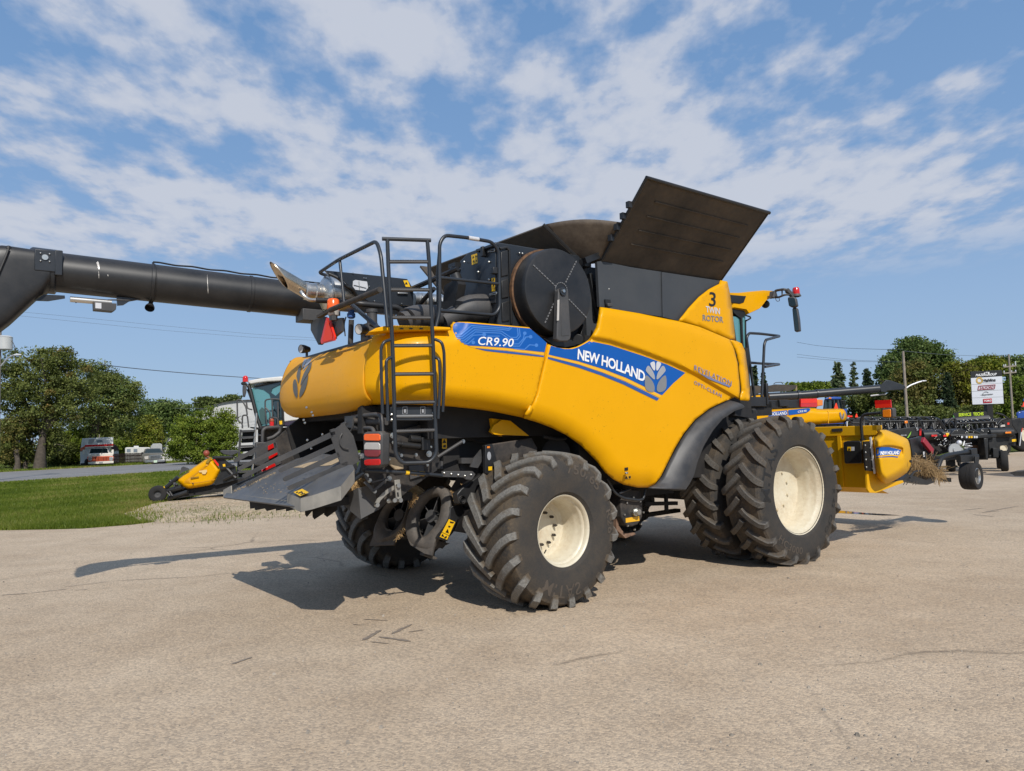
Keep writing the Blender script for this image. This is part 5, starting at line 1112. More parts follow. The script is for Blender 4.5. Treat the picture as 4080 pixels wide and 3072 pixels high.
mb=MB(); mb.add([U('J',x,y,'y',-1.110) for x,y in((864,394),(882,358),(901,394))],[(0,1,2)]); mb.add([U('J',x,y,'y',-1.110) for x,y in((868,420),(895,408),(898,435),(872,436))],[(0,1,2,3)]); mb.build('sticker_mark',Mt['ink'],stk,smooth=0)
yz=-1.16
mb=MB(); mb.tube([U('J',430,398,'y',yz),U('J',640,420,'y',yz)],.022,10); mb.tube([U('J',470,405,'y',yz),U('J',650,425,'y',yz)],.03,12); mb.box(U('J',690,400,'y',yz),(.10,.09,.13)); mb.cyl(U('J',555,350,'y',yz),U('J',650,358,'y',yz),.036,n=14); mb.build('actuator',Mt['black'],COMB,smooth=40,bev=.004)
mb=MB(); mb.tube([U('J',820,525,'y',-1.2),U('J',1050,380,'y',-1.28)],.018,8); mb.build('gas_strut',Mt['gray'],COMB,smooth=50)
mb=MB()
for x,y,r in((375,322,.022),(388,388,.016),(722,496,.026),(600,505,.014),(460,510,.014),(345,548,.012),(130,700,.018),(160,748,.018),(345,728,.022),(208,850,.016),(340,940,.018),(740,430,.010),(88,515,.020),(742,305,.01),(995,235,.01),(1180,243,.01),(993,315,.014),(1045,378,.018),(705,600,.012)):
    p=U('J',x,y,'y',-1.13); mb.cyl(p,p+Vector((0,-.045,0)),r*.8,n=8); mb.cyl(p+Vector((0,-.03,0)),p+Vector((0,-.036,0)),r*1.25,n=12)
for x,y in((1110,75),(1175,135),(1190,175),(1075,232),(1090,268),(1120,485),(1170,590),(1310,415),(1845,105),(1860,150)): mb.sphere(U('I',x,y,'y',-.95) if x<1500 else U('I',x,y,'x',-5.1),.012,6,5)
mb.build('frame_bolts',Mt['zinc'],COMB,smooth=0)
mb=MB(); mb.tube([U('J',125,655,'y',-1.24),U('J',510,672,'y',-1.28),U('J',700,686,'y',-1.30),U('J',860,702,'y',-1.30)],.020,10); spr=mb.build('striped_rod',Mt['black_clean'],COMB,smooth=50)
mb=MB()
for a,b in((512,545),(570,620),(648,692)):
    mb.tube([U('J',a,672+(a-510)*.075,'y',-1.282),U('J',b,673+(b-510)*.075,'y',-1.284)],.0225,10)
mb.build('yellow_stripe',Mt['warn'],spr,smooth=50)
jp([(860,660),(1150,660),(1180,690),(1140,745),(1090,740),(1060,720),(860,715)],-1.30,.02,'rod_bracket',Mt['gray'],.004)
mb=MB()
for x,y in((880,678),(947,687),(1013,696),(1076,705),(1134,694)): mb.sphere(U('J',x,y,'y',-1.305),.013,8,6)
mb.build('bracket_bolts',Mt['zinc'],COMB)
Mt['grey_lever']=surf('light_grey_lever',(.30,.29,.26),.45,metal=.3,dust=.4,dustc=(.28,.22,.16))
def ribp(name,pts,w,y,mat,dy=.012):
    q=pxline(pts,w,'J'); mb=MB(); P=[U(*a,'y',y) for a in q]; mb.prism(P,(0,dy,0)); return mb.build(name,mat,COMB,smooth=20)
ribp('lever_arm',[(235,985),(262,930),(310,880),(360,840),(420,808)],34,-1.22,Mt['grey_lever'])
jp([(410,745),(462,738),(482,945),(430,955)],-1.25,.02,'slotted_lever',Mt['grey_lever'],.004); jp([(432,862),(447,860),(452,900),(437,902)],-1.253,.004,'lever_slot',Mt['ink'])
mb=MB()
for x,y in((437,795),(235,980),(457,935),(400,935)): 
    p=U('J',x,y,'y',-1.25); mb.cyl(p,p+Vector((0,-.03,0)),.022,n=10)
mb.build('lever_bolts',Mt['zinc'],COMB)
ribp('link_bar',[(125,760),(170,800),(208,850)],26,-1.21,Mt['gray']); ribp('link_bar',[(208,850),(280,790),(345,728)],22,-1.21,Mt['gray']); ribp('link_bar',[(130,700),(160,745)],26,-1.22,Mt['gray']); ribp('link_bar',[(345,728),(200,765)],14,-1.2,Mt['gray'])
jp([(360,520),(495,545),(500,640),(420,650),(365,600)],-1.17,.03,'hay_flecked_box',Mt['tan'],.01)
jp([(545,610),(690,600),(690,700),(560,740)],-1.13,.02,'lower_plate',Mt['gray'],.004)
# triangular deflector with chaff behind it
ya=-1.05
mb=MB(); a=U('I',1500,1235,'y',-.72); b=U('I',1762,1085,'y',ya+.05); c_=U('I',1795,1478,'y',ya); d_=U('I',1955,1045,'y',ya-.05); e_=U('I',2015,1360,'y',ya-.05)
mb.add([a,b,c_],[(0,1,2)]); mb.add([b,d_,e_,c_],[(0,1,2,3)]); mb.build('deflector',Mt['gray'],COMB,smooth=0,solid=.012)
mb=MB(); P=[U('I',x,y,'y',-.85) for x,y in((1520,1190),(1640,1070),(1800,960),(1900,1000),(1890,1080),(1700,1130))]; mb.add(P,[tuple(range(6))]); 
for _ in range(500):
    p=U('I',0,0,'y',-.85)*0; u_,v_=rs.random(),rs.random(); q=(1530+360*u_,1180-200*u_+130*v_-20); p=U('I',*q,'y',-.87+.06*rs.random()); d=Vector((rs.uniform(-1,1),rs.uniform(-1,1),rs.uniform(-.5,1)))*.03; mb.beam(p,p+d,.003,.003)
mb.build('chaff_pile',Mt['straw'],COMB,smooth=0)
mb=MB(); mb.beam(U('I',1150,1250,'y',-.9),U('I',1510,1190,'y',-.8),.03,.09); mb.build('tray_arm',Mt['sheet'],COMB)
# hanging rubber fins under the tray
mb=MB(); 
def fin(poly,y): mb.prism([U('I',x,y_,'y',y) for x,y_ in poly],(0,.01,0))
xs=[390,460,585,725,850,985]
P=[(390,1250),(1000,1320),(1000,1370),(985,1352),(850,1382),(850,1352),(725,1375),(722,1350),(610,1378),(585,1345),(465,1368),(455,1340),(400,1350)]
mb.prism([UP('I',x,y,Vector((-5.95,0,1.1)),Vector((-1,0,0))) for x,y in P],(.01,0,0))
for i,(x0,x1,x2,yb_) in enumerate(((1000,1085,1040,1400),(1085,1195,1115,1455),(1180,1345,1210,1485),(1325,1500,1370,1455))):
    mb.add([UP('I',x,y,Vector((-5.75+.08*i,0,1.1)),Vector((-.8,-.6,0))) for x,y in((x0,1300-i*15),(x1,1260-i*5),(x1,yb_-90+i*0),(x2,yb_),(x0+6,yb_-30))],[(0,1,2,3,4)])
mb.build('rubber_fins',Mt['rubber_plain'],COMB,smooth=0,attr=True)
mb=MB(); mb.mm((-5.95,-.9,1.12),(-4.9,.95,1.2)); mb.build('tray_frame',Mt['dark'],COMB)
# ---- spinning spreaders (rings with vanes)
def spreader(outer,inner,skirt,y0,name,xn):
    N_=Vector((-.88,-.35,.32)).normalized(); c0=U('J',*outer[0],'y',y0)
    cc=U('J',725,1040,'y',y0) if y0<-.3 else U('J',400,1050,'y',y0)
    o=[UP('J',x,y,cc,N_) for x,y in outer]; i_=[UP('J',x,y,cc,N_) for x,y in inner]
    n=64
    def rs_(P):
        Q=smoothpoly_v(P,2); L=[0]; 
        for a,b in zip(Q,Q[1:]+Q[:1]): L.append(L[-1]+(b-a).length)
        out=[]; k=0
        for j in range(n):
            s=L[-1]*j/n
            while L[k+1]<s: k+=1
            t=(s-L[k])/max(1e-9,L[k+1]-L[k]); out.append(Q[k].lerp(Q[(k+1)%len(Q)],t))
        return out
    O_=rs_(o);I_=rs_(i_); 
    mb=MB(); V=[]; 
    for p,q in zip(O_,I_): V+=[p-N_*.05,p+N_*.0,p.lerp(q,.3)+N_*.03,p.lerp(q,.75)+N_*.02,q-N_*.01,q-N_*.07]
    F=[(k*6+j,((k+1)%n)*6+j,((k+1)%n)*6+j+1,k*6+j+1) for k in range(n) for j in range(5)]
    mb.add(V,F); P=[UP('J',x,y,cc,N_) for x,y in skirt]; mb.prism(P,-N_*.02)
    ob=mb.build(name,Mt['spread'],COMB,smooth=50)
    ctr=sum(I_,Vector())/n; mb=MB()
    mb.cyl(ctr-N_*.05,ctr-N_*.25,.07,n=16); 
    x=N_.cross(Vector((0,0,1))).normalized(); yv=N_.cross(x)
    for k in range(6):
        a=k*1.047+.3; d=x*math.cos(a)+yv*math.sin(a); w_=N_.cross(d)
        mb.add([ctr-N_*.06+d*.05,ctr-N_*.06+d*.24,ctr-N_*.20+d*.24+w_*.05,ctr-N_*.20+d*.05+w_*.05],[(0,1,2,3)])
    mb.build('spreader_vanes',Mt['gray'],ob,smooth=0,solid=.008)
    mb=MB(); mb.lathe([(.27,-.06),(.25,-.22),(.001,-.23)],ctr,N_,32); mb.build('spreader_housing',Mt['dark'],ob,smooth=50)
def smoothpoly_v(P,it):
    for _ in range(it):
        Q=[]
        for i in range(len(P)):
            a=P[i];b=P[(i+1)%len(P)]; Q+=[a*.75+b*.25,a*.25+b*.75]
        P=Q
    return P
Mt['spread']=surf('dusty_moulded_plastic',(.050,.047,.044),.55,dust=.7,dustc=(.165,.135,.108),var=.2,scale=5,up=.3)
spreader([(735,820),(840,792),(915,830),(945,930),(930,1080),(880,1180),(800,1310),(760,1400),(640,1390),(560,1340),(520,1270),(508,1190),(540,1050),(610,920)],[(790,880),(835,895),(848,950),(835,1050),(800,1160),(740,1230),(690,1285),(640,1275),(612,1220),(605,1110),(640,1000),(710,910)],[(530,1290),(800,1285),(765,1460),(690,1440),(560,1360)],-.78,'spreader_ring',0)
spreader([(340,960),(440,880),(540,850),(580,900),(570,980),(530,1100),(510,1180),(440,1280),(330,1330),(230,1340),(200,1250),(240,1130),(300,1020)],[(360,990),(450,930),(525,895),(540,935),(520,1040),(480,1140),(420,1210),(370,1230),(325,1205),(305,1140),(320,1060)],[(230,1200),(300,1190),(440,1240),(400,1360),(170,1368)],-.12,'spreader_ring',0)
jp([(700,1440),(770,1455),(818,1485),(800,1497),(690,1460)],-.82,.1,'spreader_skirt',Mt['spread'])
mb=MB(); mb.prism([U('J',x,y,'y',-1.06) for x,y in((940,1000),(1060,960),(1075,1060),(1010,1120),(910,1325),(830,1300),(930,1110))],(0,.08,0)); sa=mb.build('spreader_arm',Mt['black'],COMB,bev=.006)
def sa_st(poly,mat,d): 
    mb=MB(); mb.add([U('J',x,y,'y',-1.06-d) for x,y in poly],[tuple(range(len(poly)))]); mb.build('sticker' if mat=='warn' else 'sticker_mark',Mt[mat],sa,smooth=0)
sa_st([(925,1114),(985,1142),(908,1310),(838,1282),(862,1236)],'warn',.004)
for q in([(935,1135),(975,1145),(965,1155),(935,1150)],[(922,1175),(942,1182),(935,1195),(917,1190)],[(892,1238),(915,1205),(925,1250)],[(850,1275),(868,1252),(880,1285)],[(880,1285),(905,1272),(905,1292),(885,1300)],[(862,1238),(925,1268),(923,1271),(861,1241)]): sa_st(q,'ink',.008)
jp([(1000,880),(1040,830),(1240,680),(1260,760),(1200,860),(1120,960),(1020,975)],-1.2,.10,'spreader_mount',Mt['black'],.01)
mb=MB(); c_=U('J',1050,932,'y',-1.21); mb.lathe([(.042,-.012),(.042,.01),(.026,.01),(.026,-.012)],c_,(0,1,0),20); mb.build('mount_bush',Mt['gray'],COMB,smooth=40)
jp([(820,1320),(935,1345),(850,1385),(740,1420),(790,1330)],-.86,.12,'spreader_skirt',Mt['spread'])
mb=MB()
for (x0,y0,x1,y1,k) in((560,990,620,870,120),(935,860,1000,930,160),(1050,800,1150,780,90),(430,1300,500,1220,60),(935,930,960,1020,50)):
    for _ in range(k):
        t=rs.random(); p=U('J',x0+(x1-x0)*t+rs.uniform(-14,14),y0+(y1-y0)*t+rs.uniform(-14,14),'y',-.90); d=Vector((rs.uniform(-1,1),rs.uniform(-1,1),rs.uniform(-1,1)))*.03; mb.beam(p,p+d,.003,.003)
mb.build('chaff_wisps',Mt['straw'],COMB,smooth=0)
# ---- final drive cover hanging by the front axle, side rods
yF=-1.45
fd=[(1190,790),(1320,790),(1335,900),(1332,985),(1300,1035),(1258,1050),(1215,1035),(1185,980),(1180,900)]
mb=MB(); mb.prism([U('F',x,y,'y',yF) for x,y in fd],(0,.22,0)); fdr=mb.build('elevator_boot',Mt['chassis'],COMB,bev=.015)
mb=MB(); c_=U('F',1268,945,'y',yF); mb.cyl(c_,c_+Vector((0,-.05,0)),.05,n=8); mb.cyl(c_+Vector((.02,-.05,0)),c_+Vector((.02,-.08,0)),.035,n=12)
for t in np.linspace(0,6.28,9)[:-1]: p=c_+Vector((math.cos(t)*.16,0,math.sin(t)*.19-.02)); mb.cyl(p,p+Vector((0,-.02,0)),.012,n=6)
mb.build('boot_bolts',Mt['zinc'],fdr,smooth=30)
mb=MB(); mb.add([U('F',x,y,'y',yF-.005) for x,y in((1215,990),(1308,975),(1312,1008),(1216,1022))],[(0,1,2,3)]); mb.build('sticker',Mt['gold'],fdr,smooth=0)
mb=MB(); mb.tube([U('F',x,y,'y',-1.5) for x,y in((1085,715),(1140,815),(1200,850),(1310,865),(1340,855),(1352,790))],.016,8,bend=.06); mb.tube([U('F',1170,818,'y',-1.52),U('F',1250,785,'y',-1.52)],.012,6); mb.build('guard_rod',Mt['black_clean'],COMB,smooth=50)
jp_=MB(); jp_.prism([U('F',x,y,'y',-1.35) for x,y in((1150,985),(1175,980),(1165,1040),(1210,1100),(1275,1090),(1285,1102),(1215,1130),(1150,1070))],(0,.12,0)); jp_.build('rock_trap_lip',surf('rusty_plate',(.20,.12,.08),.8,var=.4,scale=12),COMB)
mb=MB(); mb.tube([U('F',1130,1020,'y',-1.2),U('F',1140,930,'y',-1.2),U('F',1170,880,'y',-1.2)],.03,8); mb.mm((-2.6,-1.2,.95),(-1.2,1.2,1.25)); mb.prism([U('F',x,y,'y',-1.3) for x,y in((800,500),(870,500),(890,600),(1060,720),(1080,900),(1000,800),(850,640))],(0,.1,0)); mb.cyl(U('F',730,530,'y',-1.3),U('F',730,530,'y',-1.1),.16,n=24); mb.tube([U('F',640,420,'y',-1.4),U('F',740,440,'y',-1.4),U('F',800,432,'y',-1.42)],.018,8); mb.build('underside_gear',Mt['dark'],COMB,smooth=40)
mb=MB(); mb.beam(U('F',1340,890,'y',-1.0),U('F',1570,885,'y',-1.0),.05,.05); mb.beam(U('F',1495,800,'y',-1.0),U('F',1500,940,'y',-1.0),.04,.04); mb.beam(U('F',1340,970,'y',-.6),U('F',1580,935,'y',-.6),.1,.05); mb.build('belly_struts',Mt['dark'],COMB)
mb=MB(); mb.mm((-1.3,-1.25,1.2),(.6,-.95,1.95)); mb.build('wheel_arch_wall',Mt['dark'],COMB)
# ================================================================== pickup header carried in front of the combine
HDR=tag(empty('pickup_header',ORG,math.pi/2-AZ),'yellow pickup header with rounded end shield, carried in front of the big tractor wheels of the near combine','header')
HDR['label']='yellow pickup header with rounded end shield, raised in front of the nearest combine'
xh=1.95; yh=-2.30
def hp(c,pts): return [U(c,x,y,'x',xh) for x,y in pts]
def hy(c,pts,d=0): return [U(c,x,y,'y',yh-d) for x,y in pts]
mb=MB(); a=U('G',1240,825,'x',xh); b=U('G',1243,880,'x',xh); mb.mm((xh,yh,b.z),(xh+.16,2.3,a.z)); mb.build('top_beam',Mt['yellow_hdr'],HDR,bev=.008)
c_=U('G',1190,1172,'x',xh); mb=MB(); mb.mm((xh+.03,yh+.06,c_.z),(xh+.06,2.25,b.z)); mb.add([(xh+.03,yh+.06,c_.z),(xh+.03,2.25,c_.z),(xh+.35,2.25,c_.z-.10),(xh+.35,yh+.06,c_.z-.10)],[(0,1,2,3)]); mb.build('back_sheet',Mt['yellow_hdr'],HDR)
mb=MB(); mb.beam((xh+.0,-1.72,b.z),(xh+.0,-1.72,c_.z),.05,.03); mb.beam((xh+.0,-.6,b.z),(xh+.0,-.6,c_.z),.05,.03); mb.build('back_rib',Mt['yellow_hdr'],HDR)
mb=MB(); mb.prism([U('G',x,y,'x',xh-.012) for x,y in((990,845),(1048,841),(1050,858),(992,862))],(.01,0,0)); mb.build('maker_plate',Mt['chassis'],HDR)
mb=MB(); mb.prism(hy('G',[(1168,912),(1215,905),(1240,880),(1260,835),(1275,850),(1235,905),(1230,1000),(1232,1095),(1290,1145),(1385,1130),(1390,1142),(1235,1200),(1200,1198),(1190,1180),(1180,1000)],-.02),(0,.03,0)); mb.build('end_plate',Mt['yellow_hdr'],HDR,bev=.004)
# moulded end shield
shp=SP([('M',*p) for p in((240,380),(300,380),(590,500),(628,545),(655,680),(662,850),(640,925),(590,992),(430,1088),(335,1130),(285,1132),(225,1085),(168,990),(132,570),(140,500),(215,440),(200,400))])
P=smoothpoly(shp,2); V,F=tri(dens(P,4),4); Bv=[Vector(p) for p in P]; vs=[]
for v in V:
    dist=min(seg_d(v,Bv[j],Bv[(j+1)%len(Bv)]) for j in range(len(Bv)))
    o=.16*(1-(1-min(1,dist/34))**2.2)
    q=Vector(px('M',0,0)); mx=(v.x-q.x)*3.456; my=(v.y-q.y)*3.456
    arch=math.exp(-((mx-350)/230)**2)*math.exp(-((my-700)/110)**2); o-=.035*smooth01((my-(600+ .0009*(mx-350)**2))/14)*smooth01((800-my)/120)*smooth01((555-mx)/30)*smooth01((mx-120)/60)
    d=rayc((v.x,v.y)); t=((yh-.05-o)-CAMC.y)/d.y; vs.append(CAMC+d*t)
mb=MB(); mb.add(vs,F); mb.f=[f if (Vector(mb.v[f[1]])-Vector(mb.v[f[0]])).cross(Vector(mb.v[f[2]])-Vector(mb.v[f[0]])).dot(CAMC-Vector(mb.v[f[0]]))>0 else tuple(reversed(f)) for f in mb.f]
bvh('shield',mb); shield=mb.build('end_shield',Mt['yellow_hdr'],HDR,smooth=60,solid=.02,recalc=False)
mb=MB(); mb.grid(lambda u,v: Vector(hy('M',[(240+ (v-.5)*0,380)],0)[0])*0+Vector((1.95+.95*u,yh-.05+.07*v,1.3)),2,2); 
decal('blue_graphic',[('M',*p) for p in((172,635),(260,628),(350,627),(440,645),(525,668),(505,705),(492,738),(400,728),(300,735),(172,748))],'shield',Mt['blue'],parent=shield,off=.004,step=9)
decal('stripe',[('M',*p) for p in((172,752),(300,739),(400,733),(490,743),(484,756),(400,747),(300,752),(172,762))],'shield',Mt['gold'],parent=shield,off=.004,step=9)
decal('stripe',[('M',*p) for p in((172,765),(300,755),(400,750),(482,759),(473,772),(400,763),(300,766),(172,774))],'shield',Mt['navy'],parent=shield,off=.0045,step=9)
text('maker_lettering','NEW HOLLAND',('M',232,735),('M',486,727),(2,-50),'shield',Mt['white'],bold=.04,off=.010,parent=shield,spacing=.95)
mb=MB(); p=U('M',640,822,'y',yh-.2); mb.cyl(p,p+Vector((0,-.02,0)),.02,n=12); mb.build('shield_bolt',Mt['ink'],shield)
mb=MB(); mb.prism([U('G',x,y,'x',xh-.10) for x,y in((1052,920),(1075,912),(1145,912),(1153,920),(1160,1028),(1150,1036),(1066,1038),(1060,1030))],(.11,0,0)); mbx=mb.build('manual_box',Mt['ink'],HDR,bev=.015)
mb=MB(); mb.add([U('G',x,y,'x',xh-.104) for x,y in((1077,944),(1098,944),(1098,967),(1077,967))],[(0,1,2,3)]); mb.build('sticker',Mt['warn'],mbx,smooth=0)
mb=MB(); mb.add([U('G',x,y,'x',xh-.104) for x,y in((1099,944),(1117,944),(1117,966),(1099,966))],[(0,1,2,3)]); mb.build('sticker',Mt['silver_lt'],mbx,smooth=0)
mb=MB(); mb.add([U('G',x,y,'x',xh-.108) for x,y in((1080,964),(1087,948),(1095,964))],[(0,1,2)]); mb.build('sticker_mark',Mt['ink'],mbx,smooth=0)
mb=MB(); mb.prism(hy('M',[(8,548),(100,545),(138,962),(40,950),(30,900)],.03),(0,.02,0)); rs1=mb.build('rubber_skirt',Mt['ink'],HDR)
mb=MB()
for x,y in((25,604),(30,700),(35,800),(42,905),(100,590),(110,690),(118,805),(125,918),(98,640)): mb.sphere(U('M',x,y,'y',yh-.035),.013,7,5)
mb.build('skirt_bolts',Mt['zinc'],rs1)
mb=MB(); mb.beam(hy('M',[(98,490)],.05)[0],hy('M',[(158,990)],.05)[0],.02,.03); mb.build('shield_edge_bar',Mt['silver_lt'],HDR)
mb=MB(); mb.tube([U('G',x,y,'x',xh-.02) for x,y in((1163,925),(1152,800),(1162,772),(1185,763),(1262,757))],.022,8,bend=.08); mb.cyl(U('G',1163,945,'x',xh-.02),U('G',1162,900,'x',xh-.02),.035,n=12); stalk=mb.build('lamp_stalk',Mt['black'],HDR,smooth=50)
mb=MB(); P=[U('M',x,y,'x',xh-.06) for x,y in((248,98),(395,85),(412,105),(415,210),(395,225),(255,222))]; mb.prism(P,(.09,0,0)); lampb=mb.build('amber_lamp',Mt['gray'],HDR,bev=.012)
mb=MB(); P=[U('M',x,y,'x',xh-.075) for x,y in((262,115),(365,105),(373,115),(376,205),(366,215),(265,212))]; mb.prism(P,(.015,0,0)); mb.build('lamp_lens',Mt['amber'],lampb,bev=.008)
mb=MB(); P=[U('G',x,y,'x',xh-.03) for x,y in((1229,688),(1316,684),(1320,727),(1232,731))]; mb.prism(P,(.02,0,0)); refl=mb.build('red_reflector',Mt['red'],HDR); mb=MB(); P=[U('G',x,y,'x',xh-.034) for x,y in((1231,711),(1318,705),(1320,726),(1232,730))]; mb.prism(P,(.003,0,0)); mb.build('reflector_band',Mt['red_refl'],refl)
# pickup deck, tines, crop residue and gauge wheel
mb=MB(); P=hy('M',[(540,1075),(620,1000),(860,1080),(990,1040),(990,1110),(880,1148),(700,1120)],-.1); mb.prism(P,(0,.12,0)); mb.prism(hy('M',[(640,520),(800,480),(830,760),(850,860),(690,820)],-.35),(0,.05,0)); mb.prism(hy('M',[(660,900),(980,980),(980,1100),(870,1120)],-.4),(0,3.6,0)); mb.tube(hy('M',[(640,1050),(700,960),(780,955)],-.05),.015,6); mb.beam(hy('M',[(900,720)],-.3)[0],hy('M',[(1010,830)],-.3)[0],.08,.08); mb.beam(hy('M',[(1060,1070)],-.4)[0],hy('M',[(1190,1080)],-.4)[0],.05,.07); mb.build('pickup_deck',Mt['black'],HDR)
mb=MB()
for x in(430,470,560,600,690,730): mb.tube(hy('M',[(x+10,1095),(x+4,1125),(x-12,1145)],-.08),.006,5)
for i in range(22):
    x=680+i*13; p=U('M',x,640-3*i,'y',yh+.36); mb.beam(p,p+Vector((0,0,-.28)),.012,.012)
mb.build('tine_row',Mt['chassis'],HDR,smooth=30)
mb=MB(); mb.beam(hy('M',[(815,525)],-.28)[0],hy('M',[(945,690)],-.28)[0],.05,.10); mb.build('red_strut',flat('dark_red_paint',(.30,.015,.03),.4),HDR,bev=.006)
mb=MB(); mb.beam(hy('M',[(830,690)],-.3)[0],hy('M',[(850,850)],-.3)[0],.05,.05); mb.build('deck_post',Mt['black'],HDR)
mb=MB(); P=hy('M',[(822,690),(842,688),(846,760),(826,762)],-.265); mb.add(P,[(0,1,2,3)]); mb.build('white_label',Mt['silver_lt'],HDR,smooth=0)
mb=MB(); mb.tube(hy('M',[(1015,960),(1040,850),(1075,775),(1140,745),(1300,715),(1470,690)],-.15),.042,8,bend=.18); mb.beam(hy('M',[(1440,705)],-.15)[0],hy('M',[(1520,690)],-.15)[0],.12,.12); mb.beam(hy('M',[(1310,790)],-.1)[0],hy('M',[(1560,775)],-.1)[0],.08,.12); mb.prism(hy('M',[(1548,755),(1598,745),(1580,1060),(1545,1040)],.0),(0,.03,0)); mb.prism(hy('M',[(1310,790),(1345,788),(1345,900),(1320,880)],-.3),(0,.03,0)); mb.build('gauge_wheel_arm',Mt['ink'],HDR,bev=.006,smooth=30)
gw=U('M',1480,1025,'y',yh+.10); gr_=.285
we=empty('wheel',gw,R(3),HDR); we.scale=(.80,.86,.80)
mb=MB(); mb.lathe([(.16,-.115),(.19,-.135),(.25,-.145),(.274,-.138),(.286,-.118),(.290,-.085),(.290,-.062),(.285,-.060),(.285,-.052),(.291,-.050),(.292,-.006),(.286,-.004),(.286,.004),(.292,.006),(.291,.06),(.287,.115),(.274,.138),(.25,.145),(.19,.135),(.16,.115)],(0,0,0),(0,1,0),48); mb.build('tyre',Mt['rubber_plain'],we,smooth=40,attr=True)
mb=MB(); mb.lathe([(.165,-.115),(.172,-.122),(.16,-.125),(.15,-.10),(.14,-.03),(.10,-.02),(.06,-.06),(.05,-.10),(.001,-.10)],(0,0,0),(0,1,0),32)
for k in range(6): mb.cyl((.085*math.cos(k*1.05),-.03,.085*math.sin(k*1.05)),(.085*math.cos(k*1.05),-.06,.085*math.sin(k*1.05)),.012,n=6)
mb.build('rim',Mt['steel'],we,smooth=40)
def scatter_straw(n,fn,l,w,seed):
    rr=random.Random(seed); mb=MB()
    for _ in range(n):
        p=fn(rr); d=Vector((rr.gauss(0,.8),rr.gauss(0,.8),rr.gauss(-.9,.7))).normalized()*l*rr.uniform(.4,1.2); q=p+d; mb.beam(p,q,w,w)
    return mb
def hayfn(rr):
    t=rr.random(); x=655+400*t+rr.gauss(0,10); y=815+150*t*t+rr.gauss(0,26); return U('M',x,y,'y',yh+.05+.5*rr.random())
mb=scatter_straw(1300,hayfn,.20,.0045,5); mb.v=[tuple(ORG+FW*v[0]+LF*v[1]+Vector((0,0,v[2]))) for v in mb.v]
ho=mb.build('hay',surf('weathered_hay',(.30,.20,.095),.9,var=.5,scale=25),None,smooth=0); ho['kind']='stuff'; tag(ho,'tangle of dry hay hanging off the front of the yellow pickup header','hay')
# ================================================================== helpers for things standing in the world
class Thing:
    def __init__(s,name,label,cat,base,group=None):
        s.o=tag(empty(name,base),label,cat,group); s.b=Vector(base)
    def part(s,name,mb,mat,parent=None,**k):
        mb.xf(Matrix.Translation(-s.b)); return mb.build(name,mat,parent or s.o,**k)
    def wheel(s,c,r,w,ang,rimr,tm='rubber_plain',rm='rim'):
        e=empty('wheel',Vector(c)-s.b,ang,s.o); mb=MB(); mb.lathe([(rimr,-w*.42),(rimr+.02,-w*.47),(r*.85,-w*.5),(r*.95,-w*.44),(r,-w*.34),(r,w*.34),(r*.95,w*.44),(r*.85,w*.5),(rimr+.02,w*.47),(rimr,w*.42)],(0,0,0),(0,1,0),32); mb.build('tyre',Mt[tm],e,smooth=40,attr=True)
        mb=MB(); mb.lathe([(rimr,-w*.42),(rimr*.93,-w*.38),(rimr*.85,-w*.15),(rimr*.3,-w*.1),(.001,-w*.14)],(0,0,0),(0,1,0),24); mb.build('rim',Mt[rm],e,smooth=40)
def P_(c,pts,Y): return [AT(c,x,y,Y) for x,y in pts]
YV=Vector((0,1,0))
def away(p): v=Vector((p.x,p.y,0)); return v/v.y
def slab(c,pts,Y,d): mb=MB(); P=P_(c,pts,Y); mb.prism(P,away(sum(P,Vector())/len(P))*d); return mb
def gz(c,x,Y):                     # ground point under a photo column at distance Y
    p=AT(c,x,0,Y); q=AT(c,x,1500,Y); t=p.z/(p.z-q.z); r=p.lerp(q,t); return Vector((r.x,Y,0))
def wtext(T,name,s,c,p0,p1,up,Y,mat,bold=.01,spacing=1.,parent=None,off=.02):
    V,F=text2d(s,bold,spacing); vs=[]
    for x,y in V: vs.append(AT(c,p0[0]+(p1[0]-p0[0])*x+up[0]*y,p0[1]+(p1[1]-p0[1])*x+up[1]*y,Y-off))
    mb=MB(); mb.add(vs,F); return T.part(name,mb,mat,parent,smooth=0,recalc=False)
# ================================================================== second yellow combine beyond the header
Y2=37.
T=Thing('combine_harvester','distant yellow combine seen behind the big tyre, its grey auger pointing right','combine harvester',gz('G',760,Y2+1.6),None)
def swell(c,pts,Y,d,w=18,o=.25,step=9):
    P=smoothpoly(SP([(c,*p) for p in pts]),1); V,F=tri(dens(P,step),step); n=len(P); vs=[]
    for v in V:
        dist=min(seg_d(v,P[j],P[(j+1)%n]) for j in range(n)); yy=Y+o*(1-min(1,dist/w))**2; r=ray((v.x,v.y)); vs.append(CAM+r*(yy/r.y))
    mb=MB(); mb.add(vs,[tuple(f) for f in F]); return mb
T.part('side_panel',swell('G',[(415,768),(560,742),(740,733),(880,727),(925,736),(1000,733),(1050,733),(1066,745),(1076,775),(1074,806),(1050,813),(870,822),(700,832),(420,856)],Y2,0),Mt['yellow'],smooth=60,solid=.05)
T.part('tail_seam_line',slab('G',[(971,737),(973,737),(976,770),(974,815),(971,815),(973,770)],Y2-.02,.01),Mt['gold'])  # thin seam line between flank and tail
T.part('blue_graphic',slab('G',[(650,752),(744,742),(748,768),(640,776)],Y2-.03,.01),Mt['blue']); T.part('blue_graphic',slab('G',[(750,741),(862,730),(872,734),(872,742),(850,756),(753,769)],Y2-.03,.01),Mt['blue'])
wtext(T,'maker_lettering','HOLLAND','G',(655,772),(742,765),(0,-17),Y2,Mt['white'],.02,off=.05); wtext(T,'model_lettering','CR8.90','G',(803,756),(851,750),(1,-11),Y2,Mt['white'],.01,off=.05)
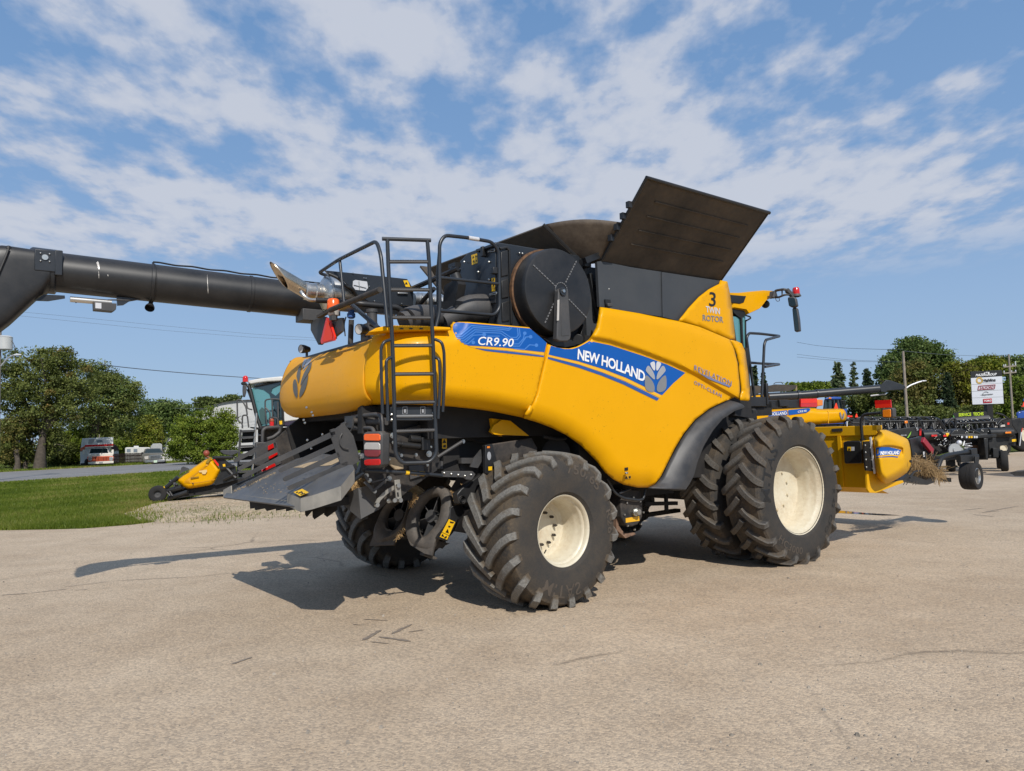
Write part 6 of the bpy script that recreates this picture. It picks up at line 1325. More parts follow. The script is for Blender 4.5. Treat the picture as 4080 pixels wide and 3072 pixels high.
for q in([(1034,752),(1040,752),(1046,772),(1050,795),(1042,785),(1036,770)],[(1060,757),(1056,757),(1051,775),(1051,795),(1058,785),(1061,770)]): T.part('leaf_emblem',slab('G',q,Y2-.04,.01),Mt['silver_dk'])
T.part('lower_frame',slab('G',[(300,850),(430,850),(870,822),(1074,815),(1080,836),(1000,900),(300,930)],Y2+.3,2.6),Mt['dark'])
T.part('machinery_deck',slab('N',[(250,1310),(400,1250),(600,1246),(900,1215),(1000,1260),(1120,1285),(1120,1420),(300,1440)],Y2+.6,2.),Mt['black']); T.part('yellow_cover',slab('N',[(395,1280),(420,1268),(600,1250),(690,1255),(690,1280),(500,1290)],Y2+.3,.2),Mt['yellow'])
T.part('tank_cover',slab('N',[(380,1160),(600,1155),(660,1142),(905,1150),(890,1185),(830,1216),(600,1228),(420,1250),(380,1255)],Y2+.8,.1),Mt['tank_in']); T.part('tank_cover',slab('N',[(885,1165),(905,1155),(905,1218),(890,1215)],Y2+1.2,.05),surf('worn_tan_edge',(.25,.18,.10),.7))
mb=MB(); mb.tube(P_('N',[(645,1140),(665,1122),(735,1118),(745,1140)],Y2+1.),.02,6); T.part('tank_rail',mb,Mt['black'],smooth=40)
mb=MB(); mb.tube([AT('G',640,668,Y2-.1),AT('G',800,660,Y2-.1),AT('G',1262,622,Y2-.1)],.20,16,bend=.1); mb.tube(P_('G',[(800,660),(815,659)],Y2-.1),.24,16); mb.tube(P_('G',[(905,651),(912,650)],Y2-.1),.225,16); ag=T.part('unloading_auger',mb,Mt['black_clean'],smooth=50)
T.part('auger_spout',slab('G',[(1258,608),(1272,592),(1290,574),(1320,578),(1396,606),(1399,616),(1385,628),(1300,634),(1290,645),(1262,640)],Y2-.3,.45),Mt['black_clean'],ag,bev=.03)
mb=MB(); mb.tube(P_('G',[(862,643),(950,634)],Y2+.4),.09,10); T.part('grey_pipe',mb,Mt['silver'],smooth=50)
mb=MB(); mb.tube(P_('G',[(1205,662),(1290,652)],Y2-.1),.04,6); T.part('auger_actuator',mb,Mt['silver'],smooth=50)
for xx,r in((480,1.0),(900,.75)): c=gz('G',xx,Y2+.4); T.wheel(c+Vector((0,0,r)),r,.7,0,r*.5)
c=gz('G',480,Y2+3.); T.wheel(c+Vector((0,0,1.)),1.,.7,0,.5); c=gz('G',900,Y2+3.); T.wheel(c+Vector((0,0,.75)),.75,.7,0,.38)
# ================================================================== blue tractors
Mt['tblue']=surf('tractor_blue',(.02,.075,.33),.35,coat=.2,var=.06)
Y3=46.
T=Thing('tractor','blue-roofed tractor cab peeking over the distant yellow combine','tractor',gz('G',1000,Y3+1),'blue tractors')
T.part('cab_roof',slab('G',[(948,678),(965,671),(1000,667),(1040,668),(1046,676),(1040,683),(955,684)],Y3,1.5),Mt['tblue'],bev=.05)
T.part('cab',slab('G',[(952,684),(1040,683),(1050,735),(945,735)],Y3+.1,1.3),Mt['glass']); mb=MB()
for a,b in(((952,684),(946,735)),((1000,684),(1002,735)),((1041,683),(1052,735)),((1052,690),(1060,735)),((1020,684),(1022,735))): mb.tube(P_('G',[a,b],Y3),.035,6)
mb.tube(P_('G',[(1040,690),(1062,690),(1062,735)],Y3),.03,6); T.part('cab_frame',mb,Mt['ink'],smooth=40)
T.part('beacon',slab('G',[(975,671),(988,671),(990,680),(973,680)],Y3-.1,.15),Mt['amber'],bev=.02); T.part('slow_vehicle_sign',slab('G',[(1013,702),(1018,702),(1027,733),(1003,734)],Y3-.1,.03),Mt['smv'])
T.part('body',slab('G',[(930,735),(1075,733),(1075,820),(930,825)],Y3+.2,1.8),Mt['tblue'],bev=.05)
for xx in(945,1060): c=gz('G',xx,Y3+.3); T.wheel(c+Vector((0,0,.85)),.85,.5,0,.45)
Y4=44.
T=Thing('tractor','blue tractor cut off by the right edge of the view, red triangle on it','tractor',gz('H',1930,Y4+1),'blue tractors')
T.part('hood',slab('H',[(1808,715),(1850,700),(1990,690),(1990,800),(1830,790),(1815,760)],Y4,1.6),Mt['tblue'],bev=.08); T.part('cab',slab('H',[(1880,560),(2050,560),(2060,700),(1870,705)],Y4+.1,1.4),Mt['glass']); T.part('cab_roof',slab('H',[(1860,615),(1874,600),(2050,540),(2070,565),(1880,632)],Y4,1.6),Mt['tblue'],bev=.05)
T.part('slow_vehicle_sign',slab('H',[(1872,628),(1888,628),(1905,665),(1850,668)],Y4-.2,.03),Mt['smv']); mb=MB(); mb.tube(P_('H',[(1865,640),(1850,690),(1848,720)],Y4-.2),.02,6); T.part('sign_post',mb,Mt['ink'])
c=gz('H',1892,Y4); T.wheel(c+Vector((0,0,1.0)),1.0,.6,0,.45); c=gz('H',2060,Y4); T.wheel(c+Vector((0,0,.75)),.75,.5,0,.4)
# ================================================================== black draper headers on transport wheels
Mt['hblack']=surf('header_black_paint',(.012,.013,.014),.38,dust=.2,dustc=(.09,.08,.065),var=.2,scale=6)
def reel(T,c,a,b,Y,r,nb,nf,name='reel'):
    A_=AT(c,*a,Y);B_=AT(c,*b,Y); t=(B_-A_).normalized(); x=t.cross(Vector((0,0,1))).normalized(); y=t.cross(x); mb=MB(); mb.tube([A_,B_],.07,8)
    for k in range(nb):
        q=2*math.pi*k/nb+.3; o=(x*math.cos(q)+y*math.sin(q))*r; mb.tube([A_+o,B_+o],.028,6)
        for j in range(nf):
            p=A_.lerp(B_,(j+.5)/nf)+o; mb.beam(p,p+Vector((random.uniform(-.02,.02),.05,-.22)),.012,.012)
    n=8
    for j in range(n+1):
        p=A_.lerp(B_,j/n); 
        pts=[p+(x*math.cos(2*math.pi*k/12)+y*math.sin(2*math.pi*k/12))*r*.92 for k in range(12)]; mb.tube(pts,.035,6,closed=True,bend=.02)
        for k in range(nb): q=2*math.pi*k/nb+.3; mb.beam(p,p+(x*math.cos(q)+y*math.sin(q))*r,.05,.02)
    T.part(name,mb,Mt['hblack'],smooth=40)
    mb=MB(); rr=random.Random(5)
    for _ in range(110):
        p=A_.lerp(B_,rr.random()); q=rr.random()*6.28; mb.sphere(p+(x*math.cos(q)+y*math.sin(q))*r*rr.uniform(.8,1.02)+Vector((0,-.05,0)),.014,5,4)
    T.part('reel_bolts',mb,Mt['zinc'],smooth=0)
YH=27.
T=Thing('draper_header','long black draper header with green swoosh end panel, parked behind the yellow pickup header','header',gz('M',1400,YH+1),'black draper headers on the right')
reel(T,'M',(20,395),(1000,390),YH+1.2,.50,6,46)
T.part('end_panel',slab('M',[(150,400),(420,385),(620,358),(800,345),(806,400),(800,470),(620,490),(480,500),(300,470)],YH,.10),Mt['hblack'],bev=.02)
T.part('swoosh',slab('M',[(660,405),(652,450),(620,500),(598,502),(622,470),(645,430)],YH-.02,.01),flat('swoosh_green',(.22,.48,.05),.4)); wtext(T,'model_lettering','FD140','M',(518,472),(595,468),(0,-14),YH,Mt['silver_lt'],.015,off=.03)
T.part('number_tag',slab('M',[(728,358),(755,356),(755,396),(730,398)],YH-.03,.01),Mt['silver_lt']); wtext(T,'tag_digit','1','M',(736,392),(748,391),(0,-28),YH,Mt['ink'],.02,off=.06)
T.part('marker_light',slab('M',[(772,375),(800,372),(798,468),(770,470)],YH-.05,.08),Mt['red'],bev=.01)
mb=MB(); mb.tube([AT('M',800,470,YH+.2),AT('M',1200,455,YH+.2)],.20,16); T.part('back_tube',mb,Mt['hblack'],smooth=50)
for q in([(935,458),(1015,455),(1018,482),(938,485)],[(1100,460),(1145,455),(1148,485),(1102,488)]): T.part('tail_light',slab('M',q,YH-.08,.06),Mt['red'],bev=.01)
T.part('yellow_light',slab('M',[(1130,435),(1170,430),(1190,455),(1180,482),(1145,485)],YH-.02,.05),Mt['warn'],bev=.02)
T.part('feed_deck',slab('M',[(400,500),(800,490),(1200,480),(1200,690),(980,745),(620,700)],YH+.3,.9),Mt['dark'])
mb=MB(); mb.prism(P_('M',[(1180,470),(1250,395),(1330,370),(1420,400),(1400,470),(1300,640),(1210,560)],YH-.1),YV*.5); mb.prism(P_('M',[(1340,470),(1640,455),(1835,450),(1840,490),(1700,500),(1480,510),(1370,510)],YH-.3),YV*.7); mb.prism(P_('M',[(1480,510),(1660,505),(1720,740),(1700,795),(1480,770)],YH+.5),YV*.4); mb.prism(P_('M',[(1660,505),(1720,500),(1725,790),(1690,795)],YH-.3),YV*.4); mb.prism(P_('M',[(1720,520),(1830,500),(1840,690),(1740,700)],YH-.1),YV*.6); mb.prism(P_('M',[(1620,375),(1720,365),(1730,410),(1700,445),(1600,440)],YH-.1),YV*.3); T.part('center_frame',mb,Mt['hblack'],bev=.02)
mb=MB(); rr=random.Random(3)
for a,b,r in(((1200,470),(1700,455),.05),((1050,250),(1150,400),.03),((1020,240),(1130,410),.03),((1440,400),(1600,440),.045),((1500,395),(1580,430),.05),((760,250),(820,360),.03),((1230,500),(1270,620),.04),((1160,560),(1230,630),.03)): mb.tube(P_('M',[a,b],YH-.15),r,6)
for _ in range(16):
    x=rr.uniform(1060,1290);y=rr.uniform(520,640); mb.tube(P_('M',[(x,y),(x+rr.uniform(-60,60),y+rr.uniform(-40,60)),(x+rr.uniform(-60,80),y+rr.uniform(-20,70))],YH-.15),.018,5,bend=.1)
T.part('hoses',mb,Mt['ink'],smooth=40)
mb=MB(); rr=random.Random(9)
for _ in range(36):
    x=rr.uniform(980,1720);y=rr.uniform(380,640); mb.sphere(AT('M',x,y,YH-.32),.012,5,4)
for _ in range(9): 
    x=rr.uniform(1050,1160);y=rr.uniform(520,620); mb.tube(P_('M',[(x,y),(x+rr.uniform(-40,40),y+rr.uniform(-30,30))],YH-.2),.02,5)
T.part('fittings',mb,Mt['zinc'],smooth=0)
for x0,m_ in((1345,'silver_lt'),(1410,'silver_lt'),(1448,'warn'),(1480,'warn'),(1550,'silver_lt'),(1520,'silver_lt')): T.part('sticker',slab('M',[(x0,475),(x0+24,473),(x0+25,500),(x0+2,503)],YH-.33,.01),Mt[m_])
T.part('gear_casing',slab('M',[(1200,640),(1230,615),(1300,615),(1370,640),(1385,680),(1300,695),(1240,705),(1205,680)],YH-.4,.25),flat('casing_grey',(.33,.34,.34),.4,metal=.3),bev=.04)
mb=MB(); c=AT('M',1250,662,YH-.42); mb.cyl(c,c-YV*.06,.22,n=20); mb.cyl(c-YV*.06,c-YV*.1,.08,n=14); T.part('casing_hub',mb,flat('casing_hub_grey',(.42,.43,.43),.4,metal=.3),smooth=40)
mb=MB(); c=AT('M',1436,575,YH-.4); pts=[]
for k in range(64): a=k*.6; pts.append(c+Vector((.13*math.cos(a),.13*math.sin(a),-k*.0115)))
mb.tube(pts,.022,6,bend=0); T.part('coil_spring',mb,Mt['silver'],smooth=50)
mb=MB(); mb.sphere(AT('M',1320,568,YH-.4),.095,14,10); T.part('white_reservoir',mb,Mt['silver_lt'],smooth=60); T.part('white_decal',slab('M',[(1385,545),(1402,543),(1385,610),(1365,612)],YH-.4,.01),Mt['white'])
T.part('brown_screen',slab('M',[(1490,600),(1560,600),(1595,615),(1570,690),(1500,735)],YH+.2,.05),Mt['rust'])
mb=MB(); mb.beam(AT('M',980,775,YH+.1),AT('M',1700,770,YH+.1),.14,.16); mb.beam(AT('M',1720,760,YH-.1),AT('M',1900,760,YH-.1),.12,.12); mb.beam(AT('M',1790,640,YH-.1),AT('M',1790,770,YH-.1),.3,.2); T.part('transport_axle',mb,Mt['hblack'],bev=.01)
c=AT('M',1935,760,YH-.1); g=gz('M',1935,YH-.1); T.wheel(Vector((c.x,c.y,.37)),.37,.24,R(58),.20,'rubber_plain','rim'); c=AT('M',1200,820,YH+.6); T.wheel(Vector((c.x,c.y,.30)),.30,.3,R(58),.15); c=AT('M',1870,650,YH+1.4); T.wheel(Vector((c.x,c.y,.36)),.36,.24,R(58),.18)
# right wing of the same header
mb=MB(); mb.tube([AT('M',1720,430,YH+.2),AT('M',2040,425,YH+.2)],.17,14); T.part('back_tube',mb,Mt['hblack'],smooth=50)
T.part('rear_panel',slab('M',[(1820,480),(1990,455),(2130,430),(2150,560),(2140,610),(1950,600),(1830,620)],YH+.3,.15),Mt['hblack']); T.part('end_panel',slab('M',[(2040,240),(2160,220),(2200,330),(2180,440),(2150,610),(2130,600),(2130,440),(2050,330)],YH+.2,.12),Mt['hblack'],bev=.02)
T.part('amber_light',slab('M',[(1952,418),(2035,412),(2038,438),(1955,442)],YH-.05,.06),Mt['amber'],bev=.01); T.part('sticker',slab('M',[(2045,520),(2108,514),(2110,550),(2048,554)],YH+.15,.01),Mt['warn']); T.part('white_rod',slab('M',[(2170,420),(2185,420),(2160,608),(2148,608)],YH-.05,.04),Mt['silver_lt']); T.part('red_strip',slab('M',[(2185,365),(2195,362),(2182,420),(2176,425)],YH-.05,.03),Mt['red_refl'])
reel(T,'M',(1200,410),(1780,380),YH+1.6,.42,6,30)
mb=MB()
for j in range(46):
    t=j/45; a=AT('M',1090+600*t,290-48*t,YH+2.1); mb.lathe([(.10,0),(.15,.03),(.15,.09),(.10,.12)],a,(1,-.05,.02),14)
T.part('ribbed_reel_cover',mb,Mt['gray'],smooth=40)
mb=MB()
for pts in([(1150,310),(1200,245),(1235,228),(1268,245),(1270,330)],[(1880,400),(1865,330),(1900,300)],[(1830,330),(1900,250),(1960,240)]): mb.tube(P_('M',pts,YH+.4),.045,8,bend=.25)
T.part('hydraulic_hose',mb,Mt['ink'],smooth=50)
T.part('amber_marker',slab('M',[(565,265),(610,262),(612,300),(568,304)],YH-.1,.1),Mt['amber'],bev=.02)
# another black header behind it
YB=36.
T=Thing('draper_header','second black draper header further back with red marker lights, behind the green-swoosh header','header',gz('H',560,YB+1),'black draper headers on the right')
reel(T,'H',(415,885),(1000,880),YB+.5,.70,6,46); T.part('end_panel',slab('H',[(440,800),(470,760),(540,742),(610,755),(650,800),(660,840),(430,840)],YB,.15),Mt['hblack'],bev=.04)
T.part('feed_deck',slab('H',[(410,800),(1200,790),(1200,930),(420,930)],YB+1,.8),Mt['dark']); T.part('marker_light',slab('H',[(410,740),(450,740),(450,754),(410,754)],YB-.1,.06),Mt['red_refl']); T.part('slow_vehicle_sign',slab('H',[(482,724),(487,724),(497,754),(472,755)],YB-.1,.03),Mt['smv']); T.part('marker_post',slab('H',[(402,788),(411,788),(410,835),(403,835)],YB-.2,.04),Mt['silver_lt'])
for xx in(600,1050): c=gz('H',xx,YB+.6); T.wheel(c+Vector((0,0,.4)),.4,.25,0,.2)
YC=40.
T=Thing('draper_header','far black header standing under the banner, near the dealer pylon','header',gz('H',1650,YC+1),'black draper headers on the right')
T.part('frame',slab('H',[(1600,790),(1800,760),(1850,765),(1860,960),(1830,985),(1560,985),(1560,860)],YC,1.),Mt['dark']); T.part('reel_end',slab('H',[(1610,770),(1680,755),(1690,800),(1640,815)],YC-.2,.4),Mt['hblack'],bev=.03); T.part('light_panel',slab('H',[(1625,822),(1715,815),(1718,832),(1628,838)],YC-.3,.03),Mt['clear_lens']); T.part('marker_light',slab('H',[(1735,800),(1752,798),(1753,815),(1737,817)],YC-.3,.05),Mt['red_refl'])
mb=MB(); mb.tube(P_('H',[(1640,720),(1700,735),(1745,770)],YC-.3),.05,8); T.part('hose',mb,Mt['ink'])
c=gz('H',1700,YC); T.wheel(c+Vector((0,0,.4)),.4,.25,0,.2)
# ================================================================== dealer pylon, banner, poles
YS=48.
Mt['panel_white']=surf('sign_panel_white',(.62,.64,.68),.5,var=.03,dust=.08)
T=Thing('pylon_sign','tall dealer sign with black header and four white brand panels on a black post','sign',gz('H',1585,YS))
T.part('cabinet',slab('H',[(1428,376),(1690,363),(1708,645),(1445,653)],YS,.45),Mt['ink'],bev=.03)
T.part('header_panel',slab('H',[(1430,379),(1688,366),(1692,412),(1433,429)],YS-.03,.02),Mt['ink'])
pn=[[(1433,430),(1692,414),(1696,470),(1437,483)],[(1437,485),(1696,472),(1699,527),(1440,540)],[(1440,542),(1699,529),(1702,584),(1443,594)],[(1443,596),(1702,586),(1706,641),(1447,649)]]
for q in pn: T.part('sign_panel',slab('H',q,YS-.03,.02),Mt['panel_white'])
wtext(T,'sign_lettering','MAZERGROUP','H',(1472,415),(1644,406),(5,-19),YS,Mt['white'],.025,off=.06)
T.part('sign_emblem',slab('H',[(1540,388),(1560,379),(1588,380),(1582,394),(1560,398),(1545,397)],YS-.06,.01),Mt['white']); wtext(T,'emblem_letter','M','H',(1552,394),(1574,393),(2,-11),YS,Mt['ink'],.02,off=.09)
wtext(T,'sign_lettering','Highline','H',(1531,458),(1639,452),(0,-20),YS,Mt['ink'],.03,off=.06)
mb=MB(); c=AT('H',1505,449,YS-.06); mb.lathe([(.13,0),(.22,.005)],c,(0,1,0),24); T.part('sign_emblem',mb,flat('sign_gold',(.55,.36,.08),.5)); T.part('sign_rule',slab('H',[(1500,463),(1640,456),(1640,458),(1500,465)],YS-.06,.01),Mt['silver_dk'])
fr=[(1498,496),(1636,485),(1628,519),(1492,529)]; cr2=flat('sign_crimson',(.30,.02,.035),.5)
mb=MB(); mb.tube([AT('H',x,y,YS-.06) for x,y in fr],.022,4,closed=True,bend=.01); T.part('sign_frame',mb,cr2); wtext(T,'sign_lettering','SALFORD','H',(1507,522),(1622,513),(3,-20),YS,cr2,.01,off=.06)
wtext(T,'sign_lettering','Supreme','H',(1526,575),(1614,568),(2,-15),YS,Mt['silver_dk'],.02,off=.06); mb=MB(); mb.tube([AT('H',x,y,YS-.06) for x,y in((1534,574),(1532,560),(1545,545),(1565,542),(1580,550))],.015,5); T.part('sign_emblem',mb,Mt['silver_dk']); T.part('sign_rule',slab('H',[(1515,568),(1619,561),(1619,563),(1515,570)],YS-.065,.01),Mt['silver_dk'])
T.part('red_badge',slab('H',[(1534,603),(1606,598),(1609,634),(1537,638)],YS-.06,.01),flat('badge_red',(.42,.015,.03),.5),bev=.02); wtext(T,'sign_lettering','TORO','H',(1541,627),(1602,623),(1,-15),YS,Mt['white'],.03,off=.10)
b=gz('H',1584,YS); mb=MB(); tp_=AT('H',1577,645,YS+.2); mb.mm((tp_.x-.18,YS+.05,0),(tp_.x+.18,YS+.4,tp_.z)); T.part('post',mb,Mt['ink'])
T=Thing('banner_sign','low black banner with yellow-green hiring letters, under the dealer pylon','sign',gz('H',1420,45.))
T.part('board',slab('H',[(1286,718),(1555,703),(1570,715),(1570,790),(1290,800)],45.,.06),Mt['ink']); gy=flat('banner_yellow_green',(.60,.80,.03),.5)
wtext(T,'banner_lettering','SERVICE  TECHS','H',(1332,747),(1538,737),(0,-25),45.,gy,.02,off=.04); wtext(T,'banner_lettering','WANTED','H',(1385,775),(1500,770),(0,-23),45.,gy,.02,off=.04); T.part('green_edge',slab('H',[(1284,735),(1294,750),(1303,765),(1290,765)],44.95,.02),flat('banner_green',(.12,.45,.05),.5))
mb=MB(); 
for xx in(1300,1550): p=AT('H',xx,790,45.03); mb.mm((p.x-.04,45.,0),(p.x+.04,45.06,p.z))
T.part('stand',mb,Mt['ink'])
Mt['wood']=surf('weathered_pole_wood',(.26,.22,.18),.85,var=.25,scale=6)
def pole(name,label,c,top,bot,Y,r,group='wooden poles',ext=True):
    a=AT(c,*top,Y); b=AT(c,*bot,Y); g=Vector((b.x,Y,0)); T=Thing(name,label,'pole',g,group); mb=MB(); mb.tube([Vector((b.x+(b.x-a.x)*.0,Y,0)),a],lambda t:r*(1.2-.35*t),12); T.part('mast',mb,Mt['wood'],smooth=50); return T,a
T,a=pole('street_light','wooden pole with a curved lamp arm, in front of the tall green tree','H',(870,208),(905,800),41.,.075)
mb=MB(); mb.tube(P_('H',[(893,515),(930,490),(1000,463),(1040,453)],41.),.045,8,bend=.4); T.part('lamp_arm',mb,Mt['silver_lt'],smooth=50); T.part('lamp_head',slab('H',[(1030,450),(1062,446),(1068,454),(1034,460)],40.9,.25),Mt['silver_lt'],bev=.02)
T,a=pole('utility_pole','bare wooden utility pole with two crossarms beside the dealer pylon','H',(1746,232),(1780,772),66.,.09)
for y0 in(332,385): mb=MB(); mb.beam(AT('H',1702,y0+5,66.),AT('H',1808,y0-4,66.),.12,.12); T.part('crossarm',mb,Mt['wood'])
mb=MB()
for x,y in((1705,326),(1720,324),(1780,322),(1803,318),(1708,378),(1770,375),(1804,371),(1802,300)): p=AT('H',x,y,66.); mb.cyl(p-Vector((0,0,.12)),p+Vector((0,0,.1)),.05,n=8)
T.part('insulators',mb,Mt['silver_lt'])
T,a=pole('utility_pole','utility pole at the left edge carrying a pale transformer can and a street lamp','B',(-8,20),(-30,900),48.,.17)
mb=MB(); c=AT('B',43,192,47.8); d=AT('B',43,92,47.8); mb.cyl(c,d,.42,n=20); mb.cyl(d,d+Vector((0,0,.1)),.44,.30,20); T.part('transformer',mb,flat('transformer_grey',(.50,.50,.49),.5),smooth=40)
mb=MB(); mb.tube(P_('B',[(72,100),(105,130),(130,180),(128,215)],47.8),.018,5,bend=.3); mb.tube(P_('B',[(76,98),(112,135),(118,170),(120,215)],47.8),.014,5,bend=.3); T.part('drop_wires',mb,Mt['ink']); T.part('lamp_head',slab('B',[(112,232),(140,225),(176,230),(180,240),(112,244)],47.7,.3),Mt['silver_lt'],bev=.03); mb=MB(); mb.tube(P_('B',[(8,330),(60,268),(112,238)],47.8),.05,8); T.part('lamp_arm',mb,Mt['silver'],smooth=40)
T,a=pole('utility_pole','slim bare pole rising behind the boxy red and white truck','B',(824,795),(826,1000),110.,.07); mb=MB(); mb.sphere(AT('B',817,862,109.8),.35,10,8); T.part('meter_globe',mb,Mt['silver_lt'],smooth=50)
T,a=pole('utility_pole','pale wooden pole beside the big roadside bush','B',(1347,755),(1340,960),150.,.15); T,a=pole('fence_post','short pale post leaning by the big roadside bush','B',(1333,885),(1332,975),149.,.13)
# overhead wires
def wire(label,c,pts,Y0,Y1,r,group='overhead wires'):
    n=len(pts); P=[AT(c,x,y,Y0+(Y1-Y0)*i/(n-1)) for i,(x,y) in enumerate(pts)]; b=P[0]; mb=MB(); mb.tube([p-b for p in P],r,5,bend=1.5); o=mb.build('overhead_wire',Mt['wire'],None,loc=b,smooth=40); tag(o,label,'wire',group)
Mt['wire']=flat('wire_grey',(.10,.11,.13),.6)
wire('twisted overhead cable sagging from the tall tree to the white combine cab','B',[(800,312),(1000,338),(1300,368),(1700,402),(2080,428),(2300,440)],47,60,.028)
wire('upper faint wire of the pair under the auger on the left','A',[(80,565),(500,605),(1100,665),(1700,720),(2100,745)],80,90,.013); wire('lower faint wire of the pair under the auger on the left','A',[(60,590),(500,635),(1100,695),(1700,742),(2100,760)],80,90,.013)
wire('highest thin wire on the right, running to the lamp pole','H',[(-10,132),(150,160),(400,182),(700,192),(870,190)],70,41,.013); wire('thin wire on the right just above the distant conifers','H',[(-10,232),(200,258),(450,282),(700,290),(870,292)],70,60,.012); wire('thin wire crossing the tops of the distant conifers','H',[(-10,255),(200,275),(450,292),(700,296),(870,298)],70,60,.012)
wire('thin wire from the lamp pole to the crossarm pole','H',[(875,205),(1200,235),(1500,247),(1745,238)],41,66,.012)
wire('short faint wire behind the far left trees','B',[(1180,625),(1400,628),(1650,632)],100,100,.02); wire('low faint wire over the quonset roof','B',[(1450,680),(1650,681),(1960,700)],100,100,.02)
# ================================================================== white combine on the gravel, left
YW=27.
Mt['cab_white']=surf('cab_white_paint',(.66,.65,.61),.4,coat=.2,dust=.15)
T=Thing('combine_harvester','white combine with green-tinted cab and ladder, half hidden behind the tail of the yellow one','combine harvester',gz('Q',1500,YW+1))
T.part('cab_roof',slab('Q',[(1255,135),(1270,110),(1400,85),(1600,65),(1690,58),(1690,115),(1500,125),(1380,140),(1290,158)],YW-.1,1.9),Mt['cab_white'],bev=.06)
T.part('body_panel',slab('Q',[(1685,60),(1760,50),(2300,40),(2300,500),(1850,600),(1700,622),(1690,560)],YW,1.9),Mt['cab_white'],bev=.04); T.part('dark_skirt',slab('Q',[(1690,625),(1850,602),(1820,640),(1750,665),(1690,662)],YW+.01,1.9),flat('dark_violet_trim',(.035,.025,.05),.5))
T.part('cab_glass',slab('Q',[(1300,225),(1340,185),(1500,140),(1680,110),(1692,655),(1480,690),(1420,690)],YW+.1,1.5),Mt['teal_glass']); 
T.part('cab_interior',slab('Q',[(1330,190),(1670,118),(1672,150),(1560,205),(1540,260),(1600,300),(1670,230),(1680,640),(1560,650),(1575,430),(1520,270),(1450,220),(1380,205)],YW+.06,.03),Mt['glass'])
T.part('seat',slab('Q',[(1395,480),(1430,440),(1475,470),(1490,560),(1500,640),(1420,650)],YW+.07,.02),flat('seat_teal',(.045,.10,.10),.6))
mb=MB()
for pts,r in(([(1262,160),(1290,240),(1370,560),(1415,690)],.07),([(1680,110),(1695,660)],.06),([(1250,220),(1380,560)],.03),([(1415,690),(1690,660)],.06),([(1340,185),(1680,112)],.035)): mb.tube(P_('Q',pts,YW+.03),r,8)
T.part('cab_frame',mb,Mt['ink'],smooth=40)
mb=MB()
for pts in([(1190,640),(1190,540),(1250,535),(1268,690)],[(1250,535),(1235,440),(1185,350),(1125,345),(1130,600),(1190,640),(1190,700)],[(1310,470),(1250,455),(1235,350),(1290,358)],[(1490,650),(1475,500),(1470,440),(1470,350),(1555,335),(1650,345)],[(1555,335),(1560,560)],[(1470,440),(1530,500),(1530,570)],[(1520,640),(1520,560),(1625,575),(1630,680)],[(1625,380),(1630,575)]): mb.tube(P_('Q',pts,YW-.35),.028,6,bend=.08)
T.part('platform_rails',mb,Mt['gray'],smooth=40)
T.part('platform',slab('Q',[(1285,680),(1420,690),(1690,665),(1690,700),(1380,712),(1285,690)],YW-.4,.8),Mt['ink'])
mb=MB(); mb.tube(P_('Q',[(1640,690),(1460,702),(1438,740),(1435,880)],YW-.3),.05,8,bend=.15); T.part('lower_rail',mb,Mt['gray'],smooth=40)
T.part('under_body',slab('Q',[(1380,705),(1700,690),(2300,600),(2300,1200),(1400,1250),(1380,900)],YW+.25,1.6),Mt['chassis']); T.part('white_tank',slab('Q',[(1378,765),(1415,770),(1420,790),(1380,792)],YW+.1,.2),Mt['silver_lt'],bev=.02); T.part('tool_box',slab('Q',[(1355,868),(1480,865),(1490,1180),(1390,1190)],YW+.1,.2),Mt['gray'],bev=.02); T.part('orange_marker',slab('Q',[(1352,895),(1388,892),(1390,930),(1354,934)],YW-.1,.05),Mt['smv'],bev=.01)
mb=MB(); mb.cyl(AT('Q',1552,675,YW-.4),AT('Q',1552,610,YW-.4),.075,n=14); T.part('extinguisher',mb,Mt['red'],smooth=40); mb=MB(); mb.sphere(AT('Q',1553,605,YW-.4),.085,10,8); T.part('beacon',mb,flat('dull_orange',(.30,.06,.02),.5),smooth=50); T.part('sticker',slab('Q',[(1645,608),(1678,605),(1680,650),(1648,652)],YW-.02,.01),Mt['warn'])
mb=MB(); mb.tube(P_('Q',[(1262,180),(1225,150),(1215,130)],YW-.2),.04,8); T.part('mirror_arm',mb,Mt['ink'],smooth=40); T.part('mirror',slab('Q',[(1192,175),(1205,160),(1245,175),(1240,250),(1222,318),(1195,310),(1190,240)],YW-.3,.12),Mt['gray'],bev=.03); T.part('mirror_bracket',slab('Q',[(1170,140),(1195,125),(1245,140),(1240,170),(1180,165)],YW-.3,.12),Mt['ink'],bev=.02)
mb=MB(); c=AT('Q',1227,128,YW-.2); mb.cyl(c,c+Vector((0,0,.13)),.10,n=14); mb.sphere(c+Vector((0,0,.13)),.10,14,8); T.part('beacon',mb,Mt['red'],smooth=40)
lad_o=None
mb=MB(); mb.tube(P_('Q',[(1365,510),(1335,920)],YW-.5),.038,8); mb.tube(P_('Q',[(1345,980),(1312,1215)],YW-.5),.036,8); lad_o=T.part('ladder',mb,Mt['steel'],smooth=50)
mb=MB(); mb.tube(P_('Q',[(1170,715),(1130,1300)],YW-.5),.04,6); mb.tube(P_('Q',[(1345,710),(1330,900),(1300,1300)],YW-.45),.035,6); T.part('ladder_stringer',mb,Mt['gray'],lad_o)
